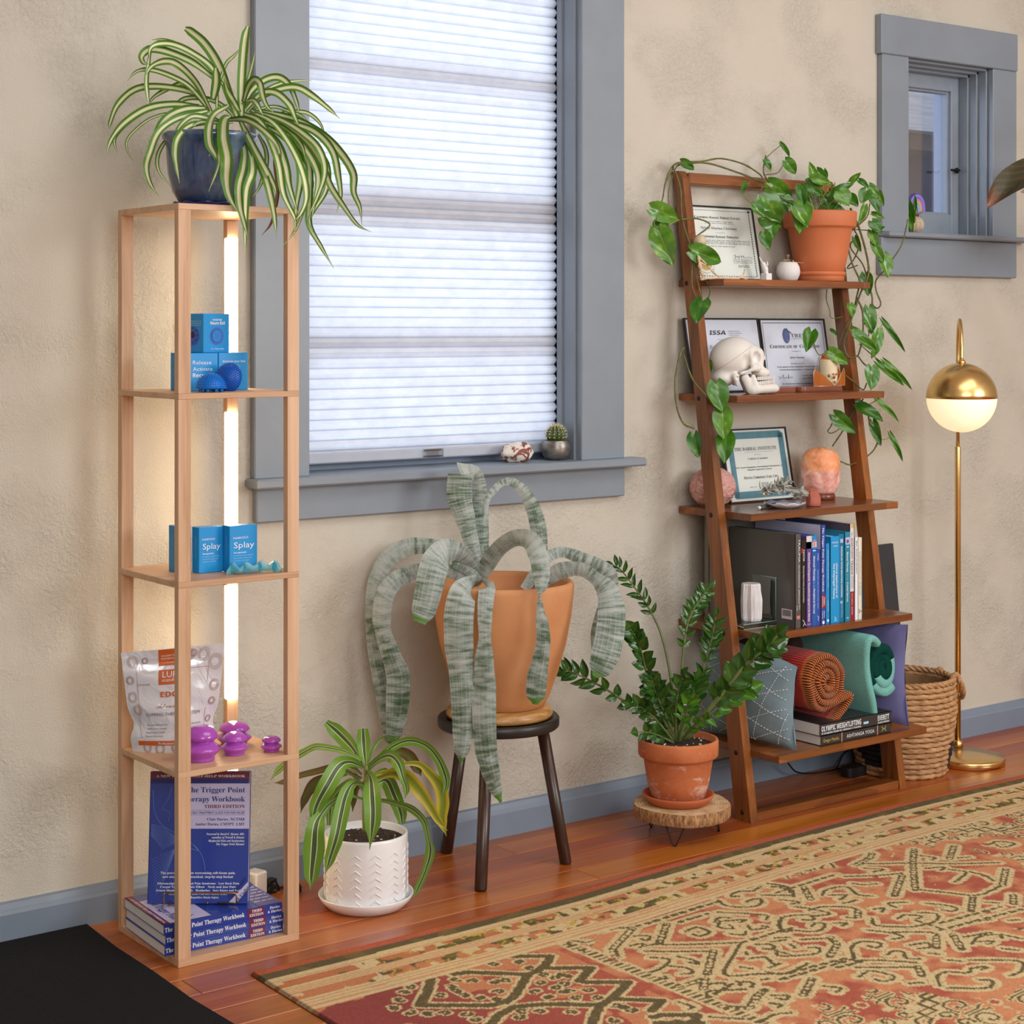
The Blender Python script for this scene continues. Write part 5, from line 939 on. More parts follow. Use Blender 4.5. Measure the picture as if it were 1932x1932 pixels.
ZS = [  # stem trace, depth change, leaf start, number of pairs, leaf length px(enlarged), leaf width, thickness, bright
 ([(790, 1200), (772, 1000), (742, 740), (690, 520), (620, 370), (540, 250), (440, 120), (390, 88)], .08, .56, 9, 88, 26, 1.0, 0), ([(770, 1195), (650, 1080), (490, 965), (350, 870), (220, 800), (130, 760), (70, 745)], -.02, .36, 8, 100, 40, 1.0, 0),
 ([(780, 1190), (670, 980), (605, 790), (570, 640), (535, 550), (500, 490)], -.06, .30, 8, 92, 55, 1.0, 0), ([(800, 1190), (812, 900), (832, 600), (868, 420), (925, 320), (985, 235)], .06, .40, 9, 84, 34, 1.0, 0),
 ([(820, 1190), (905, 950), (968, 700), (1010, 550), (1032, 415)], .03, .38, 10, 98, 28, .9, 0), ([(850, 1180), (960, 1030), (1085, 880), (1220, 715), (1330, 625), (1420, 530)], -.06, .34, 9, 135, 70, 1.9, 0),
 ([(830, 1190), (880, 1110), (950, 1060), (1030, 1040)], -.08, .3, 3, 80, 36, .8, 1), ([(790, 1195), (780, 1020), (800, 870), (826, 795)], -.06, .45, 4, 92, 50, .9, 0), ([(770, 1205), (690, 1165), (620, 1140), (530, 1135)], -.08, .3, 3, 78, 46, .8, 0),
 ([(850, 1180), (950, 1060), (1090, 950), (1180, 880), (1240, 858)], .02, .45, 5, 112, 60, .9, 1), ([(770, 1195), (660, 1060), (570, 985), (500, 960)], -.04, .3, 4, 84, 44, .9, 0), ([(790, 1190), (705, 1000), (650, 870), (625, 770)], -.05, .3, 6, 96, 52, .9, 0),
 ([(810, 1195), (850, 1010), (890, 900), (910, 820)], .0, .35, 5, 110, 60, .9, 0), ([(800, 1195), (770, 1080), (730, 960), (700, 880)], -.02, .3, 5, 100, 50, .8, 0), ([(800, 1200), (820, 1090), (850, 980), (880, 930)], -.08, .4, 3, 88, 40, .8, 1), ([(760, 1205), (690, 1120), (640, 1010), (600, 930)], .04, .3, 5, 96, 46, .8, 0)]
rz_ = random.Random(12)
for tr, dd, s0, npair, Ll, Lw, th_, bri in ZS:
    m = len(tr); q = cr([tuple(aD(*T4(x, y), cD+dd*i/(m-1))) for i, (x, y) in enumerate(tr)], 6); N = len(q); mb = MB(); mb.tube(q, [(.0042-.003*i/(N-1))*th_ for i in range(N)], ZST, 8); mb.obj('stem', zz); sc4 = cD/FOC/3.33
    for k in range(npair+1):
        t_ = s0+(1-s0)*k/npair; i = min(N-1, int(t_*(N-1))); p = V(q[i]); d = (V(q[min(N-1, i+2)])-V(q[max(0, i-2)])).normalized(); sd = d.cross(TOCAM).normalized(); lk = 1-.25*abs(2*(t_-s0)/(1-s0)-1)
        for s_ in ((-1, 1) if k < npair else (0,)):
            spread = rz_.uniform(.55, .95); dr = (d*(1-.35*spread)+sd*s_*spread+TOCAM*rz_.uniform(-.25, .5)).normalized(); L_ = Ll*sc4*lk*rz_.uniform(1.0, 1.28); fc = (TOCAM+UP*rz_.uniform(.1, .9)+sd*rz_.uniform(-.6, .6)).normalized()
            o = put_leaf('leaflet', ZMB if bri else ZM[rz_.random() < .5], zz, p, p+dr*L_, Lw*sc4*rz_.uniform(1.1, 1.45), fc, rz_.uniform(-.5, .5))
# ================================================================== leaning ladder shelf
LW = wood('walnut_stain', S(78, 40, 14), S(126, 71, 25), S(162, 100, 43), 2, .33, .9, coat=.25, bump=.03, seg=.5); LWX = wood('walnut_stain_shelf', S(80, 40, 16), S(122, 67, 27), S(154, 94, 43), 0, .28, .9, coat=.35, bump=.03, seg=.5)
lad = thing('ladder_shelf', 'brown wooden five tier ladder shelf leaning against the wall', 'shelf', (3.42, -.15, 0))
LX0, LX1, LX2, LX3 = 3.130, 3.155, 3.680, 3.705; lf = lambda z: -.293+.1545*z; lb = lambda z: lf(z)+.055-.013*z
def leg(x0, x1):
    mb = MB(); zs = [0, .3, .6, .9, 1.2, 1.5, 1.606]; vs = []
    for z in zs: vs += [(x0, lf(z), z), (x1, lf(z), z), (x1, min(lb(z), -.001), z), (x0, min(lb(z), -.001), z)]
    vs += [(x0, lf(1.626)+.014, 1.626), (x1, lf(1.626)+.014, 1.626), (x1, -.001, 1.626), (x0, -.001, 1.626)]; n = len(zs)+1
    mb.add(vs, [(3, 2, 1, 0), (4*n-4, 4*n-3, 4*n-2, 4*n-1)]+[(4*j+i, 4*j+(i+1) % 4, 4*j+4+(i+1) % 4, 4*j+4+i) for j in range(n-1) for i in range(4)], LW); return mb.obj('leg', lad)
legL, legR = leg(LX0, LX1), leg(LX2, LX3)
SHELF = [(1.345, -.171), (1.051, -.220), (.758, -.268), (.466, -.317), (.175, -.365)]; PLUG = mat('dark_wood_plug', S(26, 16, 12), .5)
for z, yf in SHELF:
    MB().bb((LX1-.001, yf, z-.018), (LX2+.021 if False else 3.7005, -.003, z), LWX, bev=.0012).obj('shelf_board', lad) if False else None
    mb = MB(); mb.bb((LX1, yf, z-.018), (LX2, -.003, z), LWX, bev=.0012); mb.bb((LX2, yf, z-.018), (LX2+.022, lf(z)-.001, z), LWX, bev=.0012); mb.obj('shelf_board', lad)
for z in [s[0]-.010 for s in SHELF]+[.022]:
    MB().lathe([(.0062, -.0006), (.0062, 0), (.0001, .0004)][::-1] if False else [(.0001, .0012), (.0062, .0008), (.0062, -.002)], (LX0, lf(z)+.027, z), PLUG, 14, M=Matrix.Rotation(R(-90), 3, 'Y'), close=False).obj('wood_plug', legL)
MB().bb((LX1, lf(1.60)+.002, 1.592), (LX2, lf(1.6)+.022, 1.622), LWX, bev=.003).obj('top_rail', lad)
MB().bb((LX1, -.289, 0), (LX2, -.245, .021), LWX, bev=.0015).obj('bottom_rail', lad)
# ---- framed certificates
PAPER = mat('certificate_paper', S(226, 230, 222), .5, .02, 4); PAPERB = mat('cool_certificate_paper', S(216, 221, 232), .5, .02, 4); FRM = mat('black_frame', S(26, 25, 27), .4); INK = mat('black_ink', S(40, 42, 46), .6); INKG = mat('grey_ink', S(120, 124, 128), .6); GOLD = mat('gold_seal', S(206, 172, 96), .4, .1); TEALP = mat('teal_border_print', S(82, 136, 150), .5, .12, 60)
GLZP = glass('frame_glass', (.99, .99, 1, 1), .03, .03)
def cert(px0, px1, pyt, zs, ybot, label, fn, paper, fw=.0045, ytop=-.016):
    tr_ = aY(px1, pyt, ytop); x0 = aY(px0, pyt, ytop).x; W = tr_.x-x0; H = math.hypot(tr_.z-zs, ytop-ybot); o = thing('framed_certificate', label, 'certificate', (x0+W/2, ybot, zs), 'framed certificates on the ladder shelf')
    v = V((0, ytop-ybot, tr_.z-zs)).normalized(); P = Panel((x0, ybot, zs+.0006), (1, 0, 0), v, W, H, .0004); b = P.n; mb = MB()
    for u0, v0, u1, v1 in ((0, 0, W, fw), (0, H-fw, W, H), (0, fw, fw, H-fw), (W-fw, fw, W, H-fw)):
        q = [P.o+P.u*a+P.v*c for a, c in ((u0, v0), (u1, v0), (u1, v1), (u0, v1))]; mb.add([p-b*.004 for p in q]+[p+b*.003 for p in q], [(0, 3, 2, 1), (4, 5, 6, 7)]+[(i, (i+1) % 4, 4+(i+1) % 4, 4+i) for i in range(4)], FRM)
    mb.obj('frame', o); mb = MB(); P.rect(mb, fw/W*.5, fw/H*.5, 1-fw/W*.5, 1-fw/H*.5, paper, 0); pp = mb.obj('paper', o); mb = MB(); P.rect(mb, fw/W*.5, fw/H*.5, 1-fw/W*.5, 1-fw/H*.5, GLZP, 5); mb.obj('glass', o); mb = MB(); fn(P, mb); mb.obj('print', pp); return o
rn = random.Random(9)
def smallcaps(P, mb, words, u0, u1, v, h, m):
    """words in small capitals: a tall first letter, the rest lower"""
    tot = sum(1.25+.82*(len(w)-1)+.6 for w in words); x = u0; k = (u1-u0)/tot
    for w in words:
        if w[0].isupper():
            P.text(mb, w[0], x, x+k*1.12, v, h*1.28, m, 'bs'); x += k*1.25
            if len(w) > 1: P.text(mb, w[1:].upper(), x, x+k*.82*(len(w)-1), v, h, m, 'bs'); x += k*.82*(len(w)-1)
        else: P.text(mb, w.upper(), x, x+k*.82*len(w), v, h, m, 'bs'); x += k*(.82*len(w)+.43)
        x += k*.6
def c_massage(P, mb):
    for k in range(34):
        P.rect(mb, .06+.026*k, .935, .06+.026*k+.017, .945, INKG)
        if k < 26: P.rect(mb, .93, .06+.033*k, .942, .06+.033*k+.022, INK); P.rect(mb, .04, .06+.033*k, .05, .06+.033*k+.022, INK); P.rect(mb, .06+.034*k, .05, .06+.034*k+.02, .058, INK)
    P.rect(mb, .92, .925, .955, .955, INK); smallcaps(P, mb, ['California', 'Massage', 'Therapy', 'Council'], .17, .82, .83, .024, INK)
    for k in range(2): P.dashes(mb, .30, .70, .785-.022*k, .006, INKG, rn)
    P.text(mb, 'Sylvia Marina Chrisney', .24, .74, .685, .033, INKG, 'bs'); P.text(mb, 'in recognition of', .43, .56, .635, .010, INKG); smallcaps(P, mb, ['Certified', 'Massage', 'Therapist'], .24, .76, .57, .024, INK)
    for k in range(3): P.dashes(mb, .10, .92, .53-.022*k, .007, INKG, rn)
    P.dashes(mb, .30, .70, .45, .007, INKG, rn)
    P.line(mb, cr([(.64, .33), (.67, .345), (.655, .30), (.69, .33), (.70, .31), (.72, .335), (.715, .29)], 4), .0009, INK); P.line(mb, cr([(.75, .345), (.745, .305), (.755, .33), (.79, .335), (.77, .32), (.80, .31), (.84, .318), (.90, .314)], 4), .0008, INK); P.rect(mb, .60, .295, .92, .2965, INKG)
    for k in range(3): P.dashes(mb, .63, .89, .275-.02*k, .006, INKG, rn)
    for k in range(2): P.dashes(mb, .69, .84, .20-.02*k, .006, INK, rn)
    for k in range(2): P.dashes(mb, .10, .36, .135-.018*k, .005, INKG, rn)
    for r_, m, k in ((.115, GOLD, 1), (.109, PAPER, 2), (.085, GOLD, 3)): P.disc(mb, .24, .235, P.W*r_, m, k)
def c_issa(P, mb):
    sl = Panel(P.o, P.u, P.v, P.W, P.H, .0004); vs_ = len(mb.v); P.text(mb, 'ISSA', .315, .535, .775, .055, INK, 'sb')
    for i in range(vs_, len(mb.v)): q = V(mb.v[i]); hgt = (q-P.o).dot(P.v)-.775*P.H; mb.v[i] = tuple(q+P.u*hgt*.25)
    for k, s in enumerate(('INTERNATIONAL', 'SPORTS SCIENCES', 'ASSOCIATION')): P.text(mb, s, .575, (.73, .75, .71)[k], .815-.027*k, .012, INKG)
    P.text(mb, 'This is to Certify That', .42, .60, .705, .014, INKG); P.text(mb, 'Sylvia Chrisney', .30, .70, .59, .045, INKG)
    for k in range(6):
        for j in range(14): P.rect(mb, .90+.012*k, .80+.012*j, .904+.012*k, .803+.012*j, INKG)
def c_tre(P, mb):
    P.frame(mb, .045, .045, .955, .945, .007, INKG); P.rect(mb, .055, .935, .945, .9395, INK, 2)
    P.disc(mb, .385, .76, P.W*.055, mat('globe_print', S(84, 100, 150), .5, .3, 60), 1, asp=1.5); P.line(mb, cr([(.405, .865), (.42, .82), (.435, .805), (.47, .80)], 4), .002, INK); P.line(mb, [(.425, .81), (.44, .83), (.455, .80)], .0014, INK)
    P.text(mb, 'TRE', .455, .62, .735, .05, INKG, 'sb'); P.text(mb, '®', .625, .64, .77, .02, INKG); P.dashes(mb, .455, .65, .715, .006, INKG, rn); smallcaps(P, mb, ['Certificate', 'of', 'Completion'], .12, .895, .59, .036, INK)
    P.text(mb, 'AWARDED TO', .44, .58, .535, .014, INKG); P.text(mb, 'Sylvia Chrisney', .40, .62, .445, .024, INK, 'bi'); P.text(mb, 'November 16, 2022', .40, .605, .365, .016, INKG, 'bs'); P.text(mb, 'In Recognition of the Completion & Requirements of', .19, .82, .32, .016, INK, 'bs'); P.text(mb, 'Trauma Releasing Exercises - Certified Provider', .22, .80, .28, .016, INK, 'bs')
    P.line(mb, cr([(.20, .20), (.215, .17), (.205, .165), (.25, .19), (.27, .22), (.26, .165), (.30, .185), (.33, .17), (.35, .225), (.34, .165), (.37, .19), (.39, .17), (.41, .19)], 4), .0009, INK)
    for k in range(2): P.dashes(mb, .56, .72, .20-.04*k, .009, INKG, rn)
    P.text(mb, 'Dr. David Berceli, Founder and Developer of TRE', .24, .76, .085, .016, INK, 'bs')
def c_barral(P, mb):
    for u0, v0, u1, v1 in ((.10, .86, .93, .935), (.10, .075, .93, .15), (.10, .075, .16, .935), (.865, .075, .93, .935)): P.rect(mb, u0, v0, u1, v1, TEALP)
    for k in range(26):
        for (a, b) in ((.115+.031*k, .935), (.115+.031*k, .075)): P.disc(mb, a, b, P.W*.019, TEALP, .8)
        b = .09+.0325*k
        for a in (.10, .93): P.disc(mb, a, b, P.W*.019, TEALP, .8)
    P.text(mb, 'THE BARRAL INSTITUTE', .17, .815, .70, .045, INKG, 'bs'); P.rect(mb, .32, .675, .76, .678, INKG); P.text(mb, 'presents this', .46, .56, .635, .013, INKG); P.text(mb, 'Certificate of Attendance', .355, .665, .575, .026, INKG, 'bi'); P.text(mb, 'to', .50, .52, .525, .012, INKG)
    P.text(mb, 'NM1: Neural Manipulation; Neuromeningeal Manipulation; An', .155, .87, .465, .017, INK, 'bs'); P.text(mb, 'Integrative Approach to Trauma', .33, .70, .43, .017, INK, 'bs'); smallcaps(P, mb, ['Sylvia', 'Chrisney,', 'CMT,', 'CPT'], .26, .79, .315, .028, INK)
    P.line(mb, cr([(.49, .275), (.475, .23), (.49, .19), (.485, .17), (.475, .20), (.49, .245)], 4), .001, INK)
    for k in range(4): P.dashes(mb, .51, .62, .245-.018*k, .009, INKG, rn)
    P.dashes(mb, .33, .44, .20, .007, INKG, rn); P.line(mb, cr([(.65, .205), (.68, .22), (.69, .20), (.72, .215), (.76, .205), (.80, .215)], 4), .0007, INK); P.rect(mb, .51, .085, .56, .145, mat('gold_foil', S(224, 208, 130), .35, .1), 2)
cert(1283, 1418.5, 393.5, 1.345, -.055, 'massage therapist certificate behind the terracotta pot on the top shelf, framed in black', c_massage, PAPER)
cert(1289, 1428.5, 601, 1.051, -.055, 'framed white certificate with bold slanted black heading behind the skull', c_issa, PAPERB)
cert(1430.5, 1554, 602, 1.051, -.050, 'framed Certificate of Completion with globe logo, right of the skull', c_tre, PAPERB)
cert(1358, 1481, 805.5, .758, -.055, 'framed certificate with scalloped teal border on the middle shelf', c_barral, PAPER)
# ---- top shelf things
BONE = mat('bleached_driftwood', S(214, 190, 158), .7, .15, 60); tw = thing('driftwood_twigs', 'pale knotty dried twigs lying on the top shelf before the certificate', 'twigs', aY(1340, 527, -.12)); pt = lambda px, py, y=-.12: aY(px, py, y)
for tr_, r_ in (([(1316, 482), (1326, 492), (1336, 502), (1347, 515), (1360, 524)], .0022), ([(1322, 527), (1340, 525), (1360, 524.5), (1376, 526)], .0030), ([(1376, 526), (1392, 525), (1398, 523), (1408, 527)], .0032), ([(1398, 523), (1403, 517), (1405, 508)], .0018), ([(1318, 484), (1320, 500), (1324, 515), (1328, 526)], .0042), ([(1320, 495), (1330, 500)], .003)):
    mb = MB(); q = cr([tuple(pt(*p)) for p in tr_], 4); mb.tube(q, [r_*(1+.35*math.sin(i*1.7)) for i in range(len(q))], BONE, 7); mb.obj('twig', tw)
MB().lathe([(.001, -.017), (.013, -.011), (.017, 0), (.013, .011), (.001, .017)], pt(1321, 455, -.10), mat('pale_gourd', S(206, 190, 160), .6, .1), 16).obj('knob', tw); mb = MB(); mb.tube([pt(1321, 468, -.10), pt(1320, 484, -.11)], .0025, BONE, 6); mb.obj('twig', tw)
WST = mat('white_plaster', S(236, 235, 234), .45, .02)
hp = pt(1446, 527, -.10); hp.z = 1.3453; hf = thing('hand_figurine', 'small white plaster hand figurine on a marble cube', 'figurine', hp); MB().box(hp+V((0, 0, .0095)), (.021, .021, .019), WST, bev=.001).obj('cube_base', hf)
s_ = .000145*9.66/9.66*1.0; px_ = 4.72/FOC
def hand(X, Y, Z):     # metres, origin at wrist centre
    f = cap(X, Y, Z, (.001, 0, 0), (-.001, 0, .012), .0058, .0066); f = smin(f, cap(X, Y, Z, (-.002, 0, .012), (-.006, 0, .024), .0068, .0066), .004)
    for dy, a, b, c in ((-.0048, (-.008, .026), (-.0130, .034), (-.0165, .0395)), (-.0016, (-.008, .026), (-.0140, .036), (-.0170, .0435)), (.0016, (-.008, .026), (-.0135, .035), (-.0155, .0420)), (.0048, (-.006, .025), (-.0110, .033), (-.0120, .0385))):
        f = smin(f, cap(X, Y, Z, (a[0], dy*.8, a[1]), (b[0], dy, b[1]), .0021, .0018), .0015); f = smin(f, cap(X, Y, Z, (b[0], dy, b[1]), (c[0], dy, c[1]), .0018, .0013), .001)
    f = smin(f, cap(X, Y, Z, (-.001, -.004, .016), (.0035, -.006, .024), .0026, .0022), .002); return smin(f, cap(X, Y, Z, (.0035, -.006, .024), (.0025, -.006, .031), .0021, .0014), .001)
vs, fs = nets(hand, (-.022, -.012, -.004), (.012, .012, .048), .0011); o0 = hp+V((-.002, 0, .0185)); mb = MB(); mb.add([o0+RIGHT*x+V((-RY, RX, 0))*y+UP*z for x, y, z in vs], fs, WST, True); mb.obj('hand', hf)
bp_ = pt(1487, 527.5, -.085); bp_.z = 1.3453; wp = thing('round_white_pot', 'small round white stone pot of dried tendrils beside the terracotta pot', 'pot', bp_); rb = 22.6*depth(bp_)/FOC
MB().lathe([(rb*.55, 0), (rb*.80, rb*.14), (rb*.97, rb*.55), (rb, rb*.85), (rb*.93, rb*1.22), (rb*.76, rb*1.52), (rb*.68, rb*1.60), (rb*.62, rb*1.54), (rb*.60, rb*1.3)], bp_, mat('white_stone', S(232, 230, 228), .7, .05, 60, bump=.15), 40).obj('pot_body', wp); MB().lathe([(.0001, rb*1.36), (rb*.62, rb*1.34)], bp_, SOIL, 20, close=False).obj('soil', wp)
mb = MB(); rt = random.Random(2)
for k in range(34):
    a = rt.uniform(0, 6.28); r_ = rb*rt.uniform(.1, .55); p0 = bp_+V((r_*math.cos(a), r_*math.sin(a), rb*1.38)); p1 = p0+V((rt.uniform(-.012, .012), rt.uniform(-.012, .012), rt.uniform(.003, .012))); p2 = p1+V((rt.uniform(-.014, .014), rt.uniform(-.014, .014), rt.uniform(-.008, .006))); mb.tube(cr([tuple(p0), tuple(p1), tuple(p2)], 4), .0006, BONE, 4)
q0 = bp_+V((0, 0, rb*1.5)); mb.tube(cr([tuple(q0), tuple(q0+V((.002, 0, .012))), tuple(q0+V((-.004, 0, .020))), tuple(q0+V((.004, 0, .022))), tuple(q0+V((0, 0, .014)))], 5), .0007, BONE, 4); mb.obj('dried_tendrils', wp, kind='stuff')
# ---- pothos in the terracotta pot
pp_ = pt(1547, 528, -.104); pp_.z = 1.3453; cD = depth(pp_); kx = cD/FOC; po = thing('pothos', 'trailing pothos in a terracotta pot on the ladder top shelf, vines hanging over both legs', 'potted plant', pp_); TERR4 = mat('smooth_terracotta', S(202, 116, 72), .6, .07, 6, bump=.06)
MB().lathe([(44*kx*.97, 0), (45*kx, 1*kx), (45.5*kx, 8*kx), (46*kx, 11*kx), (48*kx, 12*kx), (48*kx, 18*kx), (45*kx, 19*kx), (42*kx, 5*kx), (.0001, 4*kx)], pp_, TERR4, 56).obj('saucer', po)
MB().lathe([(40*kx, 4.5*kx), (42*kx, 5*kx), (51*kx, 45*kx), (60*kx, 98*kx), (61*kx, 100*kx), (67*kx, 102*kx), (68*kx, 104*kx), (69*kx, 128*kx), (68*kx, 131*kx), (64*kx, 132*kx), (62*kx, 128*kx), (61*kx, 118*kx)], pp_, TERR4, 64).obj('pot', po); MB().lathe([(.0001, 122*kx), (61.5*kx, 121*kx)], pp_, SOIL, 40, close=False).obj('soil', po)
POT = NT('pothos_leaf'); uv = POT.new('ShaderNodeTexCoord').outputs['UV']; sx = POT.new('ShaderNodeSeparateXYZ'); POT.ln(uv, sx.inputs[0]); d = POT.math('ABSOLUTE', POT.math('SUBTRACT', sx.outputs[0], .5)); oi = POT.new('ShaderNodeObjectInfo')
n1 = POT.noise(POT.coord('Object', (3, 3, 3), rnd=20), 1, 4); c = POT.ramp(n1, [(.3, S(44, 98, 20)), (.6, S(70, 128, 28)), (.82, S(138, 172, 60))]); c = POT.mix(POT.ramp(d, [(0, G(.55)), (.035, G(0))]), c, S(128, 168, 72)); hs = POT.new('ShaderNodeHueSaturation'); POT.ln(c, hs.inputs['Color']); POT.ln(POT.math('MULTIPLY_ADD', oi.outputs['Random'], .55, .78), hs.inputs['Value']); POT.ln(POT.math('MULTIPLY_ADD', oi.outputs['Random'], -.03, .51), hs.inputs['Hue']); POT.col(hs.outputs[0]); POT.set(Roughness=.28, Subsurface_Weight=.08, Subsurface_Scale=.005, Coat_Weight=.15); POT = POT.m
PM = [blade_mesh('leaf', POT, 'heart', f_, d_, 9, 12) for f_, d_ in ((.16, .16), (.30, .22), (.10, .30))]; PST = mat('pothos_vine', S(98, 100, 50), .5, .3, 60); PET = mat('pothos_petiole', S(132, 154, 66), .5, .15)
TA = lambda x, y: (1200+x/3.513, 250+y/3.513); TB_ = lambda x, y: (1250+x/4.025, 560+y/4.025)
def pv(px, py, dy=0.):
    y = -.12
    for _ in range(3): z = aY(px, py, y).z; y = min(-.012, min(-.030, lf(max(0, min(1.62, z)))-.016)+dy)
    return aY(px, py, y)
rq = random.Random(21)
for T, pts, dy, r_ in ((TA, [(880, 380), (840, 300), (790, 255), (700, 205), (560, 172), (440, 190), (330, 195), (260, 208), (215, 270), (190, 350), (176, 440), (130, 590)], 0, .0024), (TA, [(860, 340), (700, 275), (480, 205), (330, 205), (250, 220), (272, 290), (296, 380), (300, 500), (312, 600), (350, 720), (372, 820), (400, 950), (436, 1105)], -.004, .0025),
 (TA, [(395, 870), (455, 960), (490, 1050), (476, 1105)], -.008, .002), (TA, [(372, 860), (370, 1000), (396, 1095)], -.008, .002), (TA, [(300, 578), (400, 570), (490, 612), (395, 692)], -.012, .0024), (TA, [(250, 230), (200, 330), (180, 420)], .004, .0018), (TA, [(150, 480), (120, 600), (150, 640)], .004, .0012), (TA, [(290, 578), (230, 605), (180, 640)], -.006, .0013),
 (TB_, [(165, 380), (128, 455), (96, 640), (108, 830), (158, 960), (240, 1000)], .012, .0028), (TB_, [(160, 440), (230, 630), (340, 760), (412, 862)], -.006, .0024), (TB_, [(240, 985), (190, 945), (155, 965)], .006, .0012), (TB_, [(440, 870), (450, 960), (430, 1050)], -.01, .0018), (TA, [(300, 210), (262, 240), (215, 400), (230, 560), (250, 610)], .006, .0016),
 (TA, [(880, 330), (845, 260), (860, 150)], 0, .0022), (TA, [(850, 190), (870, 160), (960, 82)], 0, .0014), (TA, [(860, 280), (940, 265), (985, 195)], 0, .0016), (TA, [(735, 400), (720, 430), (780, 480)], -.01, .0012), (TA, [(800, 420), (850, 340), (830, 290)], -.02, .0014), (TA, [(880, 360), (960, 430), (1060, 480)], -.06, .0022),
 (TA, [(1180, 1400), (1190, 1440), (1220, 1475), (1280, 1440)], -.02, .0016), (TA, [(1265, 1040), (1262, 1110), (1285, 1180), (1290, 1225), (1330, 1230), (1385, 1215)], .0, .0014)):
    mb = MB(); q = cr([tuple(pv(*T(*p), dy)) for p in pts], 5); N = len(q); mb.tube(q, [r_*(1-.25*i/N)*(1.25 if i % 9 == 4 else 1) for i in range(N)], PST if r_ > .0013 else PET, 7); mb.obj('vine', po)
def pr(px, py, dd=0.):
    p = aD(px, py, 4.865+dd); return p if p.y < -.012 else aY(px, py, -.012)
for T, pts, dd, r_ in ((TA, [(1420, 500), (1480, 640), (1530, 820), (1540, 940), (1490, 1060), (1420, 1260), (1378, 1400), (1410, 1490), (1470, 1480)], .0, .003), (TA, [(1440, 560), (1400, 700), (1430, 860), (1480, 980), (1462, 1090), (1440, 1180), (1370, 1330), (1345, 1430)], .01, .0026), (TA, [(1460, 1090), (1500, 1180), (1505, 1330), (1485, 1440), (1470, 1480)], .02, .0028), (TA, [(1500, 1240), (1545, 1330), (1490, 1420)], .03, .0016),
 (TA, [(1545, 1010), (1565, 1090), (1568, 1140), (1600, 1165), (1622, 1130), (1592, 1050), (1590, 980), (1640, 920), (1700, 840), (1762, 740), (1795, 610), (1800, 575)], .04, .0024), (TA, [(1470, 1480), (1520, 1540), (1580, 1560), (1610, 1535)], .01, .0022), (TA, [(1480, 1400), (1560, 1470), (1640, 1530)], .02, .0014), (TA, [(1390, 1610), (1450, 1660), (1505, 1705), (1530, 1660)], .0, .002), (TA, [(1420, 600), (1480, 720), (1450, 830), (1400, 900), (1470, 880)], .05, .0022), (TA, [(1430, 650), (1530, 560), (1550, 470)], .0, .002), (TA, [(1450, 700), (1420, 760), (1500, 870), (1530, 960)], .04, .0022), (TA, [(1410, 640), (1560, 650)], .01, .0016), (TA, [(1600, 1310), (1640, 1265)], .02, .0012),
 (TB_, [(1525, 775), (1450, 870), (1380, 1000), (1290, 1135)], .0, .0024), (TB_, [(1560, 880), (1580, 980), (1640, 1060), (1590, 1180), (1440, 1272), (1350, 1250)], .0, .0024), (TB_, [(1310, 905), (1280, 980), (1255, 1020), (1290, 1035), (1370, 985)], .0, .0016), (TB_, [(1640, 775), (1600, 800), (1500, 860)], .01, .0014), (TB_, [(1640, 1070), (1690, 1085), (1735, 1055)], .01, .0013)):
    mb = MB(); q = cr([tuple(pr(*T(*p), dd)) for p in pts], 5); N = len(q); mb.tube(q, [r_*(1-.25*i/N)*(1.25 if i % 9 == 4 else 1) for i in range(N)], PST if r_ > .0013 else PET, 7); mb.obj('vine', po)
A, B_ = TA, TB_
PL = [(A, (110, 505), (292, 580), 135, 0, 0), (A, (150, 650), (238, 882), 170, 0, 0), (A, (165, 600), (150, 690), 110, .01, 1), (A, (372, 785), (580, 858), 135, -.02, 0), (A, (440, 1118), (394, 1252), 140, -.02, 0), (A, (530, 1668), (572, 1852), 150, -.02, 0), (B_, (455, 868), (462, 1080), 160, -.02, 0), (B_, (485, 1050), (466, 1255), 148, -.015, 0), (B_, (240, 1050), (266, 1220), 120, .012, 1), (B_, (350, 495), (362, 575), 66, .03, 1), (A, (300, 195), (392, 246), 66, 0, 1), (A, (1160, 1322), (1130, 1442), 100, -.03, 1),
 (A, (735, 338), (702, 392), 50, -.01, 1), (A, (852, 185), (898, 250), 50, 0, 1), (A, (958, 78), (1024, 166), 38, 0, 1), (A, (990, 190), (1066, 274), 88, 0, 1), (A, (890, 335), (1045, 445), 115, -.03, 0), (A, (1085, 365), (1112, 500), 80, -.06, 1), (A, (850, 425), (965, 600), 160, -.06, 0), (A, (775, 480), (862, 562), 74, -.05, 0), (A, (840, 560), (970, 632), 118, -.05, 0), (A, (890, 600), (905, 700), 100, -.045, 0), (A, (1050, 500), (1150, 628), 92, -.11, 0), (A, (1105, 490), (1083, 660), 132, -.10, 0), (A, (848, 670), (880, 778), 84, -.04, 0), (A, (985, 430), (1052, 502), 74, -.05, 0), (A, (940, 450), (1010, 540), 70, -.04, 0)]
for T, b, t_, w, dy, mi in PL:
    k = depth(pv(*T(*b)))/FOC/(3.513 if T is TA else 4.025); put_leaf('leaf', PM[mi], po, pv(*T(*b), dy), pv(*T(*t_), dy-.012), w*k, (TOCAM+UP*rq.uniform(.0, .5)+RIGHT*rq.uniform(-.3, .3)).normalized(), rq.uniform(-.25, .25))
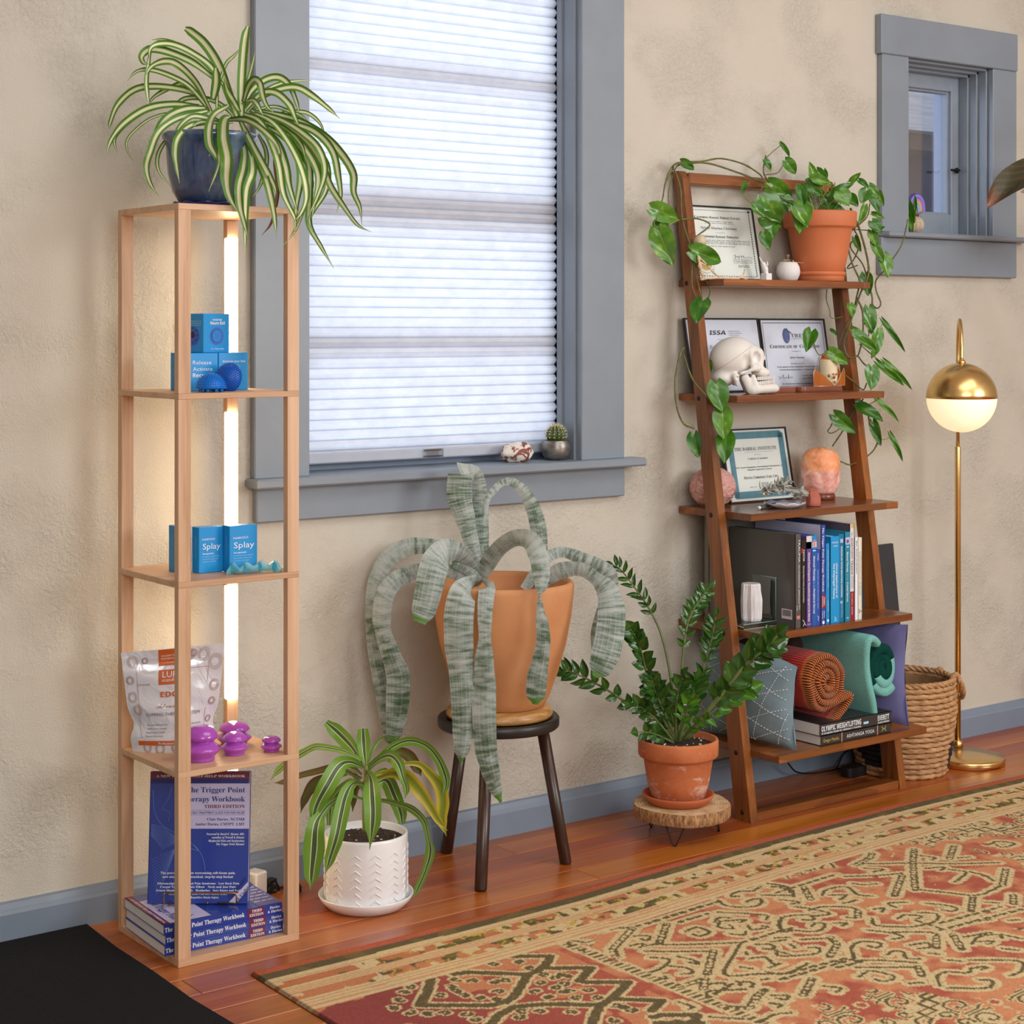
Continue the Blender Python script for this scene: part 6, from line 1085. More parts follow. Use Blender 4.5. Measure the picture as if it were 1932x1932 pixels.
PR_ = [(A, (1175, 300), (1154, 195), 62, -.03, 0), (A, (1245, 305), (1256, 236), 44, 0, 1), (A, (1180, 300), (1295, 342), 74, -.06, 0), (A, (1425, 325), (1490, 266), 44, -.03, 1), (A, (1350, 395), (1415, 482), 120, -.08, 0), (A, (1300, 420), (1440, 330), 84, -.05, 0), (A, (1478, 320), (1542, 366), 50, -.02, 1), (A, (1528, 385), (1492, 465), 92, -.03, 0), (A, (1548, 352), (1612, 432), 62, .0, 0), (A, (1610, 398), (1640, 487), 48, .0, 1), (A, (1558, 425), (1612, 532), 66, -.02, 0), (A, (1512, 490), (1480, 602), 54, -.04, 1), (A, (1568, 540), (1648, 568), 40, .0, 1), (A, (1565, 590), (1625, 660), 88, -.02, 0), (A, (1560, 655), (1590, 748), 70, -.01, 0), (A, (1575, 735), (1642, 862), 66, -.01, 0), (A, (1640, 815), (1676, 958), 114, .0, 0), (A, (1255, 480), (1402, 512), 70, -.05, 2), (A, (1135, 330), (1235, 352), 74, -.04, 0), (A, (1200, 250), (1260, 320), 60, -.02, 1), (A, (1110, 420), (1180, 480), 60, -.02, 1), (A, (1240, 420), (1300, 490), 60, -.02, 2), (A, (1420, 420), (1470, 490), 70, -.04, 0), (A, (1150, 360), (1230, 420), 66, -.05, 0), (A, (1590, 640), (1650, 625), 40, 0, 1),
 (A, (1520, 945), (1540, 1080), 92, .03, 1), (A, (1418, 1142), (1436, 1222), 66, .0, 1), (A, (1540, 1168), (1565, 1335), 98, .03, 0), (A, (1450, 1318), (1608, 1460), 74, -.02, 2), (A, (1605, 1320), (1570, 1498), 92, .02, 0), (A, (1645, 1258), (1792, 1455), 40, .02, 2), (A, (1285, 1450), (1408, 1538), 88, -.06, 0), (A, (1560, 1560), (1566, 1704), 116, -.01, 0), (A, (1610, 1532), (1782, 1678), 50, .01, 2), (A, (1660, 1527), (1840, 1702), 44, .03, 2), (A, (1475, 1812), (1645, 1908), 92, -.03, 0), (A, (1600, 1772), (1752, 1910), 40, .02, 2), (B_, (1310, 900), (1468, 1040), 118, -.06, 0), (B_, (1598, 950), (1656, 1134), 80, .0, 0), (B_, (1735, 1052), (1832, 1250), 44, .02, 2), (A, (1290, 1310), (1340, 1350), 30, .03, 1), (A, (1450, 700), (1490, 790), 50, .04, 1)]
for T, b, t_, w, dd, mi in PR_:
    k = 4.865/FOC/(3.513 if T is TA else 4.025); put_leaf('leaf', PM[mi], po, pr(*T(*b), dd), pr(*T(*t_), dd-.012), w*k, (TOCAM+UP*rq.uniform(.0, .5)+RIGHT*rq.uniform(-.3, .3)).normalized(), rq.uniform(-.25, .25))
mb = MB()
for k in range(22): x, y = rq.uniform(1080, 1430), rq.uniform(300, 440); p0 = pp_+V((rq.uniform(-.05, .05), rq.uniform(-.05, .05), 122*kx)); mb.tube([p0, p0.lerp(pr(*TA(x, y), -.03), .5)+V((0, 0, .01)), pr(*TA(x, y), -.03)], .0013, PET, 5)
mb.obj('petioles', po, kind='stuff')
# ================================================================== things on the lower ladder shelves
from mathutils import noise as mnoise
# ---- skull on the second shelf (profile traced, then built as a solid)
sd = 4.60; su = sd/FOC/9.66; zs2 = 1.051; SK0 = aD(1280+950/9.66, 590+850/9.66, sd)
def skull(X, Y, Z):    # units: enlarged picture pixels, X right, Y away from the camera, Z up, origin (950, 850)
    P = lambda x, y: (x-950, -(y-850)); c_, s__ = math.cos(R(22)), math.sin(R(22)); xr = X*c_+Z*s__; zr = -X*s__+Z*c_
    f = ell(xr, Y, zr, (48, 0, 30), (432, 330, 360)); f = smin(f, ell(X, Y, Z, (P(1360, 690)[0]-20, 0, P(0, 690)[1]), (130, 210, 110)), 70)
    f = smin(f, cap(X, Y, Z, (P(1430, 760)[0], 0, P(0, 760)[1]), (P(1450, 1060)[0], 0, P(0, 1060)[1]), 130, 110), 50); f = smin(f, cap(X, Y, Z, (P(1535, 790)[0], 0, P(0, 790)[1]), (P(1575, 840)[0], 0, P(0, 840)[1]), 34, 20), 25)
    f = smin(f, ell(X, Y, Z, (P(1500, 1090)[0], 0, P(0, 1090)[1]), (165, 165, 110)), 40)
    f = smin(f, ell(X, Y, Z, (P(820, 1190)[0], 0, P(0, 1190)[1]), (230, 250, 150)), 90)
    for s in (-1, 1):
        f = smin(f, cap(X, Y, Z, (P(1285, 700)[0], s*215, P(0, 700)[1]), (P(1310, 930)[0], s*235, P(0, 930)[1]), 42, 50), 35); f = smin(f, ell(X, Y, Z, (P(1390, 1000)[0], s*200, P(0, 1000)[1]), (100, 70, 75)), 40)
        f = smin(f, cap(X, Y, Z, (P(1350, 1020)[0], s*250, P(0, 1020)[1]), (P(1110, 1100)[0], s*270, P(0, 1100)[1]), 36, 30), 25); f = smin(f, cap(X, Y, Z, (P(1010, 1160)[0], s*235, P(0, 1160)[1]), (P(1040, 1300)[0], s*210, P(0, 1300)[1]), 72, 36), 35)
        f = smax(f, -ell(X, Y, Z, (P(1415, 825)[0], s*200, P(0, 825)[1]), (92, 130, 118)), 22); f = smax(f, -ell(X, Y, Z, (P(1205, 900)[0], s*330, P(0, 900)[1]), (78, 110, 150)), 40); f = smax(f, -ell(X, Y, Z, (P(1040, 1180)[0], s*320, P(0, 1180)[1]), (34, 80, 30)), 14)
        f = smax(f, -ell(X, Y, Z, (P(1195, 1150)[0], s*200, P(0, 1150)[1]), (42, 190, 48)), 18)
    f = smax(f, -ell(X, Y, Z, (P(1600, 960)[0], 0, P(0, 960)[1]), (70, 60, 95)), 20)
    return f
def jaw(X, Y, Z):
    P = lambda x, y: (x-950, -(y-850)); f = None
    for s in (-1, 1):
        g = cap(X, Y*1.6+(-s*225)*.6, Z, (P(1200, 1190)[0], s*225, P(0, 1190)[1]), (P(1290, 1400)[0], s*225, P(0, 1400)[1]), 78, 82); g = smin(g, cap(X, Y*1.6-s*225*.6, Z, (P(1330, 1160)[0], s*225, P(0, 1160)[1]), (P(1370, 1380)[0], s*225, P(0, 1380)[1]), 46, 90), 40)
        g = smin(g, cap(X, Y, Z, (P(1330, 1400)[0], s*215, P(0, 1400)[1]), (P(1720, 1370)[0], s*85, P(0, 1370)[1]), 78, 84), 40); g = smax(g, -cap(X, Y, Z, (P(1270, 1135)[0], s*225, P(0, 1135)[1]), (P(1275, 1150)[0], s*225, P(0, 1150)[1]), 26), 10)
        f = g if f is None else smin(f, g, 30)
    f = smin(f, ell(X, Y, Z, (P(1730, 1385)[0], 0, P(0, 1385)[1]), (112, 120, 72)), 40); return f
SKM = mat('white_bone_cast', S(228, 226, 220), .55, .03, 12, bump=.08, bscale=120); skl = thing('skull_model', 'white anatomical skull model in profile on the second ladder shelf', 'skull model', V((SK0.x, SK0.y, zs2)))
AW = V((-RY, RX, 0)); tow = lambda x, y, z: SK0+RIGHT*(x*su)+AW*(y*su)+UP*(z*su)
def bone(fn, lo, hi, h, name): vs, fs = nets(fn, lo, hi, h); mb = MB(); mb.add([tow(*p) for p in vs], fs, SKM, True); return mb.obj(name, skl)
bone(skull, (-540, -380, -560), (760, 380, 480), 17, 'cranium'); jw = bone(jaw, (140, -320, -680), (940, 320, -230), 15, 'jaw')
mb = MB(); m2 = MB(); GUM = mat('tooth_gap', S(70, 58, 50), .8)
for r_ in (0, 1):
    for k in range(9):
        t_ = k/8; x = 1430+300*t_; y = (1195-12*t_ if r_ == 0 else 1280-34*t_); dy = -150+125*t_**1.6; w_ = 17-3*t_
        mb.box(tow(x-950, dy-26+16*t_, -(y-850)), (w_*2*su, 34*su, 66*su), SKM, rz=-YAW, bev=5*su)
    m2.tube([tow(1420-950, -140, -((1228 if r_ == 0 else 1250)-850)), tow(1600-950, -88, -((1222 if r_ == 0 else 1240)-850)), tow(1725-950, -20, -((1200 if r_ == 0 else 1225)-850))], 20*su, GUM, 6)
mb.obj('teeth', skl, kind='stuff'); m2.obj('gap_between_teeth', skl)
mb = MB(); c_, s__ = math.cos(R(35)), math.sin(R(35))
pts = [tow(-330+720*t_*1.0, -330*math.sqrt(max(.02, 1-((-330+720*t_-30)/480)**2))-4, -215+465*t_) for t_ in [i/14 for i in range(15)]]
def on_skull(p):   # drop a point onto the skull surface, from the camera side
    a = np.array(p); 
    for k in range(400):
        v = skull(np.array([a[0]]), np.array([a[1]]), np.array([a[2]]))[0]
        if v <= 1: break
        a[1] += max(1., v*.5)
    return a
pts = [on_skull((-330+690*t_, -420, -235+480*t_)) for t_ in [i/20 for i in range(21)]]; mb.tube([tow(p[0], p[1], p[2]) for p in pts], .0005, mat('seam_grey', S(160, 158, 152), .7), 4); mb.obj('skull_cap_seam', skl)
# ---- board and amber candle holder
CH1 = wood('cherry_board', S(84, 38, 24), S(122, 62, 42), S(150, 84, 60), 0, .25, 1.2, coat=.4); bd = thing('wooden_board', 'dark reddish wooden board with handle lying under the amber candle holder', 'board', aY(1550, 741, -.10)); zb = zs2+.0004
def slab(xa, xb, ya, yb, z, t, r_, m):
    mb = MB(); n = 8; ring = []
    for cx, cy, a0 in ((xb-r_, ya+r_, -90), (xb-r_, yb-r_, 0), (xa+r_, yb-r_, 90), (xa+r_, ya+r_, 180)):
        for k in range(n+1): a = R(a0+90*k/n); ring.append((cx+r_*math.cos(a), cy+r_*math.sin(a)))
    N = len(ring); cx, cy = (xa+xb)/2, (ya+yb)/2; vs = []
    for zz, k in ((0, .985), (t*.3, 1), (t*.7, 1), (t, .985)): vs += [(cx+(x-cx)*k, cy+(y-cy)*k, z+zz) for x, y in ring]
    mb.add(vs, [tuple(range(N))[::-1], tuple(3*N+i for i in range(N))]+[(j*N+i, j*N+(i+1) % N, (j+1)*N+(i+1) % N, (j+1)*N+i) for j in range(3) for i in range(N)], m); return mb
xa, xb = aY(1513, 740, -.165).x, aY(1594, 740, -.165).x; slab(xa, xb, -.165, -.075, zb, .014, .018, CH1).obj('board', bd); xh = aY(1440, 740, -.150).x; slab(xh, xa+.006, -.150, -.100, zb, .0135, .02, CH1).obj('handle', bd)
ztop = zb+.0143; t = NT('amber_glass'); t.col(S(190, 104, 26)); t.set(Roughness=.06, Alpha=.62); AMB = t.m; t = NT('amber_back'); t.col(S(176, 92, 22)); t.set(Roughness=.08, Alpha=.86); AMB2 = t.m; SOLDER = mat('copper_solder', S(214, 200, 180), .35, .1, metal=.6)
ch = thing('candle_holder', 'amber stained glass candle holder with jagged front panes on the wooden board', 'candle holder', V(((xa+xb)/2, -.125, ztop)))
yb_, yf_ = -.094, -.150; tq = lambda px, py, y: (lambda p: V((p.x, p.y, max(p.z, ztop+.0004))))(aY(px, py, y))
def pane(pts2, y, m, name, rim=True):
    P_ = [tq(px, py, y) for px, py in pts2]; mb = MB(); n = len(P_); mb.add([p+V((0, -.0012, 0)) for p in P_]+[p+V((0, .0012, 0)) for p in P_], [tuple(range(n)), tuple(range(n, 2*n))[::-1]]+[(i, i+n, (i+1) % n+n, (i+1) % n) for i in range(n)], m); o = mb.obj(name, ch)
    if rim: mb = MB(); mb.tube(P_+[P_[0]], .0009, SOLDER, 6); r_ = mb.obj('solder_rim', o)
pane([(1546, 735), (1546, 678), (1553, 667), (1563, 668), (1575, 682), (1584, 700), (1586, 735)], yb_, AMB2, 'back_pane'); pane([(1535, 733), (1535, 703), (1539, 697), (1552, 707), (1564, 718), (1574, 728), (1576, 733)], yf_, AMB, 'front_pane'); pane([(1576, 733), (1582, 718), (1592, 694), (1594, 700), (1594, 733)], yf_, AMB, 'front_pane')
a_, b__ = tq(1535, 733, yf_), tq(1535, 703, yf_); c__, d__ = tq(1546, 735, yb_), tq(1546, 672, yb_); mb = MB(); mb.add([a_, c__, d__, b__], [(0, 1, 2, 3)], glass('clear_side_glass', (.93, .94, .93, 1), .03, .03)); mb.obj('side_pane', ch); mb = MB(); mb.tube([a_, b__, d__, c__], .0008, SOLDER, 6); mb.obj('side_rim', ch)
GEM = mat('swirled_gem', S(150, 70, 36), .12, .8, 260, coat=.6); gm = [(1554, 671, yb_-.004, .0044), (1555, 680, yb_-.004, .0032), (1574, 712, yf_-.003, .0044), (1578, 706, yf_-.003, .003), (1572, 706, yf_-.003, .003), (1575, 721, yf_-.003, .0038), (1564, 709, yf_-.003, .0045)]
for px, py, y, r_ in gm: MB().lathe([(r_*math.cos(R(-90+20*i)), r_*.6*math.sin(R(-90+20*i))) for i in range(10)], tq(px, py, y), GEM, 14, M=Matrix.Rotation(R(90), 3, 'X'), close=False).obj('glass_gem', ch)
cb = tq(1563.5, 733, -.124); cb.z = ztop; r_ = 16.5/FOC*depth(cb); hc = (733-684)/FOC*depth(cb); cd = thing('candle', 'cream pillar candle standing in the amber glass holder', 'candle', cb); WAX = mat('cream_wax', S(228, 214, 176), .5, .05, sss=.3); MB().lathe([(r_*.97, 0), (r_, .002), (r_, hc-.002), (r_*.95, hc), (r_*.4, hc-.003), (.0001, hc-.0035)], cb+V((0, 0, .0004)), WAX, 36).obj('wax', cd); mb = MB(); mb.tube([cb+V((0, 0, hc-.004)), cb+V((.001, 0, hc+.006))], .0008, BLK, 5); mb.obj('wick', cd)
# ---- brain, sage, salt lamp on the middle shelf
z3 = .758
def lump(c, rx, ry, rz_, fn, m, nu=56, nv=36):
    mb = MB(); vs = []; uv = []
    for j in range(nv+1):
        la = -math.pi/2+math.pi*j/nv
        for i in range(nu):
            lo = 2*math.pi*i/nu; d = V((math.cos(la)*math.cos(lo), math.cos(la)*math.sin(lo), math.sin(la))); k = fn(d); vs.append(V(c)+V((d.x*rx*k, d.y*ry*k, d.z*rz_*k)))
    mb.add(vs, [(j*nu+i, j*nu+(i+1) % nu, (j+1)*nu+(i+1) % nu, (j+1)*nu+i) for j in range(nv) for i in range(nu)], m, True); return mb
BRM = mat('pink_brain_rubber', S(206, 156, 148), .5, .06, 14, sss=.1); bc = aY(1345, 921, -.072); rx, rz_ = 47/FOC*depth(bc), 36/FOC*depth(bc)*1.06
def gyri(d):
    w = V((mnoise.noise(d*2.2+V((3, 1, 7))), mnoise.noise(d*2.2+V((8, 5, 2))), mnoise.noise(d*2.2+V((1, 9, 4)))))*.55; q = mnoise.noise((d+w)*4.6); return .93+.085*min(1, abs(q)*3.0)-.06*math.exp(-(d.x/.05)**2)*(1 if d.z > -.3 else 0)
o = thing('brain_model', 'pink rubber brain model with folds behind the left ladder leg', 'brain model', V((bc.x, bc.y, z3))); bcc = V((bc.x, bc.y, z3+rz_*.97)); MB
lump(bcc, rx, .054, rz_, lambda d: gyri(V((d.y, d.x, d.z))), BRM, 110, 70).obj('folds', o)
pcn = aY(1481, 943, -.205); pcn.z = z3+.0003; kq = depth(pcn)/FOC; PLW = mat('white_glaze', S(226, 228, 236), .2, .03, coat=.5); PLB = mat('blue_glaze_line', S(74, 84, 150), .25, .1, coat=.5)
pl_ = thing('small_plate', 'small blue and white wavy plate on the middle shelf holding dried sage', 'plate', pcn); mb = MB(); n = 48; vs = []
for r_, z, wv in ((20, 0, 0), (24, 1, 0), (34, 5, .4), (41, 9.5, 1), (41, 10.5, 1), (33, 6.5, .4), (22, 3, 0), (.1, 3, 0)):
    for i in range(n): a = 2*math.pi*i/n; vs.append(pcn+V((r_*kq*math.cos(a), r_*kq*math.sin(a)*.9, (z+wv*1.3*math.sin(a*9))*kq)))
fs = [(j*n+i, j*n+(i+1) % n, (j+1)*n+(i+1) % n, (j+1)*n+i) for j in range(7) for i in range(n)]
mb.add(vs, fs, PLW, True); mb.obj('dish', pl_); mb = MB()
for rr_, zz in ((38.5, 8.9), (34, 6.2)): mb.tube([pcn+V((rr_*kq*math.cos(2*math.pi*i/96), rr_*kq*math.sin(2*math.pi*i/96)*.9, (zz+.3+.9*math.sin(2*math.pi*i/96*9))*kq)) for i in range(97)], .0011, PLB, 5)
mb.obj('blue_pattern', pl_)
SAGE = striped('sage_leaf_grey', S(212, 213, 206), S(186, 188, 180), .1, .6, S(128, 128, 118), rough=.85, var=.5).m; rs = random.Random(6)
for nm, lb, A0, A1, nl, sp_ in (('sage_bundle', 'tangled bundle of dried grey sage leaves on the blue plate', (1447, 930), (1483, 915), 56, 17), ('sage_bundle', 'dried sage stick with straw ends pointing right on the blue plate', (1478, 924), (1520, 936), 30, 9)):
    p0, p1 = aY(*A0, -.205)+UP*.004, aY(*A1, -.205)+UP*.002; o = thing(nm, lb, 'dried herbs', V(((p0.x+p1.x)/2, -.205, pcn.z+.004))); mb = MB()
    for k in range(nl):
        b = p0.lerp(p1, rs.random()); d = ((p1-p0).normalized()*rs.uniform(-.5, 1)+V((rs.uniform(-.6, .6), rs.uniform(-.7, .7), rs.uniform(-.5, .9)))).normalized(); b = b+V((rs.uniform(-1, 1), rs.uniform(-1, 1), rs.uniform(-.6, 1.0)))*sp_*kq*.45; L_ = rs.uniform(16, 30)*kq; w = rs.uniform(6, 11)*kq; s2_ = d.orthogonal().normalized(); s2_ = Matrix.Rotation(rs.uniform(0, 6), 3, d) @ s2_; nn_ = d.cross(s2_)
        vs = []; 
        for i in range(5):
            q = b+d*(L_*(i/4-.3))+nn_*(.25*L_*(i/4-.5)**2); ww = w*(.3, .9, 1, .75, .08)[i]
            for a in (-1, 0, 1): x = q+s2_*(a*ww/2)+nn_*(abs(a)*ww*.25); vs.append(V((x.x, x.y, max(x.z, pcn.z+4*kq))))
        mb.add(vs, [(i*3+j, i*3+j+1, i*3+j+4, i*3+j+3) for i in range(4) for j in range(2)], SAGE, True)
    mb.obj('leaves', o, kind='stuff')
    mb = MB()
    for k in range(9): a = p1.lerp(p0, .3)+V((0, rs.uniform(-.008, .008), rs.uniform(-.004, .006))); mb.tube([a, p1+(p1-p0).normalized()*rs.uniform(.0, .012)+V((0, rs.uniform(-.01, .01), rs.uniform(-.004, .006)))], .0011, BONE, 5)
    if nl == 30: mb.obj('straw_ends', o, kind='stuff')
c = aY(1485, 938, -.235); lump(c+V((0, 0, .002)), .009, .005, .0045, lambda d: 1+.1*mnoise.noise(d*3), mat('tan_stone', S(196, 150, 104), .6, .2), 16, 10); mb = lump(V((c.x, c.y, pcn.z+.0095)), .009, .005, .0045, lambda d: 1+.1*mnoise.noise(d*3), mat('tan_stone', S(196, 150, 104), .6, .2), 16, 10); tag(mb.obj('pebble'), 'small tan pebble on the front rim of the blue plate', 'stone')
a, b = aY(1433, 945, -.20), aY(1462, 947, -.165); mb = MB(); a.z = b.z = z3+.0052; mb.tube([a, b], .0048, mat('grey_marker', S(70, 74, 78), .4), 12); o = mb.obj('marker_barrel'); tag(o, 'dark grey marker pen lying beside the blue plate', 'pen'); mb = MB(); mb.tube([a-(b-a).normalized()*.005, a+(b-a).normalized()*.003], .0046, PLATE, 12); mb.obj('cap_end', o)
t = NT('glowing_pink_salt'); co = t.coord('Object'); n1 = t.noise(co, 34, 5, .65, .6); sx = t.new('ShaderNodeSeparateXYZ'); t.ln(co, sx.inputs[0]); band = t.math('ADD', t.math('MULTIPLY', t.math('SUBTRACT', sx.outputs[2], .829), 55), t.math('MULTIPLY', t.math('SUBTRACT', t.noise(co, 16, 4), .5), 2.2)); up = t.ramp(band, [(.25, G(0)), (.6, G(1))])
cl = t.ramp(n1, [(.3, S(204, 126, 108)), (.5, S(226, 164, 148)), (.7, S(242, 206, 196))]); cu = t.ramp(n1, [(.3, S(226, 134, 92)), (.55, S(238, 164, 116)), (.75, S(244, 200, 168))]); cc = t.mix(up, cl, cu); t.col(cc); t.set(Roughness=.45, Subsurface_Weight=.3, Subsurface_Scale=.02, Emission_Strength=.10); t.ln(cc, t.b.inputs['Emission Color']); t.bump(n1, .4, .004); SALT = t.m  # bulb glow put into the colour: orange upper part, weak emission overall
sc0 = aY(1549, 938, -.10); sc0.z = z3; kq = depth(sc0)/FOC; sl = thing('salt_lamp', 'glowing pink and orange salt lamp on a round wooden base', 'salt lamp', sc0); MB().lathe([(22*kq, 0), (25*kq, 1*kq), (25*kq, 9*kq), (23*kq, 11*kq), (.0001, 11*kq)], sc0+V((.004, 0, .0003)), CH1, 36).obj('base', sl)
prof = [(-1, .62), (-.92, .80), (-.6, .93), (-.1, 1.0), (.35, .99), (.62, .93), (.80, .80), (.92, .60), (1.0, .25)]
def salt_r(h_): return float(np.interp(h_, [p[0] for p in prof], [p[1] for p in prof]))
mb = MB(); nu, nv = 72, 50; vs = []
for j in range(nv+1):
    h_ = -1+2*j/nv
    for i in range(nu):
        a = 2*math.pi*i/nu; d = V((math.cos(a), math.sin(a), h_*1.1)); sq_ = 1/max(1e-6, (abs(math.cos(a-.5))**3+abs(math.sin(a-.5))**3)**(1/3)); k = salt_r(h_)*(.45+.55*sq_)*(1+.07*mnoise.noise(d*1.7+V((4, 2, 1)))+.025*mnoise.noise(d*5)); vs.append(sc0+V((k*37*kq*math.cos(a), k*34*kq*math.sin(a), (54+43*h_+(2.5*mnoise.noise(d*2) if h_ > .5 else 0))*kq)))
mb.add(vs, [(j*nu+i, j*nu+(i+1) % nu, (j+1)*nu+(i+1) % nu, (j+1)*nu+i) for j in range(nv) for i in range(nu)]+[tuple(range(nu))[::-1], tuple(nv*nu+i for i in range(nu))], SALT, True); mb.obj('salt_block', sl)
q = [aY(1514, 933, -.09), aY(1503, 921, -.07), aY(1490, 913, -.05), aY(1478, 914, -.042)]; mb = MB(); mb.tube(cr([tuple(p) for p in q], 6), .0017, BLK, 6); mb.obj('cord', sl)
def facet(c, r_, seed, m, name, label, cat, sq=(1, 1, 1), n=26, flat=True):
    rr2 = random.Random(seed); pl = [(V((rr2.gauss(0, 1), rr2.gauss(0, 1), rr2.gauss(0, 1))).normalized(), rr2.uniform(.7, .98)) for _ in range(n)]
    mb = lump((0, 0, 0), 1, 1, 1, lambda d: min([1.0]+[h_/max(1e-6, d.dot(nv)) for nv, h_ in pl if d.dot(nv) > .05]), m, 40, 26); mb.sm = [not flat and s for s in mb.sm]
    zmin = min(p[2]*r_*sq[2] for p in mb.v); mb.v = [(c[0]+p[0]*r_*sq[0], c[1]+p[1]*r_*sq[1], c[2]+max(p[2]*r_*sq[2], zmin*.6)-zmin*.6) for p in mb.v]; o = mb.obj(name); return tag(o, label, cat)
c = aY(1537, 945, -.215); c.z = z3+.0003; kq = depth(c)/FOC; facet(c, 21*kq, 5, mat('rose_rock', S(178, 98, 80), .7, .12, 40), 'rose_rock', 'rough dusky pink crystal rock in front of the salt lamp', 'rock', (.98, .7, 1.1), 11)
rk = bpy.data.objects['rose_rock']; zr_ = max(v.co.z for v in rk.data.vertices)
for v in rk.data.vertices: f_ = 1.12-.75*((v.co.z-z3)/(zr_-z3))**1.2; v.co.x = c.x+(v.co.x-c.x)*f_-.006*((v.co.z-z3)/(zr_-z3)); v.co.y = c.y+(v.co.y-c.y)*f_
# ---- books on the fourth shelf
z4 = .466; YS = -.302; bkx = lambda cx: aY(1480+cx/8.78, 1170, YS).x; bkz = lambda cy, cx: aY(1480+cx/8.78, 970+cy/8.78, YS).z; TWH = mat('pale_spine_print', S(232, 238, 244), .5, .02)
def book(x0, x1, top, col, label, deep=.20, cover=None, spine=None, yoff=0., pages=True, z0=z4, side=None):
    xa, xb, zt_ = bkx(x0), bkx(x1), bkz(top, (x0+x1)/2); ya = YS+yoff; o = thing('book', label, 'book', ((xa+xb)/2, ya+deep/2, z0), 'books on the fourth ladder shelf'); t_ = min(.0016, (xb-xa)*.16); m = col; mb = MB(); H = zt_-z0
    mb.bb((xa, ya, z0+.0004), (xa+t_, ya+deep, zt_), cover or m); mb.bb((xb-t_, ya, z0+.0004), (xb, ya+deep, zt_), m); mb.bb((xa, ya, z0+.0004), (xb, ya+t_, zt_), m); cv = mb.obj('cover', o)
    MB().bb((xa+t_, ya+t_, z0+.002), (xb-t_, ya+deep-.003, zt_-.0025), PAGES).obj('pages', o); P = Panel((xa, ya, z0), (1, 0, 0), (0, 0, 1), xb-xa, H, .0003)
    if spine: mb = MB(); spine(P, mb); mb.obj('spine_print', cv)
    if side: Q = Panel((xa, ya+deep, z0), (0, -1, 0), (0, 0, 1), deep, H, .0003); mb = MB(); side(Q, mb); mb.obj('cover_print', cv)
    return o
bm = lambda n, r, g, b: mat('cover_'+n, S(r, g, b), .35, .05, 5, coat=.25)
GRY, BLKC, PUR, BLU1, BLU2, NAV, CYN, CYN2, TEA, TEA2, WHC, CRM, OLV, LIL = bm('graphite', 84, 82, 80), bm('black', 26, 23, 23), bm('purple', 96, 66, 150), bm('blue', 34, 92, 172), bm('royal_blue', 34, 78, 176), bm('workbook_blue', 36, 74, 170), bm('sky', 14, 140, 204), bm('cyan', 8, 150, 214), bm('deep_teal', 12, 116, 160), bm('teal', 16, 134, 164), bm('white', 222, 214, 218), bm('cream', 226, 224, 208), bm('olive_grey', 118, 114, 104), mat('lilac_cover', S(204, 206, 232), .4, .04)
REDP = mat('red_print', S(150, 36, 48), .4, .05); PINK = mat('pink_print', S(206, 130, 130), .4, .1); TX = lambda *a: a
def sp1(P, mb): P.text(mb, 'TRAUMA', .945, .70, .50, .30, TWH, rot=-90); P.text(mb, '• AN OSTEOPATHIC APPROACH', .69, .26, .50, .24, TWH, rot=-90); P.text(mb, 'Barral', .245, .20, .62, .2, TWH, rot=-90); P.text(mb, 'Croibier', .245, .185, .22, .2, TWH, rot=-90); P.rect(mb, .25, .10, .80, .135, PINK)
def sd1(P, mb): P.rect(mb, .80, .09, .955, .195, WHC, 1); [P.rect(mb, .815+.0085*k, .12, .8195+.0085*k, .185, INK, 2) for k in range(15)]
def sp2(P, mb): P.text(mb, 'FASCIA', .88, .75, .35, .34, TWH, rot=-90); P.text(mb, 'Edited by Robert Schleip and Amanda Baker', .70, .28, .35, .26, TWH, rot=-90); P.rect(mb, -.0, .845, .45, .90, REDP); P.line(mb, [(.3, .09), (.7, .055), (.4, .02)], .0016, TWH); P.line(mb, [(.5, .07), (.95, .02)], .0014, TWH)
def sp3(P, mb): P.rect(mb, 0, .86, 1, 1, WHC); P.rect(mb, .0, .86, .95, .935, PINK); P.text(mb, 'Advanced Visceral Manipulation: Neuroendocrine Approach to the Abdomen', .82, .06, .30, .36, TWH, 'sb', rot=-90); P.text(mb, 'Barral', .2, .8, .025, .012, TWH)
def sp4(P, mb): P.rect(mb, 0, .855, 1, 1, CYN); P.rect(mb, .15, .87, .95, .93, WHC, 2); P.rect(mb, .3, .875, .7, .955, PINK, 3); P.text(mb, 'Manual Therapy', .77, .50, .30, .34, TWH, 'sb', rot=-90); P.text(mb, 'for the', .49, .42, .32, .26, LT, rot=-90); P.text(mb, 'Peripheral Nerves', .41, .14, .30, .34, TWH, 'sb', rot=-90); P.rect(mb, .2, .825, .8, .84, LT)
def sp5(P, mb): P.text(mb, 'PORGES', .95, .86, .30, .26, TWH, rot=-90); P.text(mb, 'THE POCKET GUIDE TO THE POLYVAGAL THEORY', .74, .22, .30, .24, LT, rot=-90); P.line(mb, [(.3, .13), (.7, .10), (.4, .09), (.6, .06)], .0012, TWH)
def sp6(P, mb): P.text(mb, 'The Trigger Point Therapy Workbook', .975, .33, .26, .36, TWH, 'bs', rot=-90); P.rect(mb, .08, .17, .98, .30, REDP); P.text(mb, 'THIRD', .28, .195, .58, .22, TWH, 'bs', rot=-90); P.text(mb, 'EDITION', .29, .18, .22, .22, TWH, 'bs', rot=-90); P.text(mb, 'Davies', .14, .07, .58, .22, TWH, 'bs', rot=-90); P.text(mb, '& Davies', .14, .06, .22, .22, TWH, 'bs', rot=-90); P.disc(mb, .5, .025, P.W*.26, TWH, 1)
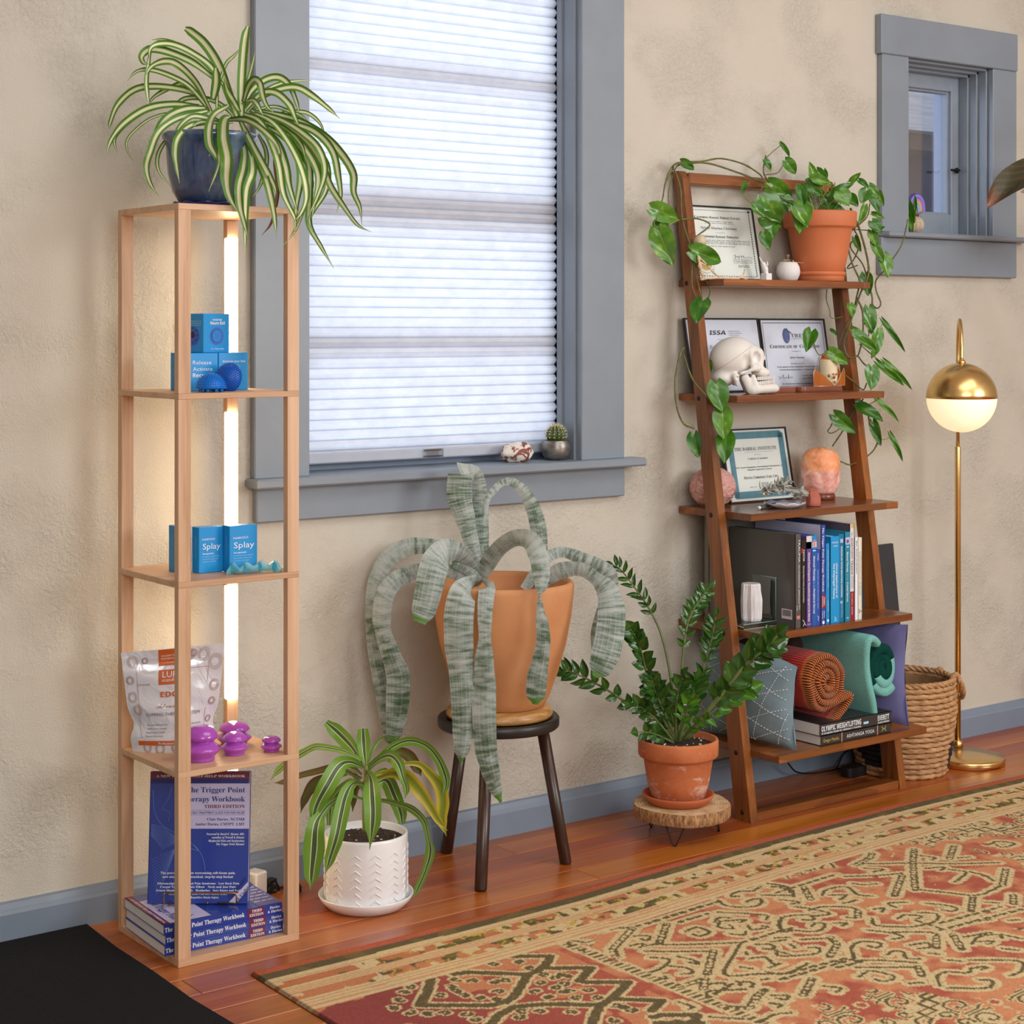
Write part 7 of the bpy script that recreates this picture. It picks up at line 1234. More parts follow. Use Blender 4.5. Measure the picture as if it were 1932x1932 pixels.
def sp7(P, mb): P.text(mb, 'STRUCTURE OF THE BRAIN AND THE NERVOUS SYSTEM', .92, .46, .40, .28, LT, rot=-90); P.text(mb, 'WEBSTER', .30, .16, .40, .26, LT, rot=-90); P.rect(mb, .35, .03, .75, .06, TWH)
def sp8(P, mb): P.text(mb, 'PORGES', .18, .86, .92, .018, TWH); P.text(mb, 'DANA', .36, .84, .88, .018, TWH); P.text(mb, 'Clinical Applications of', .69, .29, .62, .17, TWH, 'sb', rot=-90); P.text(mb, 'The Polyvagal Theory', .69, .28, .30, .20, TWH, 'sb', rot=-90); P.line(mb, [(.45, .075), (.62, .06), (.48, .05), (.66, .045)], .0012, TWH); P.rect(mb, .45, .025, .7, .035, LT)
def sp9(P, mb): [P.rect(mb, .35+.18*k, .90, .45+.18*k, .945, TWH) for k in range(3)]; P.text(mb, 'DIAGNOSING AND TREATING', .86, .60, .42, .26, TWH, 'sb', rot=-90); P.text(mb, 'BREATHING DISORDERS', .59, .28, .42, .26, TWH, 'sb', rot=-90); P.text(mb, 'Fifth Edition', .2, .05, .5, .2, LT, rot=-90); [P.rect(mb, .4+.2*k, .21, .5+.2*k, .24, TWH) for k in range(2)]
def sp10(P, mb): P.rect(mb, .1, .86, .95, .94, LILAC); P.disc(mb, .5, .895, P.W*.26, mat('violet_nerve_print', S(120, 92, 160), .4, .4, 400), 2); P.rect(mb, .3, .825, .75, .84, LT); P.text(mb, 'Manual Therapy', .775, .55, .32, .30, TWH, 'sb', rot=-90); P.text(mb, 'for the', .53, .46, .34, .22, LT, rot=-90); P.text(mb, 'Cranial Nerves', .44, .22, .32, .30, TWH, 'sb', rot=-90); P.rect(mb, .3, .035, .7, .045, LT)
def sp11(P, mb): P.rect(mb, 0, 0, 1, .30, REDP); P.rect(mb, .3, .955, .9, 1, GOLD); P.text(mb, 'Myers', .91, .865, .35, .3, INKG, rot=-90); P.text(mb, 'ANATOMY TRAINS', .855, .475, .26, .42, INK, rot=-90); P.text(mb, 'Third Edition', .285, .16, .40, .2, TWH, rot=-90); P.text(mb, 'ELSEVIER', .14, .06, .40, .2, TWH, rot=-90); [P.rect(mb, .3+.22*k, .33, .36+.22*k, .46, INKG) for k in range(3)]
def sp12(P, mb): P.text(mb, 'Beach', .955, .885, .35, .3, INK, 'sb', rot=-90); P.text(mb, 'Muscles and Meridians', .86, .56, .35, .3, INK, 'sb', rot=-90)
def sp13(P, mb): P.text(mb, 'ACUPUNCTURE POINTS AND THE MERIDIANS', .83, .30, .25, .2, INKG, rot=-90); P.text(mb, 'A COMPARATIVE STUDY IN THE NEW AGE', .83, .30, .65, .2, INKG, rot=-90); P.line(mb, [(.25, .13), (.4, .10), (.25, .08)], .002, INK); P.rect(mb, .7, .09, .85, .11, INK)
book(180, 276, 330, GRY, 'large graphite grey hardback with barcode, first of the row', .235, spine=sp1, side=sd1); book(277, 362, 420, BLKC, 'black book with red spot on its spine, second of the row', .20, spine=sp2); book(364, 452, 362, PUR, 'purple book with pink picture at the top of its spine', .21, spine=sp3); book(454, 532, 352, BLU1, 'blue peripheral nerves book with a hand pictured on its spine', .21, spine=sp4)
book(534, 604, 592, BLU2, 'short royal blue paperback beside the tall workbook', .17, spine=sp5, yoff=.002); book(606, 684, 182, NAV, 'tall dark blue workbook standing in the middle of the row', .235, cover=LIL, spine=sp6); book(686, 758, 487, CYN, 'thin sky blue paperback with a single small line on its spine', .17, spine=sp7, yoff=.001); book(760, 908, 368, CYN2, 'thick bright blue polyvagal hardback, the widest spine', .19, spine=sp8)
book(910, 1000, 330, TEA, 'dark teal book between the thick bright blue one and the light teal one', .21, spine=sp9, yoff=.003); book(1002, 1088, 295, TEA2, 'teal cranial nerves book with a violet picture on its spine', .22, spine=sp10); book(1092, 1166, 158, WHC, 'tallest white book with dark red foot on its spine', .23, cover=bm('plum_grey', 86, 82, 96), spine=sp11, yoff=.002); book(1168, 1216, 382, TWH, 'narrow white book right of the tallest white one', .19, spine=sp12); book(1218, 1282, 387, CRM, 'cream coloured book, last of the row', .19, spine=sp13)
xa, xb = aY(1496, 985, -.09).x, aY(1560, 985, -.09).x
for k, (lb, c_, x0, x1, y0, y1, zz) in enumerate((('olive grey hardback lying behind the row of upright books', OLV, bkx(640)-.17, bkx(680), -.062, -.045, .735), ('large slate folder leaning on the wall behind the books', bm('slate', 74, 76, 82), 3.292, bkx(186), -.034, -.026, .728))):  # second item: dark board standing in for shade on the wall
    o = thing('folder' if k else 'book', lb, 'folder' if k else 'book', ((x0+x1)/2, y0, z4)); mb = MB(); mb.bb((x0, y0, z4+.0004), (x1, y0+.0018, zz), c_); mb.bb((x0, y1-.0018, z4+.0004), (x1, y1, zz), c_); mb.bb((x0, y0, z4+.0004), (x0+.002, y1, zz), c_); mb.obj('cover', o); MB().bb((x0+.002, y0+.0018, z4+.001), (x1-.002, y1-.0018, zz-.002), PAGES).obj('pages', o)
# glass bookends with white crystals
GEDGE = glass('green_edged_glass', (.86, .95, .91, 1), .45, .02); SELN = NT('selenite'); co = SELN.coord('Object', (1, 1, .12)); n1 = SELN.noise(co, 160, 3, .6); SELN.col(SELN.ramp(n1, [(.3, S(206, 202, 204)), (.7, S(240, 238, 238))])); SELN.set(Roughness=.35, Subsurface_Weight=.3, Subsurface_Scale=.01); SELN.bump(n1, .4, .003); SELN = SELN.m
def bookend(x0, x1, xs, y0, y1, h, lab, cry, cl, cat2):
    o = thing('glass_bookend', lab, 'bookend', ((x0+x1)/2, (y0+y1)/2, z4), 'glass bookends'); MB().bb((x0, y0, z4+.0004), (x1, y1, z4+.0135), GEDGE, bev=.0012).obj('glass_base', o); MB().bb((xs[0], y0+.002, z4+.0137), (xs[1], y1-.002, z4+h), GEDGE, bev=.0012).obj('glass_upright', o)
    mb = MB(); E_ = mat('glass_edge_green', S(150, 196, 180), .2, .05)
    for (a, b) in (((xs[0], y0+.002, z4+.0137), (xs[0], y0+.002, z4+h)), ((xs[1], y0+.002, z4+.0137), (xs[1], y0+.002, z4+h)), ((xs[0], y0+.002, z4+h), (xs[1], y0+.002, z4+h)), ((xs[0], y0+.002, z4+h), (xs[0], y1-.002, z4+h)), ((xs[1], y0+.002, z4+h), (xs[1], y1-.002, z4+h)), ((x0, y0, z4+.0130), (x1, y0, z4+.0130)), ((x0, y0, z4+.0010), (x1, y0, z4+.0010)), ((x0, y0, z4+.007), (x0, y1, z4+.013))): mb.tube([a, b], .0008, E_, 5)
    mb.obj('edge_line', o); cx, cy, r_, hh_ = cry; c0_ = thing('selenite_crystal', cl, 'crystal', (cx, cy, z4+.0139)); n = 16; vs = []; rr2 = random.Random(int(cx*1000)); prof = [rr2.uniform(.88, 1.08) for _ in range(n)]
    for j, (zz, k) in enumerate(((0, .86), (.06, .96), (.3, 1), (.55, 1.02), (.8, .97), (.96, .94), (1, .86))):
        for i in range(n): a = 2*math.pi*i/n; kk = prof[i]*k*(1+(.10 if (i in (13, 14) and j < 4) else 0)); vs.append((cx+r_*kk*math.cos(a), cy+r_*kk*math.sin(a), z4+.0139+hh_*zz))
    mb = MB(); mb.add(vs, [tuple(range(n))[::-1], tuple(6*n+i for i in range(n))]+[(j*n+i, j*n+(i+1) % n, (j+1)*n+(i+1) % n, (j+1)*n+i) for j in range(6) for i in range(n)], SELN); mb.obj('crystal_body', c0_)
xl0, xl1 = 3.1585, aY(1470, 1176, -.235).x; bookend(xl0, xl1, (xl1-.013, xl1), -.238, -.150, .121, 'clear glass bookend at the left end of the books', (aY(1420, 1170, -.205).x, -.200, .0265, .094), 'thick white selenite crystal standing on the left glass bookend', 0)
xr0 = bkx(1284)+.001; bookend(xr0, xr0+.075, (xr0, xr0+.012), -.235, -.145, .08, 'clear glass bookend at the right end of the books by the ladder leg', (xr0+.029, -.195, .014, .085), 'slim white selenite crystal right of the cream book', 0)
# ---- bottom shelf: cushions, rolled blankets, books
z5 = .1753
def cushion(a, b, h, thick, lean, m, name, label, stitch=None, n=22, floppy=0):
    """stands on its edge from a to b (bottom corners), height h, leaning back by lean"""
    a, b = V(a), V(b); u = (b-a); L_ = u.length; u.normalize(); nr = V((u.y, -u.x, 0)); o = thing(name, label, 'cushion', (a+b)/2)
    def pt(s, t_, sd):
        e = (1-abs(2*s-1)**2.6)*(1-abs(2*t_-1)**2.6); cx = (s-.5)*(1-.07*(1-abs(2*t_-1)**2)); cz = (t_-.5)*(1-.06*(1-abs(2*s-1)**2))
        p = a+u*((cx+.5)*L_)+UP*((cz+.5)*h)+nr*(-lean*(cz+.5)); p += nr*(sd*thick*.5*max(0, e)**.55); p += nr*(.0035*math.sin(7*s+4*t_)*math.sin(9*t_-3*s)*sd)
        if floppy: p.z -= floppy*s*s*t_
        return p
    mb = MB()
    for sd in (1, -1):
        vs = [pt(i/n, j/n, sd) for j in range(n+1) for i in range(n+1)]; fs = [(j*(n+1)+i, j*(n+1)+i+1, (j+1)*(n+1)+i+1, (j+1)*(n+1)+i) for j in range(n) for i in range(n)]; mb.add(vs, fs if sd > 0 else [f[::-1] for f in fs], m, True)
    mb.obj('cushion_cover', o)
    if stitch:
        mb = MB(); 
        def line(p0, p1):
            nn_ = int(math.hypot(p1[0]-p0[0], p1[1]-p0[1])/.030); 
            for k in range(nn_):
                q = []
                for t_ in (k/nn_, (k+.62)/nn_): q.append((p0[0]+(p1[0]-p0[0])*t_, p0[1]+(p1[1]-p0[1])*t_))
                if all(.02 < x < .98 and .02 < y < .98 for x, y in q): A_, B2 = [pt(*p, 1)+nr*.0008 for p in q]; mb.tube([A_, B2], .0009, stitch, 4)
        for k in range(-4, 9):
            c0_ = k*.235; line((0, c0_*1.0+.05), (1, c0_+.05-.42)); line((0, c0_-.35), (1, c0_-.35+.62)); line((c0_-.1, 0), (c0_+.22, 1))
        mb.obj('stitching', o, kind='stuff')
    return o
STI = mat('white_thread', S(232, 236, 236), .8); GB = mat('grey_blue_cotton', S(124, 147, 158), .9, .07, 30, bump=.25, bscale=600)
cushion((3.188, -.050, z5+.001), (3.228, -.352, z5+.001), .262, .078, .006, GB, 'grey_cushion', 'grey blue cushion with white stitched triangles on the bottom ladder shelf', STI, floppy=.055)
PU = mat('periwinkle_cotton', S(112, 112, 164), .85, .06, 30, bump=.2, bscale=600); cushion((3.600, -.050, z5+.002), (3.655, -.345, z5+.002), .268, .050, -.006, PU, 'purple_cushion', 'plain periwinkle purple cushion at the right end of the bottom shelf')
def roll(path, thick, y0, y1, name, label, matf, tilt=0., n_y=10, zbase=0.):
    """cloth rolled along y: path is the spiral in (x, z)"""
    o = thing(name, label, 'blanket', (sum(p[0] for p in path)/len(path), (y0+y1)/2, zbase)); q = path; N = len(q); off = []
    for i in range(N):
        d = V((q[min(i+1, N-1)][0]-q[max(i-1, 0)][0], 0, q[min(i+1, N-1)][1]-q[max(i-1, 0)][1])); d = d.normalized() if d.length > 1e-9 else V((1, 0, 0)); off.append(V((d.z, 0, -d.x)))
    segs = {}
    for i in range(N-1): segs.setdefault(matf(i/(N-1)), []).append(i)
    return o, off, segs
def rolled(path, thick, y0, y1, name, label, parts, zb):
    """parts: list of (part name, material, from, to) in fractions of the spiral; UV u runs along the cloth, v along the roll"""
    q = path; N = len(q); L_ = [0]
    for i in range(1, N): L_.append(L_[-1]+math.hypot(q[i][0]-q[i-1][0], q[i][1]-q[i-1][1]))
    o = thing(name, label, 'blanket', (sum(p[0] for p in q)/N, (y0+y1)/2, zb)); nor = []
    for i in range(N):
        dx, dz = q[min(i+1, N-1)][0]-q[max(i-1, 0)][0], q[min(i+1, N-1)][1]-q[max(i-1, 0)][1]; l = math.hypot(dx, dz) or 1; nor.append((dz/l, -dx/l))
    sec = [(-.5, 0), (-.5, .97), (-.36, 1.0), (0, 1.006), (.36, 1.0), (.5, .97), (.5, 0)]   # across thickness, along the roll (1 = front end)
    for pn, m, f0, f1 in parts:
        i0, i1 = int(f0*(N-1)), int(f1*(N-1)); vs = []; uv = []; ns = len(sec)
        for i in range(i0, i1+1):
            for a, t_ in sec: vs.append((q[i][0]+nor[i][0]*a*thick, y1+(y0-y1)*t_-.004*math.sin(L_[i]*40), q[i][1]+nor[i][1]*a*thick)); uv.append((L_[i], t_))
        mb = MB(); mb.add(vs, [(i*ns+j, (i+1)*ns+j, (i+1)*ns+j+1, i*ns+j+1) for i in range(i1-i0) for j in range(ns-1)]+[tuple(range(ns)), tuple((i1-i0)*ns+k for k in range(ns))[::-1]], m, True, uv); mb.obj(pn, o)
    return o
t = NT('striped_wool'); uv = t.new('ShaderNodeTexCoord').outputs['UV']; sx = t.new('ShaderNodeSeparateXYZ'); t.ln(uv, sx.inputs[0]); nz = t.noise(t.coord('Object'), 60, 3); st_ = t.math('SINE', t.math('ADD', t.math('MULTIPLY', sx.outputs[0], 1050), t.math('MULTIPLY', nz, 3)))
strp = t.ramp(t.math('MULTIPLY_ADD', st_, .5, .5), [(.40, S(58, 24, 20)), (.60, S(212, 114, 40))]); body = t.ramp(t.math('ADD', sx.outputs[1], t.math('MULTIPLY', t.math('SUBTRACT', nz, .5), .02)), [(0, S(140, 62, 26)), (.38, S(150, 60, 26)), (.48, S(176, 32, 22)), (.80, S(184, 30, 24)), (.89, S(178, 40, 26)), (.915, S(204, 96, 34))]); f_ = t.ramp(sx.outputs[1], [(.925, G(0)), (.94, G(1))]); t.col(t.mix(f_, body, strp)); t.set(Roughness=.95, Specular_IOR_Level=.1, Sheen_Weight=.2); t.bump(t.math('ADD', t.noise(t.coord('Object'), 500, 2), t.math('MULTIPLY', st_, .6)), .6, .004); WOOL = t.m
TED = lambda c, k: mat(k, c, .98, .22, 420, bump=.9, bscale=420, spec=.05)
TQ, DG, FUZ = TED(S(122, 186, 178), 'aqua_terry'), TED(S(18, 66, 58), 'dark_green_terry'), TED(S(92, 78, 68), 'brown_fleece')
YF, YB_ = -.338, -.055; C6 = lambda x, y: (lambda p: (p.x, p.z))(aY(1390+x/5.367, 1180+y/5.367, YF))
def spiral_path(cx, cy, rx_, ry_, turns, a0, r0, tail, n=34):
    p = []
    for k in range(int(n*turns)+1):
        t_ = k/(n*turns); a = a0+2*math.pi*turns*t_; r_ = r0+(1-r0)*t_; p.append((cx+rx_*r_*math.cos(a), cy-ry_*r_*math.sin(a)))
    return p+tail
# spiral grows clockwise in the picture and ends with the flap running down to the left
sp_ = spiral_path(925, 575, 205, 300, 3.75, R(60), .12, []); sp_ = [(x+6*math.sin(y*.03), y+8*math.sin(x*.025)) for x, y in sp_]
sp_ = sp_[:-6]+cr([sp_[-7], (1150, 700), (1120, 830), (1020, 960), (930, 1040), (835, 1098)], 7)[1:]
rolled([C6(*p) for p in sp_], .0165, YF, YB_, 'rolled_blanket', 'rolled wool blanket, red with orange and black striped end', [('wool', WOOL, 0, 1)], z5+.05)
sp2 = spiral_path(1515, 430, 128, 250, 2.6, R(100), .14, []); sp2 = [(x, y+6*math.sin(x*.03)) for x, y in sp2]; N2 = len(sp2)
rolled([C6(*p) for p in sp2], .026, YF+.006, -.19, 'rolled_towel', 'rolled dark green and aqua terry towel beside the purple cushion', [('aqua_side', TQ, .0, .001), ('dark_green_side', DG, 0, .52), ('aqua_side', TQ, .52, .70), ('dark_green_side', DG, .70, .92), ('aqua_side', TQ, .92, 1)][1:], z5+.06)
sp3 = cr([(1335, 150), (1290, 128), (1240, 150), (1235, 260), (1262, 400), (1290, 560), (1310, 700), (1335, 830), (1365, 940), (1390, 985)], 6)
sp3 = cr([(1420, 190), (1370, 138), (1315, 140), (1300, 230), (1310, 380), (1318, 520), (1330, 660), (1360, 800), (1385, 900), (1395, 975)], 6)
rolled([C6(*p) for p in sp3], .020, YF-.010, YB_, 'terry_towel', 'aqua terry towel draped over the left of the green roll, hanging on the books', [('terry', TQ, 0, 1)], z5+.05)
mb = MB(); c0_, c1_ = aY(1500, 1214, -.07), aY(1535, 1214, -.07); 
mb2 = lump(V((c0_.x-.012, -.09, z5+.205)), .04, .045, .035, lambda d: 1+.06*mnoise.noise(d*6), FUZ, 40, 26); mb2.v = [(x, min(y, -.03), z) for x, y, z in mb2.v]; o = thing('fleece_bundle', 'dark brown fleece bundle at the back above the striped blanket', 'blanket', (c0_.x, -.09, z5)); mb2.obj('fleece', o); MB().lathe([(.036, 0), (.040, .08), (.034, .17)], (c0_.x-.012, -.085, z5+.001), FUZ, 20).obj('lower_fold', o)
DKC = bm('charcoal_book', 48, 46, 48); GOLDP = mat('gold_print', S(200, 176, 84), .4, .1); DTN = mat('tan_line', S(186, 134, 108), .5)
def flat_book(pl, prr, zb, h, dp, label, fn):
    a, b = aY(*pl, -.352), aY(*prr, -.352); L_ = b.x-a.x; o = thing('book', label, 'book', ((a.x+b.x)/2, -.352+dp/2, zb), 'books lying under the rolled blankets'); mb = MB(); mb.bb((a.x, -.352, zb), (b.x, -.352+dp, zb+.0012), DKC); mb.bb((a.x, -.352, zb+h-.0012), (b.x, -.352+dp, zb+h), DKC); mb.bb((a.x, -.352, zb), (b.x, -.3505, zb+h), DKC); cv = mb.obj('cover', o); MB().bb((a.x+.001, -.3504, zb+.0013), (b.x-.001, -.352+dp-.002, zb+h-.0013), PAGES).obj('pages', o); P = Panel((a.x, -.352, zb), (1, 0, 0), (0, 0, 1), L_, h, .0003); mb = MB(); fn(P, mb); mb.obj('spine_print', cv)
def f_yoga(P, mb): P.text(mb, 'Gregor Maehle', .03, .25, .32, .34, GOLDP); P.rect(mb, .285, .02, .30, .98, DTN); P.text(mb, 'ASHTANGA YOGA', .36, .76, .32, .36, TWH); P.rect(mb, .80, .02, .815, .98, DTN); [P.line(mb, cr([(.90+s_*.035, .75), (.90+s_*.008, .5), (.90+s_*.035, .25)], 4), .0016, GOLDP) for s_ in (-1, 1)]; P.line(mb, [(.875, .5), (.925, .5)], .0014, GOLDP)
def f_oly(P, mb): P.text(mb, 'OLYMPIC WEIGHTLIFTING', .02, .565, .36, .42, TWH, 'sb'); P.text(mb, 'A Complete Guide for Athletes & Coaches', .02, .565, .12, .15, TWH, 'sb'); P.text(mb, 'EVERETT', .80, .965, .36, .42, TWH, 'sb'); P.text(mb, 'Catalyst Athletics', .80, .965, .12, .15, TWH, 'sb'); P.rect(mb, .60, .3, .67, .5, LT)
flat_book((1549, 1408), (1680, 1388), z5+.0005, .0245, .20, 'dark grey yoga book lying at the bottom under the rolled blankets', f_yoga); flat_book((1547, 1388), (1682, 1370), z5+.0252, .030, .20, 'black weightlifting book lying on the yoga book under the blankets', f_oly)
# ---- under the shelf: cables
cb_ = [aY(1487, 1440, -.06), aY(1502, 1456, -.055), aZ(1530, 1459, .004), aZ(1572, 1453, .004), aZ(1600, 1446, .004)]; mb = MB(); mb.tube(cr([tuple(p) for p in cb_], 6), .0024, BLK, 7); a = aZ(1578, 1452, .004); mb.tube(cr([tuple(a), tuple(aY(1590, 1425, -.025)), tuple(aY(1605, 1412, -.022))], 6), .0022, BLK, 6); tag(mb.obj('black_cable'), 'black cable hanging under the bottom ladder shelf', 'cable')
c = aZ(1614, 1462, 0); mb = slab(c.x-.045, c.x+.03, c.y-.02, c.y+.02, .0004, .026, .012, BLK); o = mb.obj('power_strip'); tag(o, 'black power strip on the floor beneath the ladder shelf', 'power strip'); mb = MB(); mb.tube(cr([tuple(c+V((.03, 0, .012))), tuple(c+V((.06, -.012, .008))), tuple(c+V((.075, .02, .006)))], 6), .006, BLK, 8); mb.obj('plug', o)
# ================================================================== floor lamp, basket, window sill things, begonia
BRS = NT('brushed_gold'); co = BRS.coord('Object', (1, 1, 30)); BRS.col(BRS.ramp(BRS.noise(co, 30, 2), [(.3, S(224, 188, 122)), (.7, S(236, 202, 138))])); BRS.set(Metallic=1.0, Roughness=.27); BRS = BRS.m
pb = aZ(1807, 1408, .022); bc = aZ(1826, 1431, .011); lp = thing('arc_floor_lamp', 'slim gold floor lamp with half gold globe shade and round base, at the right', 'floor lamp', V((bc.x, bc.y, 0))); pb = V((pb.x, pb.y, 0)); bc = V((bc.x, bc.y, 0)); k_ = depth(bc)/FOC
MB().lathe([(67*k_, .0004), (68.5*k_, .002), (68.5*k_, .017), (67.5*k_, .0195), (30*k_, .0205), (.0001, .0205)], bc, BRS, 96).obj('base', lp)
MB().lathe([(.0145, .0205), (.0145, .036), (.010, .0385), (.0095, .040)], pb, BRS, 28).obj('collar', lp)
gz = 1.026; gd = 4.985; gc = aD(1814.3, 751, gd); gc.z = gz; GR = 66/FOC*gd; off = gc-pb; off.z = 0; z84 = CH-(842-HOR)/FOC*depth(pb)
MB().lathe([(.0085, .0385), (.0085, z84-.004), (.0078, z84), (.0055, z84+.001)], pb, BRS, 24).obj('pole', lp)
ztop = CH-(604-HOR)/FOC*((depth(pb)+gd)/2); arc = [pb+V((0, 0, z84)), pb+V((0, 0, 1.06))]; hw = off.length/2; dr = off.normalized()
for k in range(0, 19): a = math.pi*k/18; arc.append(pb+dr*(hw-hw*math.cos(a))+V((0, 0, ztop-.105+.105*math.sin(a))))
arc.append(gc+V((0, 0, GR+.008))); mb = MB(); mb.tube(arc, .0052, BRS, 16); mb.obj('arched_arm', lp); MB().lathe([(.012, GR-.001), (.0105, GR+.005), (.006, GR+.010)], gc, BRS, 24).obj('shade_cap', lp)
prof = [(GR*math.cos(R(a)), GR*math.sin(R(a))) for a in range(0, 91, 5)]; prof[-1] = (.001, GR)
MB().lathe([(GR*.985, -.001), (GR, -.001)]+prof[1:], gc, BRS, 64, close=False).obj('gold_shade', lp)
t = NT('glowing_opal_glass'); t.col(S(250, 238, 214)); t.set(Roughness=.25, Emission_Strength=.80); lw = t.new('ShaderNodeLayerWeight'); lw.inputs[0].default_value = .3; t.ln(t.ramp(lw.outputs['Facing'], [(0, S(255, 236, 196)), (1, S(255, 214, 150))]), t.b.inputs['Emission Color']); OPAL = t.m
MB().lathe([(GR*.985*math.cos(R(a)), GR*.985*math.sin(R(a))) for a in range(0, -91, -5)][:-1]+[(.0005, -GR*.985)], gc, OPAL, 64, close=False).obj('opal_globe', lp)
mb = MB(); c = aZ(1788, 1400, .003); mb.tube(cr([tuple(aY(1782, 1392, -.02)), tuple(c), tuple(bc+V((-.06, .05, .004)))], 5), .0022, BLK, 6); mb.obj('cord', lp)
# ---- rope basket
bkc = V((3.8455, -.158, 0)); bk_ = thing('rope_basket', 'round tan rope basket with black woven accents and loop handle behind the ladder', 'basket', bkc)
t = NT('straw_rope'); co = t.coord('Object'); n1 = t.noise(t.coord('Object', (1, 1, 3)), 46, 4); t.col(t.ramp(n1, [(.3, S(150, 108, 70)), (.55, S(190, 146, 102)), (.75, S(208, 170, 126))])); t.set(Roughness=.85); ROPE = t.m; ROPB = mat('black_rope', S(26, 23, 24), .8, .2, 60)
NC = 17; BH = .250; BR = lambda z: .112+.030*min(1, z/.17)**.7-.004*max(0, (z-.18)/.07); rr_ = BH/NC/2
for k in range(NC):
    z = rr_+k*BH/NC; mb = MB(); n = 96; ns = 8; vs = []; 
    for i in range(n):
        a = 2*math.pi*i/n; tw_ = 1+.20*math.sin(a*26+k*1.9); Rr = BR(z)+.0015*math.sin(a*13+k*2.3)
        for j in range(ns):
            b = 2*math.pi*j/ns; vs.append(bkc+V(((Rr+rr_*1.05*tw_*math.cos(b))*math.cos(a), (Rr+rr_*1.05*tw_*math.cos(b))*math.sin(a), z+rr_*1.02*math.sin(b)+.0016*math.sin(a*26+k*1.9+b))))
    fa, fb = [], []
    for i in range(n):
        a = 360*i/n
        for j in range(ns):
            f = (i*ns+j, ((i+1) % n)*ns+j, ((i+1) % n)*ns+(j+1) % ns, i*ns+(j+1) % ns); blk = (abs((a-300+180) % 360-180) < (3+2.4*k if 0 < k < 6 else 0)) or (abs((a-322+180) % 360-180) < (5 if k > 12 else 0)) or (abs((a-182+180) % 360-180) < (30-5*abs(k-5) if 1 < k < 9 else 0)); (fb if blk else fa).append(f)
    mb.add(vs, fa, ROPE, True); b0 = len(mb.v)
    if fb: mb.mi(ROPB); [ (mb.f.append(list(f)), mb.m.append(1), mb.sm.append(True)) for f in fb]
    mb.obj('rope_coil', bk_)
def braid(pts, r_, name):
    pts = [V(p) for p in pts]; N = len(pts)
    for ph in (0, 2.09, 4.19):
        q = []
        for i, p in enumerate(pts):
            d = (pts[min(N-1, i+1)]-pts[max(0, i-1)]).normalized(); u = d.cross(UP) if abs(d.z) < .9 else d.cross(V((1, 0, 0))); u.normalize(); w = d.cross(u); a = i*.62+ph; q.append(p+(u*math.cos(a)+w*math.sin(a))*r_*.55)
        mb = MB(); mb.tube(q, r_*.62, ROPE, 6); mb.obj(name, bk_)
rz = BH+.006; braid([bkc+V((BR(BH)*math.cos(2*math.pi*i/150), BR(BH)*math.sin(2*math.pi*i/150), rz)) for i in range(151)], .0082, 'rim_braid')
hA = R(-37); hd = V((math.cos(hA+.25), math.sin(hA+.25), 0)); h0 = bkc+V((BR(BH)*math.cos(hA-.12), BR(BH)*math.sin(hA-.12), rz+.003)); h1 = bkc+V((BR(BH)*math.cos(hA+.55), BR(BH)*math.sin(hA+.55), rz+.003))
braid([V(p) for p in cr([tuple(h0), tuple(h0+hd*.012+UP*.005), tuple(h0+hd*.030-UP*.035), tuple(h0.lerp(h1, .5)+hd*.045-UP*.066), tuple(h1+hd*.022-UP*.040), tuple(h1+hd*.008+UP*.002), tuple(h1)], 9)], .0072, 'handle')
MB().lathe([(.0001, .004), (.11, .004)], bkc, ROPE, 32, close=False).obj('bottom', bk_); mb = MB(); mb.lathe([(BR(.02)-.012, .02), (BR(.12)-.010, .12), (BR(.24)-.010, .24)], bkc, mat('basket_lining', S(150, 112, 76), .9, .2, 40), 40, close=False); mb.obj('inside', bk_)
fo = thing('black_folio', 'tall flat black folio standing in the rope basket behind the ladder', 'folio', V((3.86, -.10, .01))); FOL = mat('black_vinyl', S(44, 44, 48), .5, .08, 20)
def fol(x0, x1, yb_, yt_, zt_, th_): mb = MB(); mb.hexa([(x0, yb_, .012), (x1, yb_, .012), (x1, yb_+th_, .012), (x0, yb_+th_, .012)], [(x0+.012, yt_, zt_), (x1+.028, yt_, zt_+.001), (x1+.028, yt_+th_, zt_+.001), (x0+.012, yt_+th_, zt_)], FOL); return mb
fol(3.815, 3.925, -.128, -.033, .604, .010).obj('board', fo); fol(3.790, 3.822, -.122, -.027, .588, .008).obj('flap', fo)
# ---- sill of the large window
SX = .894; t = NT('red_white_stone'); co = t.coord('Object'); n1 = t.noise(co, 42, 4, .5, .8); t.col(t.ramp(n1, [(.44, S(226, 220, 208)), (.50, S(222, 212, 198)), (.515, S(138, 78, 66)), (.70, S(118, 62, 54))])); t.set(Roughness=.5); t.bump(t.noise(co, 120, 3), .3, .003); STN = t.m
c = aY(977, 869, .022); c.z = SX; kq = depth(c)/FOC; mb = lump(c+V((0, 0, 17.5*kq)), 34*kq, 24*kq, 20*kq, lambda d: 1+.20*mnoise.noise(d*1.5+V((2, 7, 1)))+.05*mnoise.noise(d*4)-.10*max(0, d.x), STN, 48, 32); mb.v = [(p[0], p[1], max(p[2]-(.006 if (p[0]-c.x) > 0 and p[2] > c.z+20*kq else 0)*0, SX)) for p in mb.v]; tag(mb.obj('stone'), 'red and white mottled stone on the large window sill beside the cactus', 'stone')
t = NT('aged_pewter'); co = t.coord('Object', (1, 1, 2)); n1 = t.noise(co, 40, 5, .6); t.col(t.ramp(n1, [(.3, S(110, 104, 98)), (.7, S(168, 164, 158))])); t.set(Metallic=.85, Roughness=.38); t.bump(n1, .15, .002); PEW = t.m
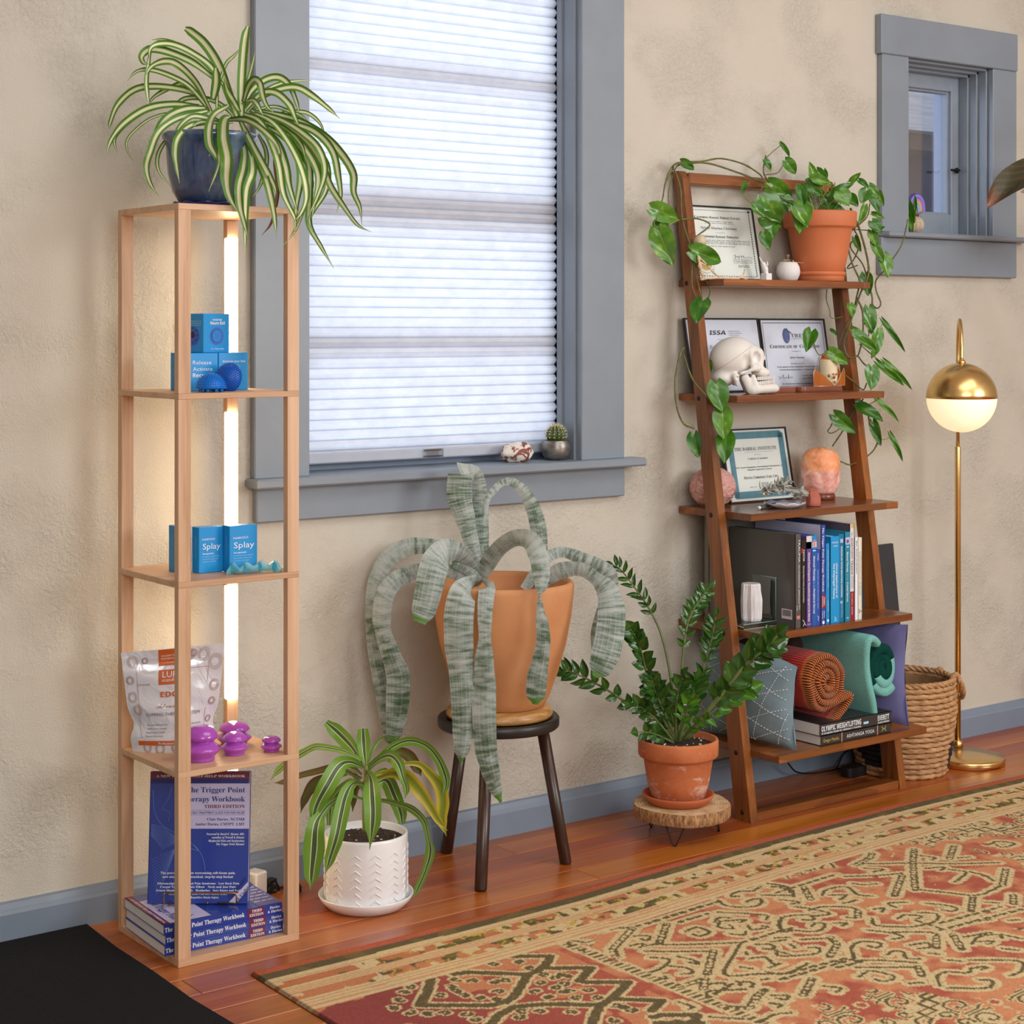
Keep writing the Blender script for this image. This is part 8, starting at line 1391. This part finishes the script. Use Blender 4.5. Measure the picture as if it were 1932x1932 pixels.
c = aY(1049, 866, .022); c.z = SX; kq = depth(c)/FOC; ca = thing('cactus', 'small round cactus in a pewter bowl on the large window sill', 'potted plant', c)
MB().lathe([(15*kq, 0), (20*kq, 1.5*kq), (26*kq, 9*kq), (28*kq, 19*kq), (26.5*kq, 31*kq), (25*kq, 36*kq), (24.5*kq, 36.6*kq), (23*kq, 34*kq), (24*kq, 24*kq)], c+V((0, 0, .0003)), PEW, 48).obj('bowl', ca); MB().lathe([(.0001, 33*kq), (24*kq, 32*kq)], c, SOIL, 28, close=False).obj('soil', ca)
CAC = mat('cactus_green', S(62, 84, 34), .5, .2, 60); nr_ = 13; cc = c+V((0, 0, 47*kq)); mb = lump(cc, 17.5*kq, 17.5*kq, 17*kq, lambda d: 1+.075*math.cos(nr_*math.atan2(d.y, d.x))*math.sqrt(max(0, 1-d.z*d.z)), CAC, 104, 22); mb.obj('body', ca); mb = MB(); SPN = mat('pale_spine', S(226, 214, 170), .6, .05); rs2 = random.Random(3)
for i in range(nr_):
    for j in range(6):
        la = R(-12+17*j); lo = 2*math.pi*i/nr_; d = V((math.cos(la)*math.cos(lo), math.cos(la)*math.sin(lo), math.sin(la))); p = cc+d*(18.6*kq)
        mb.lathe([(1.2*kq, -1*kq), (.1*kq, 1*kq)], p, SPN, 5)
        for q in range(5): e = (d+V((rs2.uniform(-.9, .9), rs2.uniform(-.9, .9), rs2.uniform(-.7, .9)))).normalized(); mb.tube([p, p+e*(5.5*kq)], [.00042, .0001], SPN, 3, caps=False)
mb.obj('spines', ca, kind='stuff')
# ---- sill of the small window: urchin shell planter, rainbow on the pane
c = V((4.103, .018, 1.4959)); kq = depth(c)/FOC; ur = thing('urchin_planter', 'beige sea urchin shell planter with green shoots on the small window sill', 'potted plant', c); t = NT('urchin_shell'); co = t.coord('Object'); t.col(t.ramp(t.noise(co, 260, 2), [(.4, S(176, 156, 130)), (.6, S(206, 190, 164))])); t.set(Roughness=.8); URC = t.m
mb = lump(c+V((0, 0, 17*kq)), 18.5*kq, 18.5*kq, 17*kq, lambda d: 1+.03*math.cos(15*math.atan2(d.y, d.x))+.02*math.cos(40*d.z)*math.cos(30*math.atan2(d.y, d.x)), URC, 90, 40); mb.obj('shell', ur); mb = MB()
for k in range(46): a = rs2.uniform(0, 6.28); p0 = c+V((7*kq*math.cos(a), 7*kq*math.sin(a), 32*kq)); p1 = p0+V((rs2.uniform(-12, 14)*kq, rs2.uniform(-8, 8)*kq, rs2.uniform(-2, 12)*kq)); mb.tube([p0, p0.lerp(p1, .5)+V((0, 0, 3*kq)), p1], .0006, mat('dry_root', S(120, 78, 50), .9) if k == 0 else bpy.data.materials['dry_root'], 4)
mb.obj('dry_roots', ur, kind='stuff'); UL = blade_mesh('leaf', POT, 'lance', .2, .15, 5, 8)
for (b, t_, w) in (((1722, 434), (1707, 366), 13), ((1724, 428), (1716, 372), 10), ((1722, 436), (1709, 396), 12), ((1724, 410), (1727, 366), 8)): put_leaf('leaf', UL, ur, aY(*b, .004), aY(*t_, .002), w*kq)
mb = MB(); mb.tube([aY(1722, 440, .004), aY(1721, 428, .003), aY(1724, 410, .004)], .0022, PST, 6); mb.obj('stem', ur)
rb = thing('rainbow_sticker', 'holographic rainbow arch sticker on the small window pane', 'sticker', aY(1731, 412, .110)); yb_ = .1125; cx = aY(1731, 392, yb_); kq = depth(cx)/FOC; cols = [(120, 92, 210), (190, 170, 240), (110, 150, 236), (200, 120, 220), (240, 150, 190), (236, 200, 140), (170, 220, 160), (150, 190, 240), (220, 200, 250)]
for i, cl in enumerate(cols):
    r1, r0 = (24-2.5*i)*kq, (24-2.5*(i+1))*kq; m = NT('rainbow_band'); m.col(S(*cl)); m.set(Roughness=.2, Metallic=.3); m = m.m; mb = MB(); P_ = []; 
    for k in range(25): a = math.pi*k/24; P_.append((math.cos(a), math.sin(a)))
    P_ = [(1, -.85*24*kq/max(r1, 1e-6))]+P_+[(-1, -.85*24*kq/max(r1, 1e-6))]; vs = []; zb_ = cx.z-20*kq
    for (a, b) in P_:
        for r_ in (r1, max(r0, .0004)): vs.append((cx.x+a*r_*.98, yb_-.0002, cx.z+b*r_*1.15 if b >= 0 else zb_))
    mb.add(vs, [(2*k, 2*k+1, 2*k+3, 2*k+2) for k in range(len(P_)-1)], m); mb.obj('arc', rb)
# ---- begonia reaching in from the right
bp0 = V((4.74, -.24, 0)); bg = thing('begonia', 'begonia with large dark bronze leaf reaching in at the right edge', 'potted plant', bp0); MB().lathe([(.09, 0), (.12, .18), (.13, .22), (.122, .22), (.115, .19)], bp0, TERR3, 40).obj('pot', bg); MB().lathe([(.0001, .19), (.116, .19)], bp0, SOIL, 24, close=False).obj('soil', bg)
RST = mat('red_begonia_stem', S(160, 62, 44), .5, .15); t = NT('begonia_leaf'); uv = t.new('ShaderNodeTexCoord').outputs['UV']; sx = t.new('ShaderNodeSeparateXYZ'); t.ln(uv, sx.inputs[0]); co = t.coord('Object'); vein = t.math('ABSOLUTE', t.math('SINE', t.math('ADD', t.math('MULTIPLY', sx.outputs[1], 20), t.math('MULTIPLY', t.math('ABSOLUTE', t.math('SUBTRACT', sx.outputs[0], .5)), -16)))); v2 = t.ramp(vein, [(0, S(128, 78, 44)), (.12, S(72, 64, 38)), (1, S(56, 56, 34))]); sp2_ = t.new('ShaderNodeTexVoronoi'); t.ln(co, sp2_.inputs['Vector']); sp2_.inputs['Scale'].default_value = 190; dots = t.ramp(sp2_.outputs['Distance'], [(.16, G(1)), (.24, G(0))]); t.col(t.mix(t.math('MULTIPLY', dots, .45), t.mix(t.ramp(sx.outputs[1], [(.7, G(0)), (1, G(1))]), v2, S(150, 82, 40)), S(190, 184, 160))); t.set(Roughness=.4, Subsurface_Weight=.05, Subsurface_Scale=.005); BGM = t.m; BGL = blade_mesh('leaf', BGM, 'heart', .2, .2, 11, 14)
lb_ = aD(1962, 318, 5.10); tp_ = aD(1861, 378, 5.06); nd_ = aD(1990, 380, 5.12); wq = 62/FOC*5.1
for pts, r_ in (([bp0+V((0, 0, .19)), bp0+V((.03, .02, .7)), nd_+V((.04, 0, -.2)), nd_, nd_+V((.02, .02, .35))], .006), ([nd_, nd_.lerp(lb_, .5)+V((0, 0, .02)), lb_], .003)):
    mb = MB(); mb.tube(cr([tuple(p) for p in pts], 6), r_, RST, 8); mb.obj('stem', bg)
put_leaf('leaf', BGL, bg, lb_, tp_, wq*1.25, (TOCAM*.8+UP*.7-RIGHT*.3).normalized(), .1)
for (dx, dz, w, fx) in ((.16, .22, .07, .5), (.12, .42, .08, -.2), (.22, -.1, .08, .3)): put_leaf('leaf', BGL, bg, nd_+V((.02, 0, dz*.6)), nd_+V((dx, -.08, dz*.6-.05)), w, (TOCAM+UP*fx).normalized())
mb = MB()
for k in range(5): p = aD(1926+2*k, 362-2*k, 5.08); mb.tube([nd_, p], [.0014, .001], RST, 5)
mb.obj('flower_stalks', bg, kind='stuff')
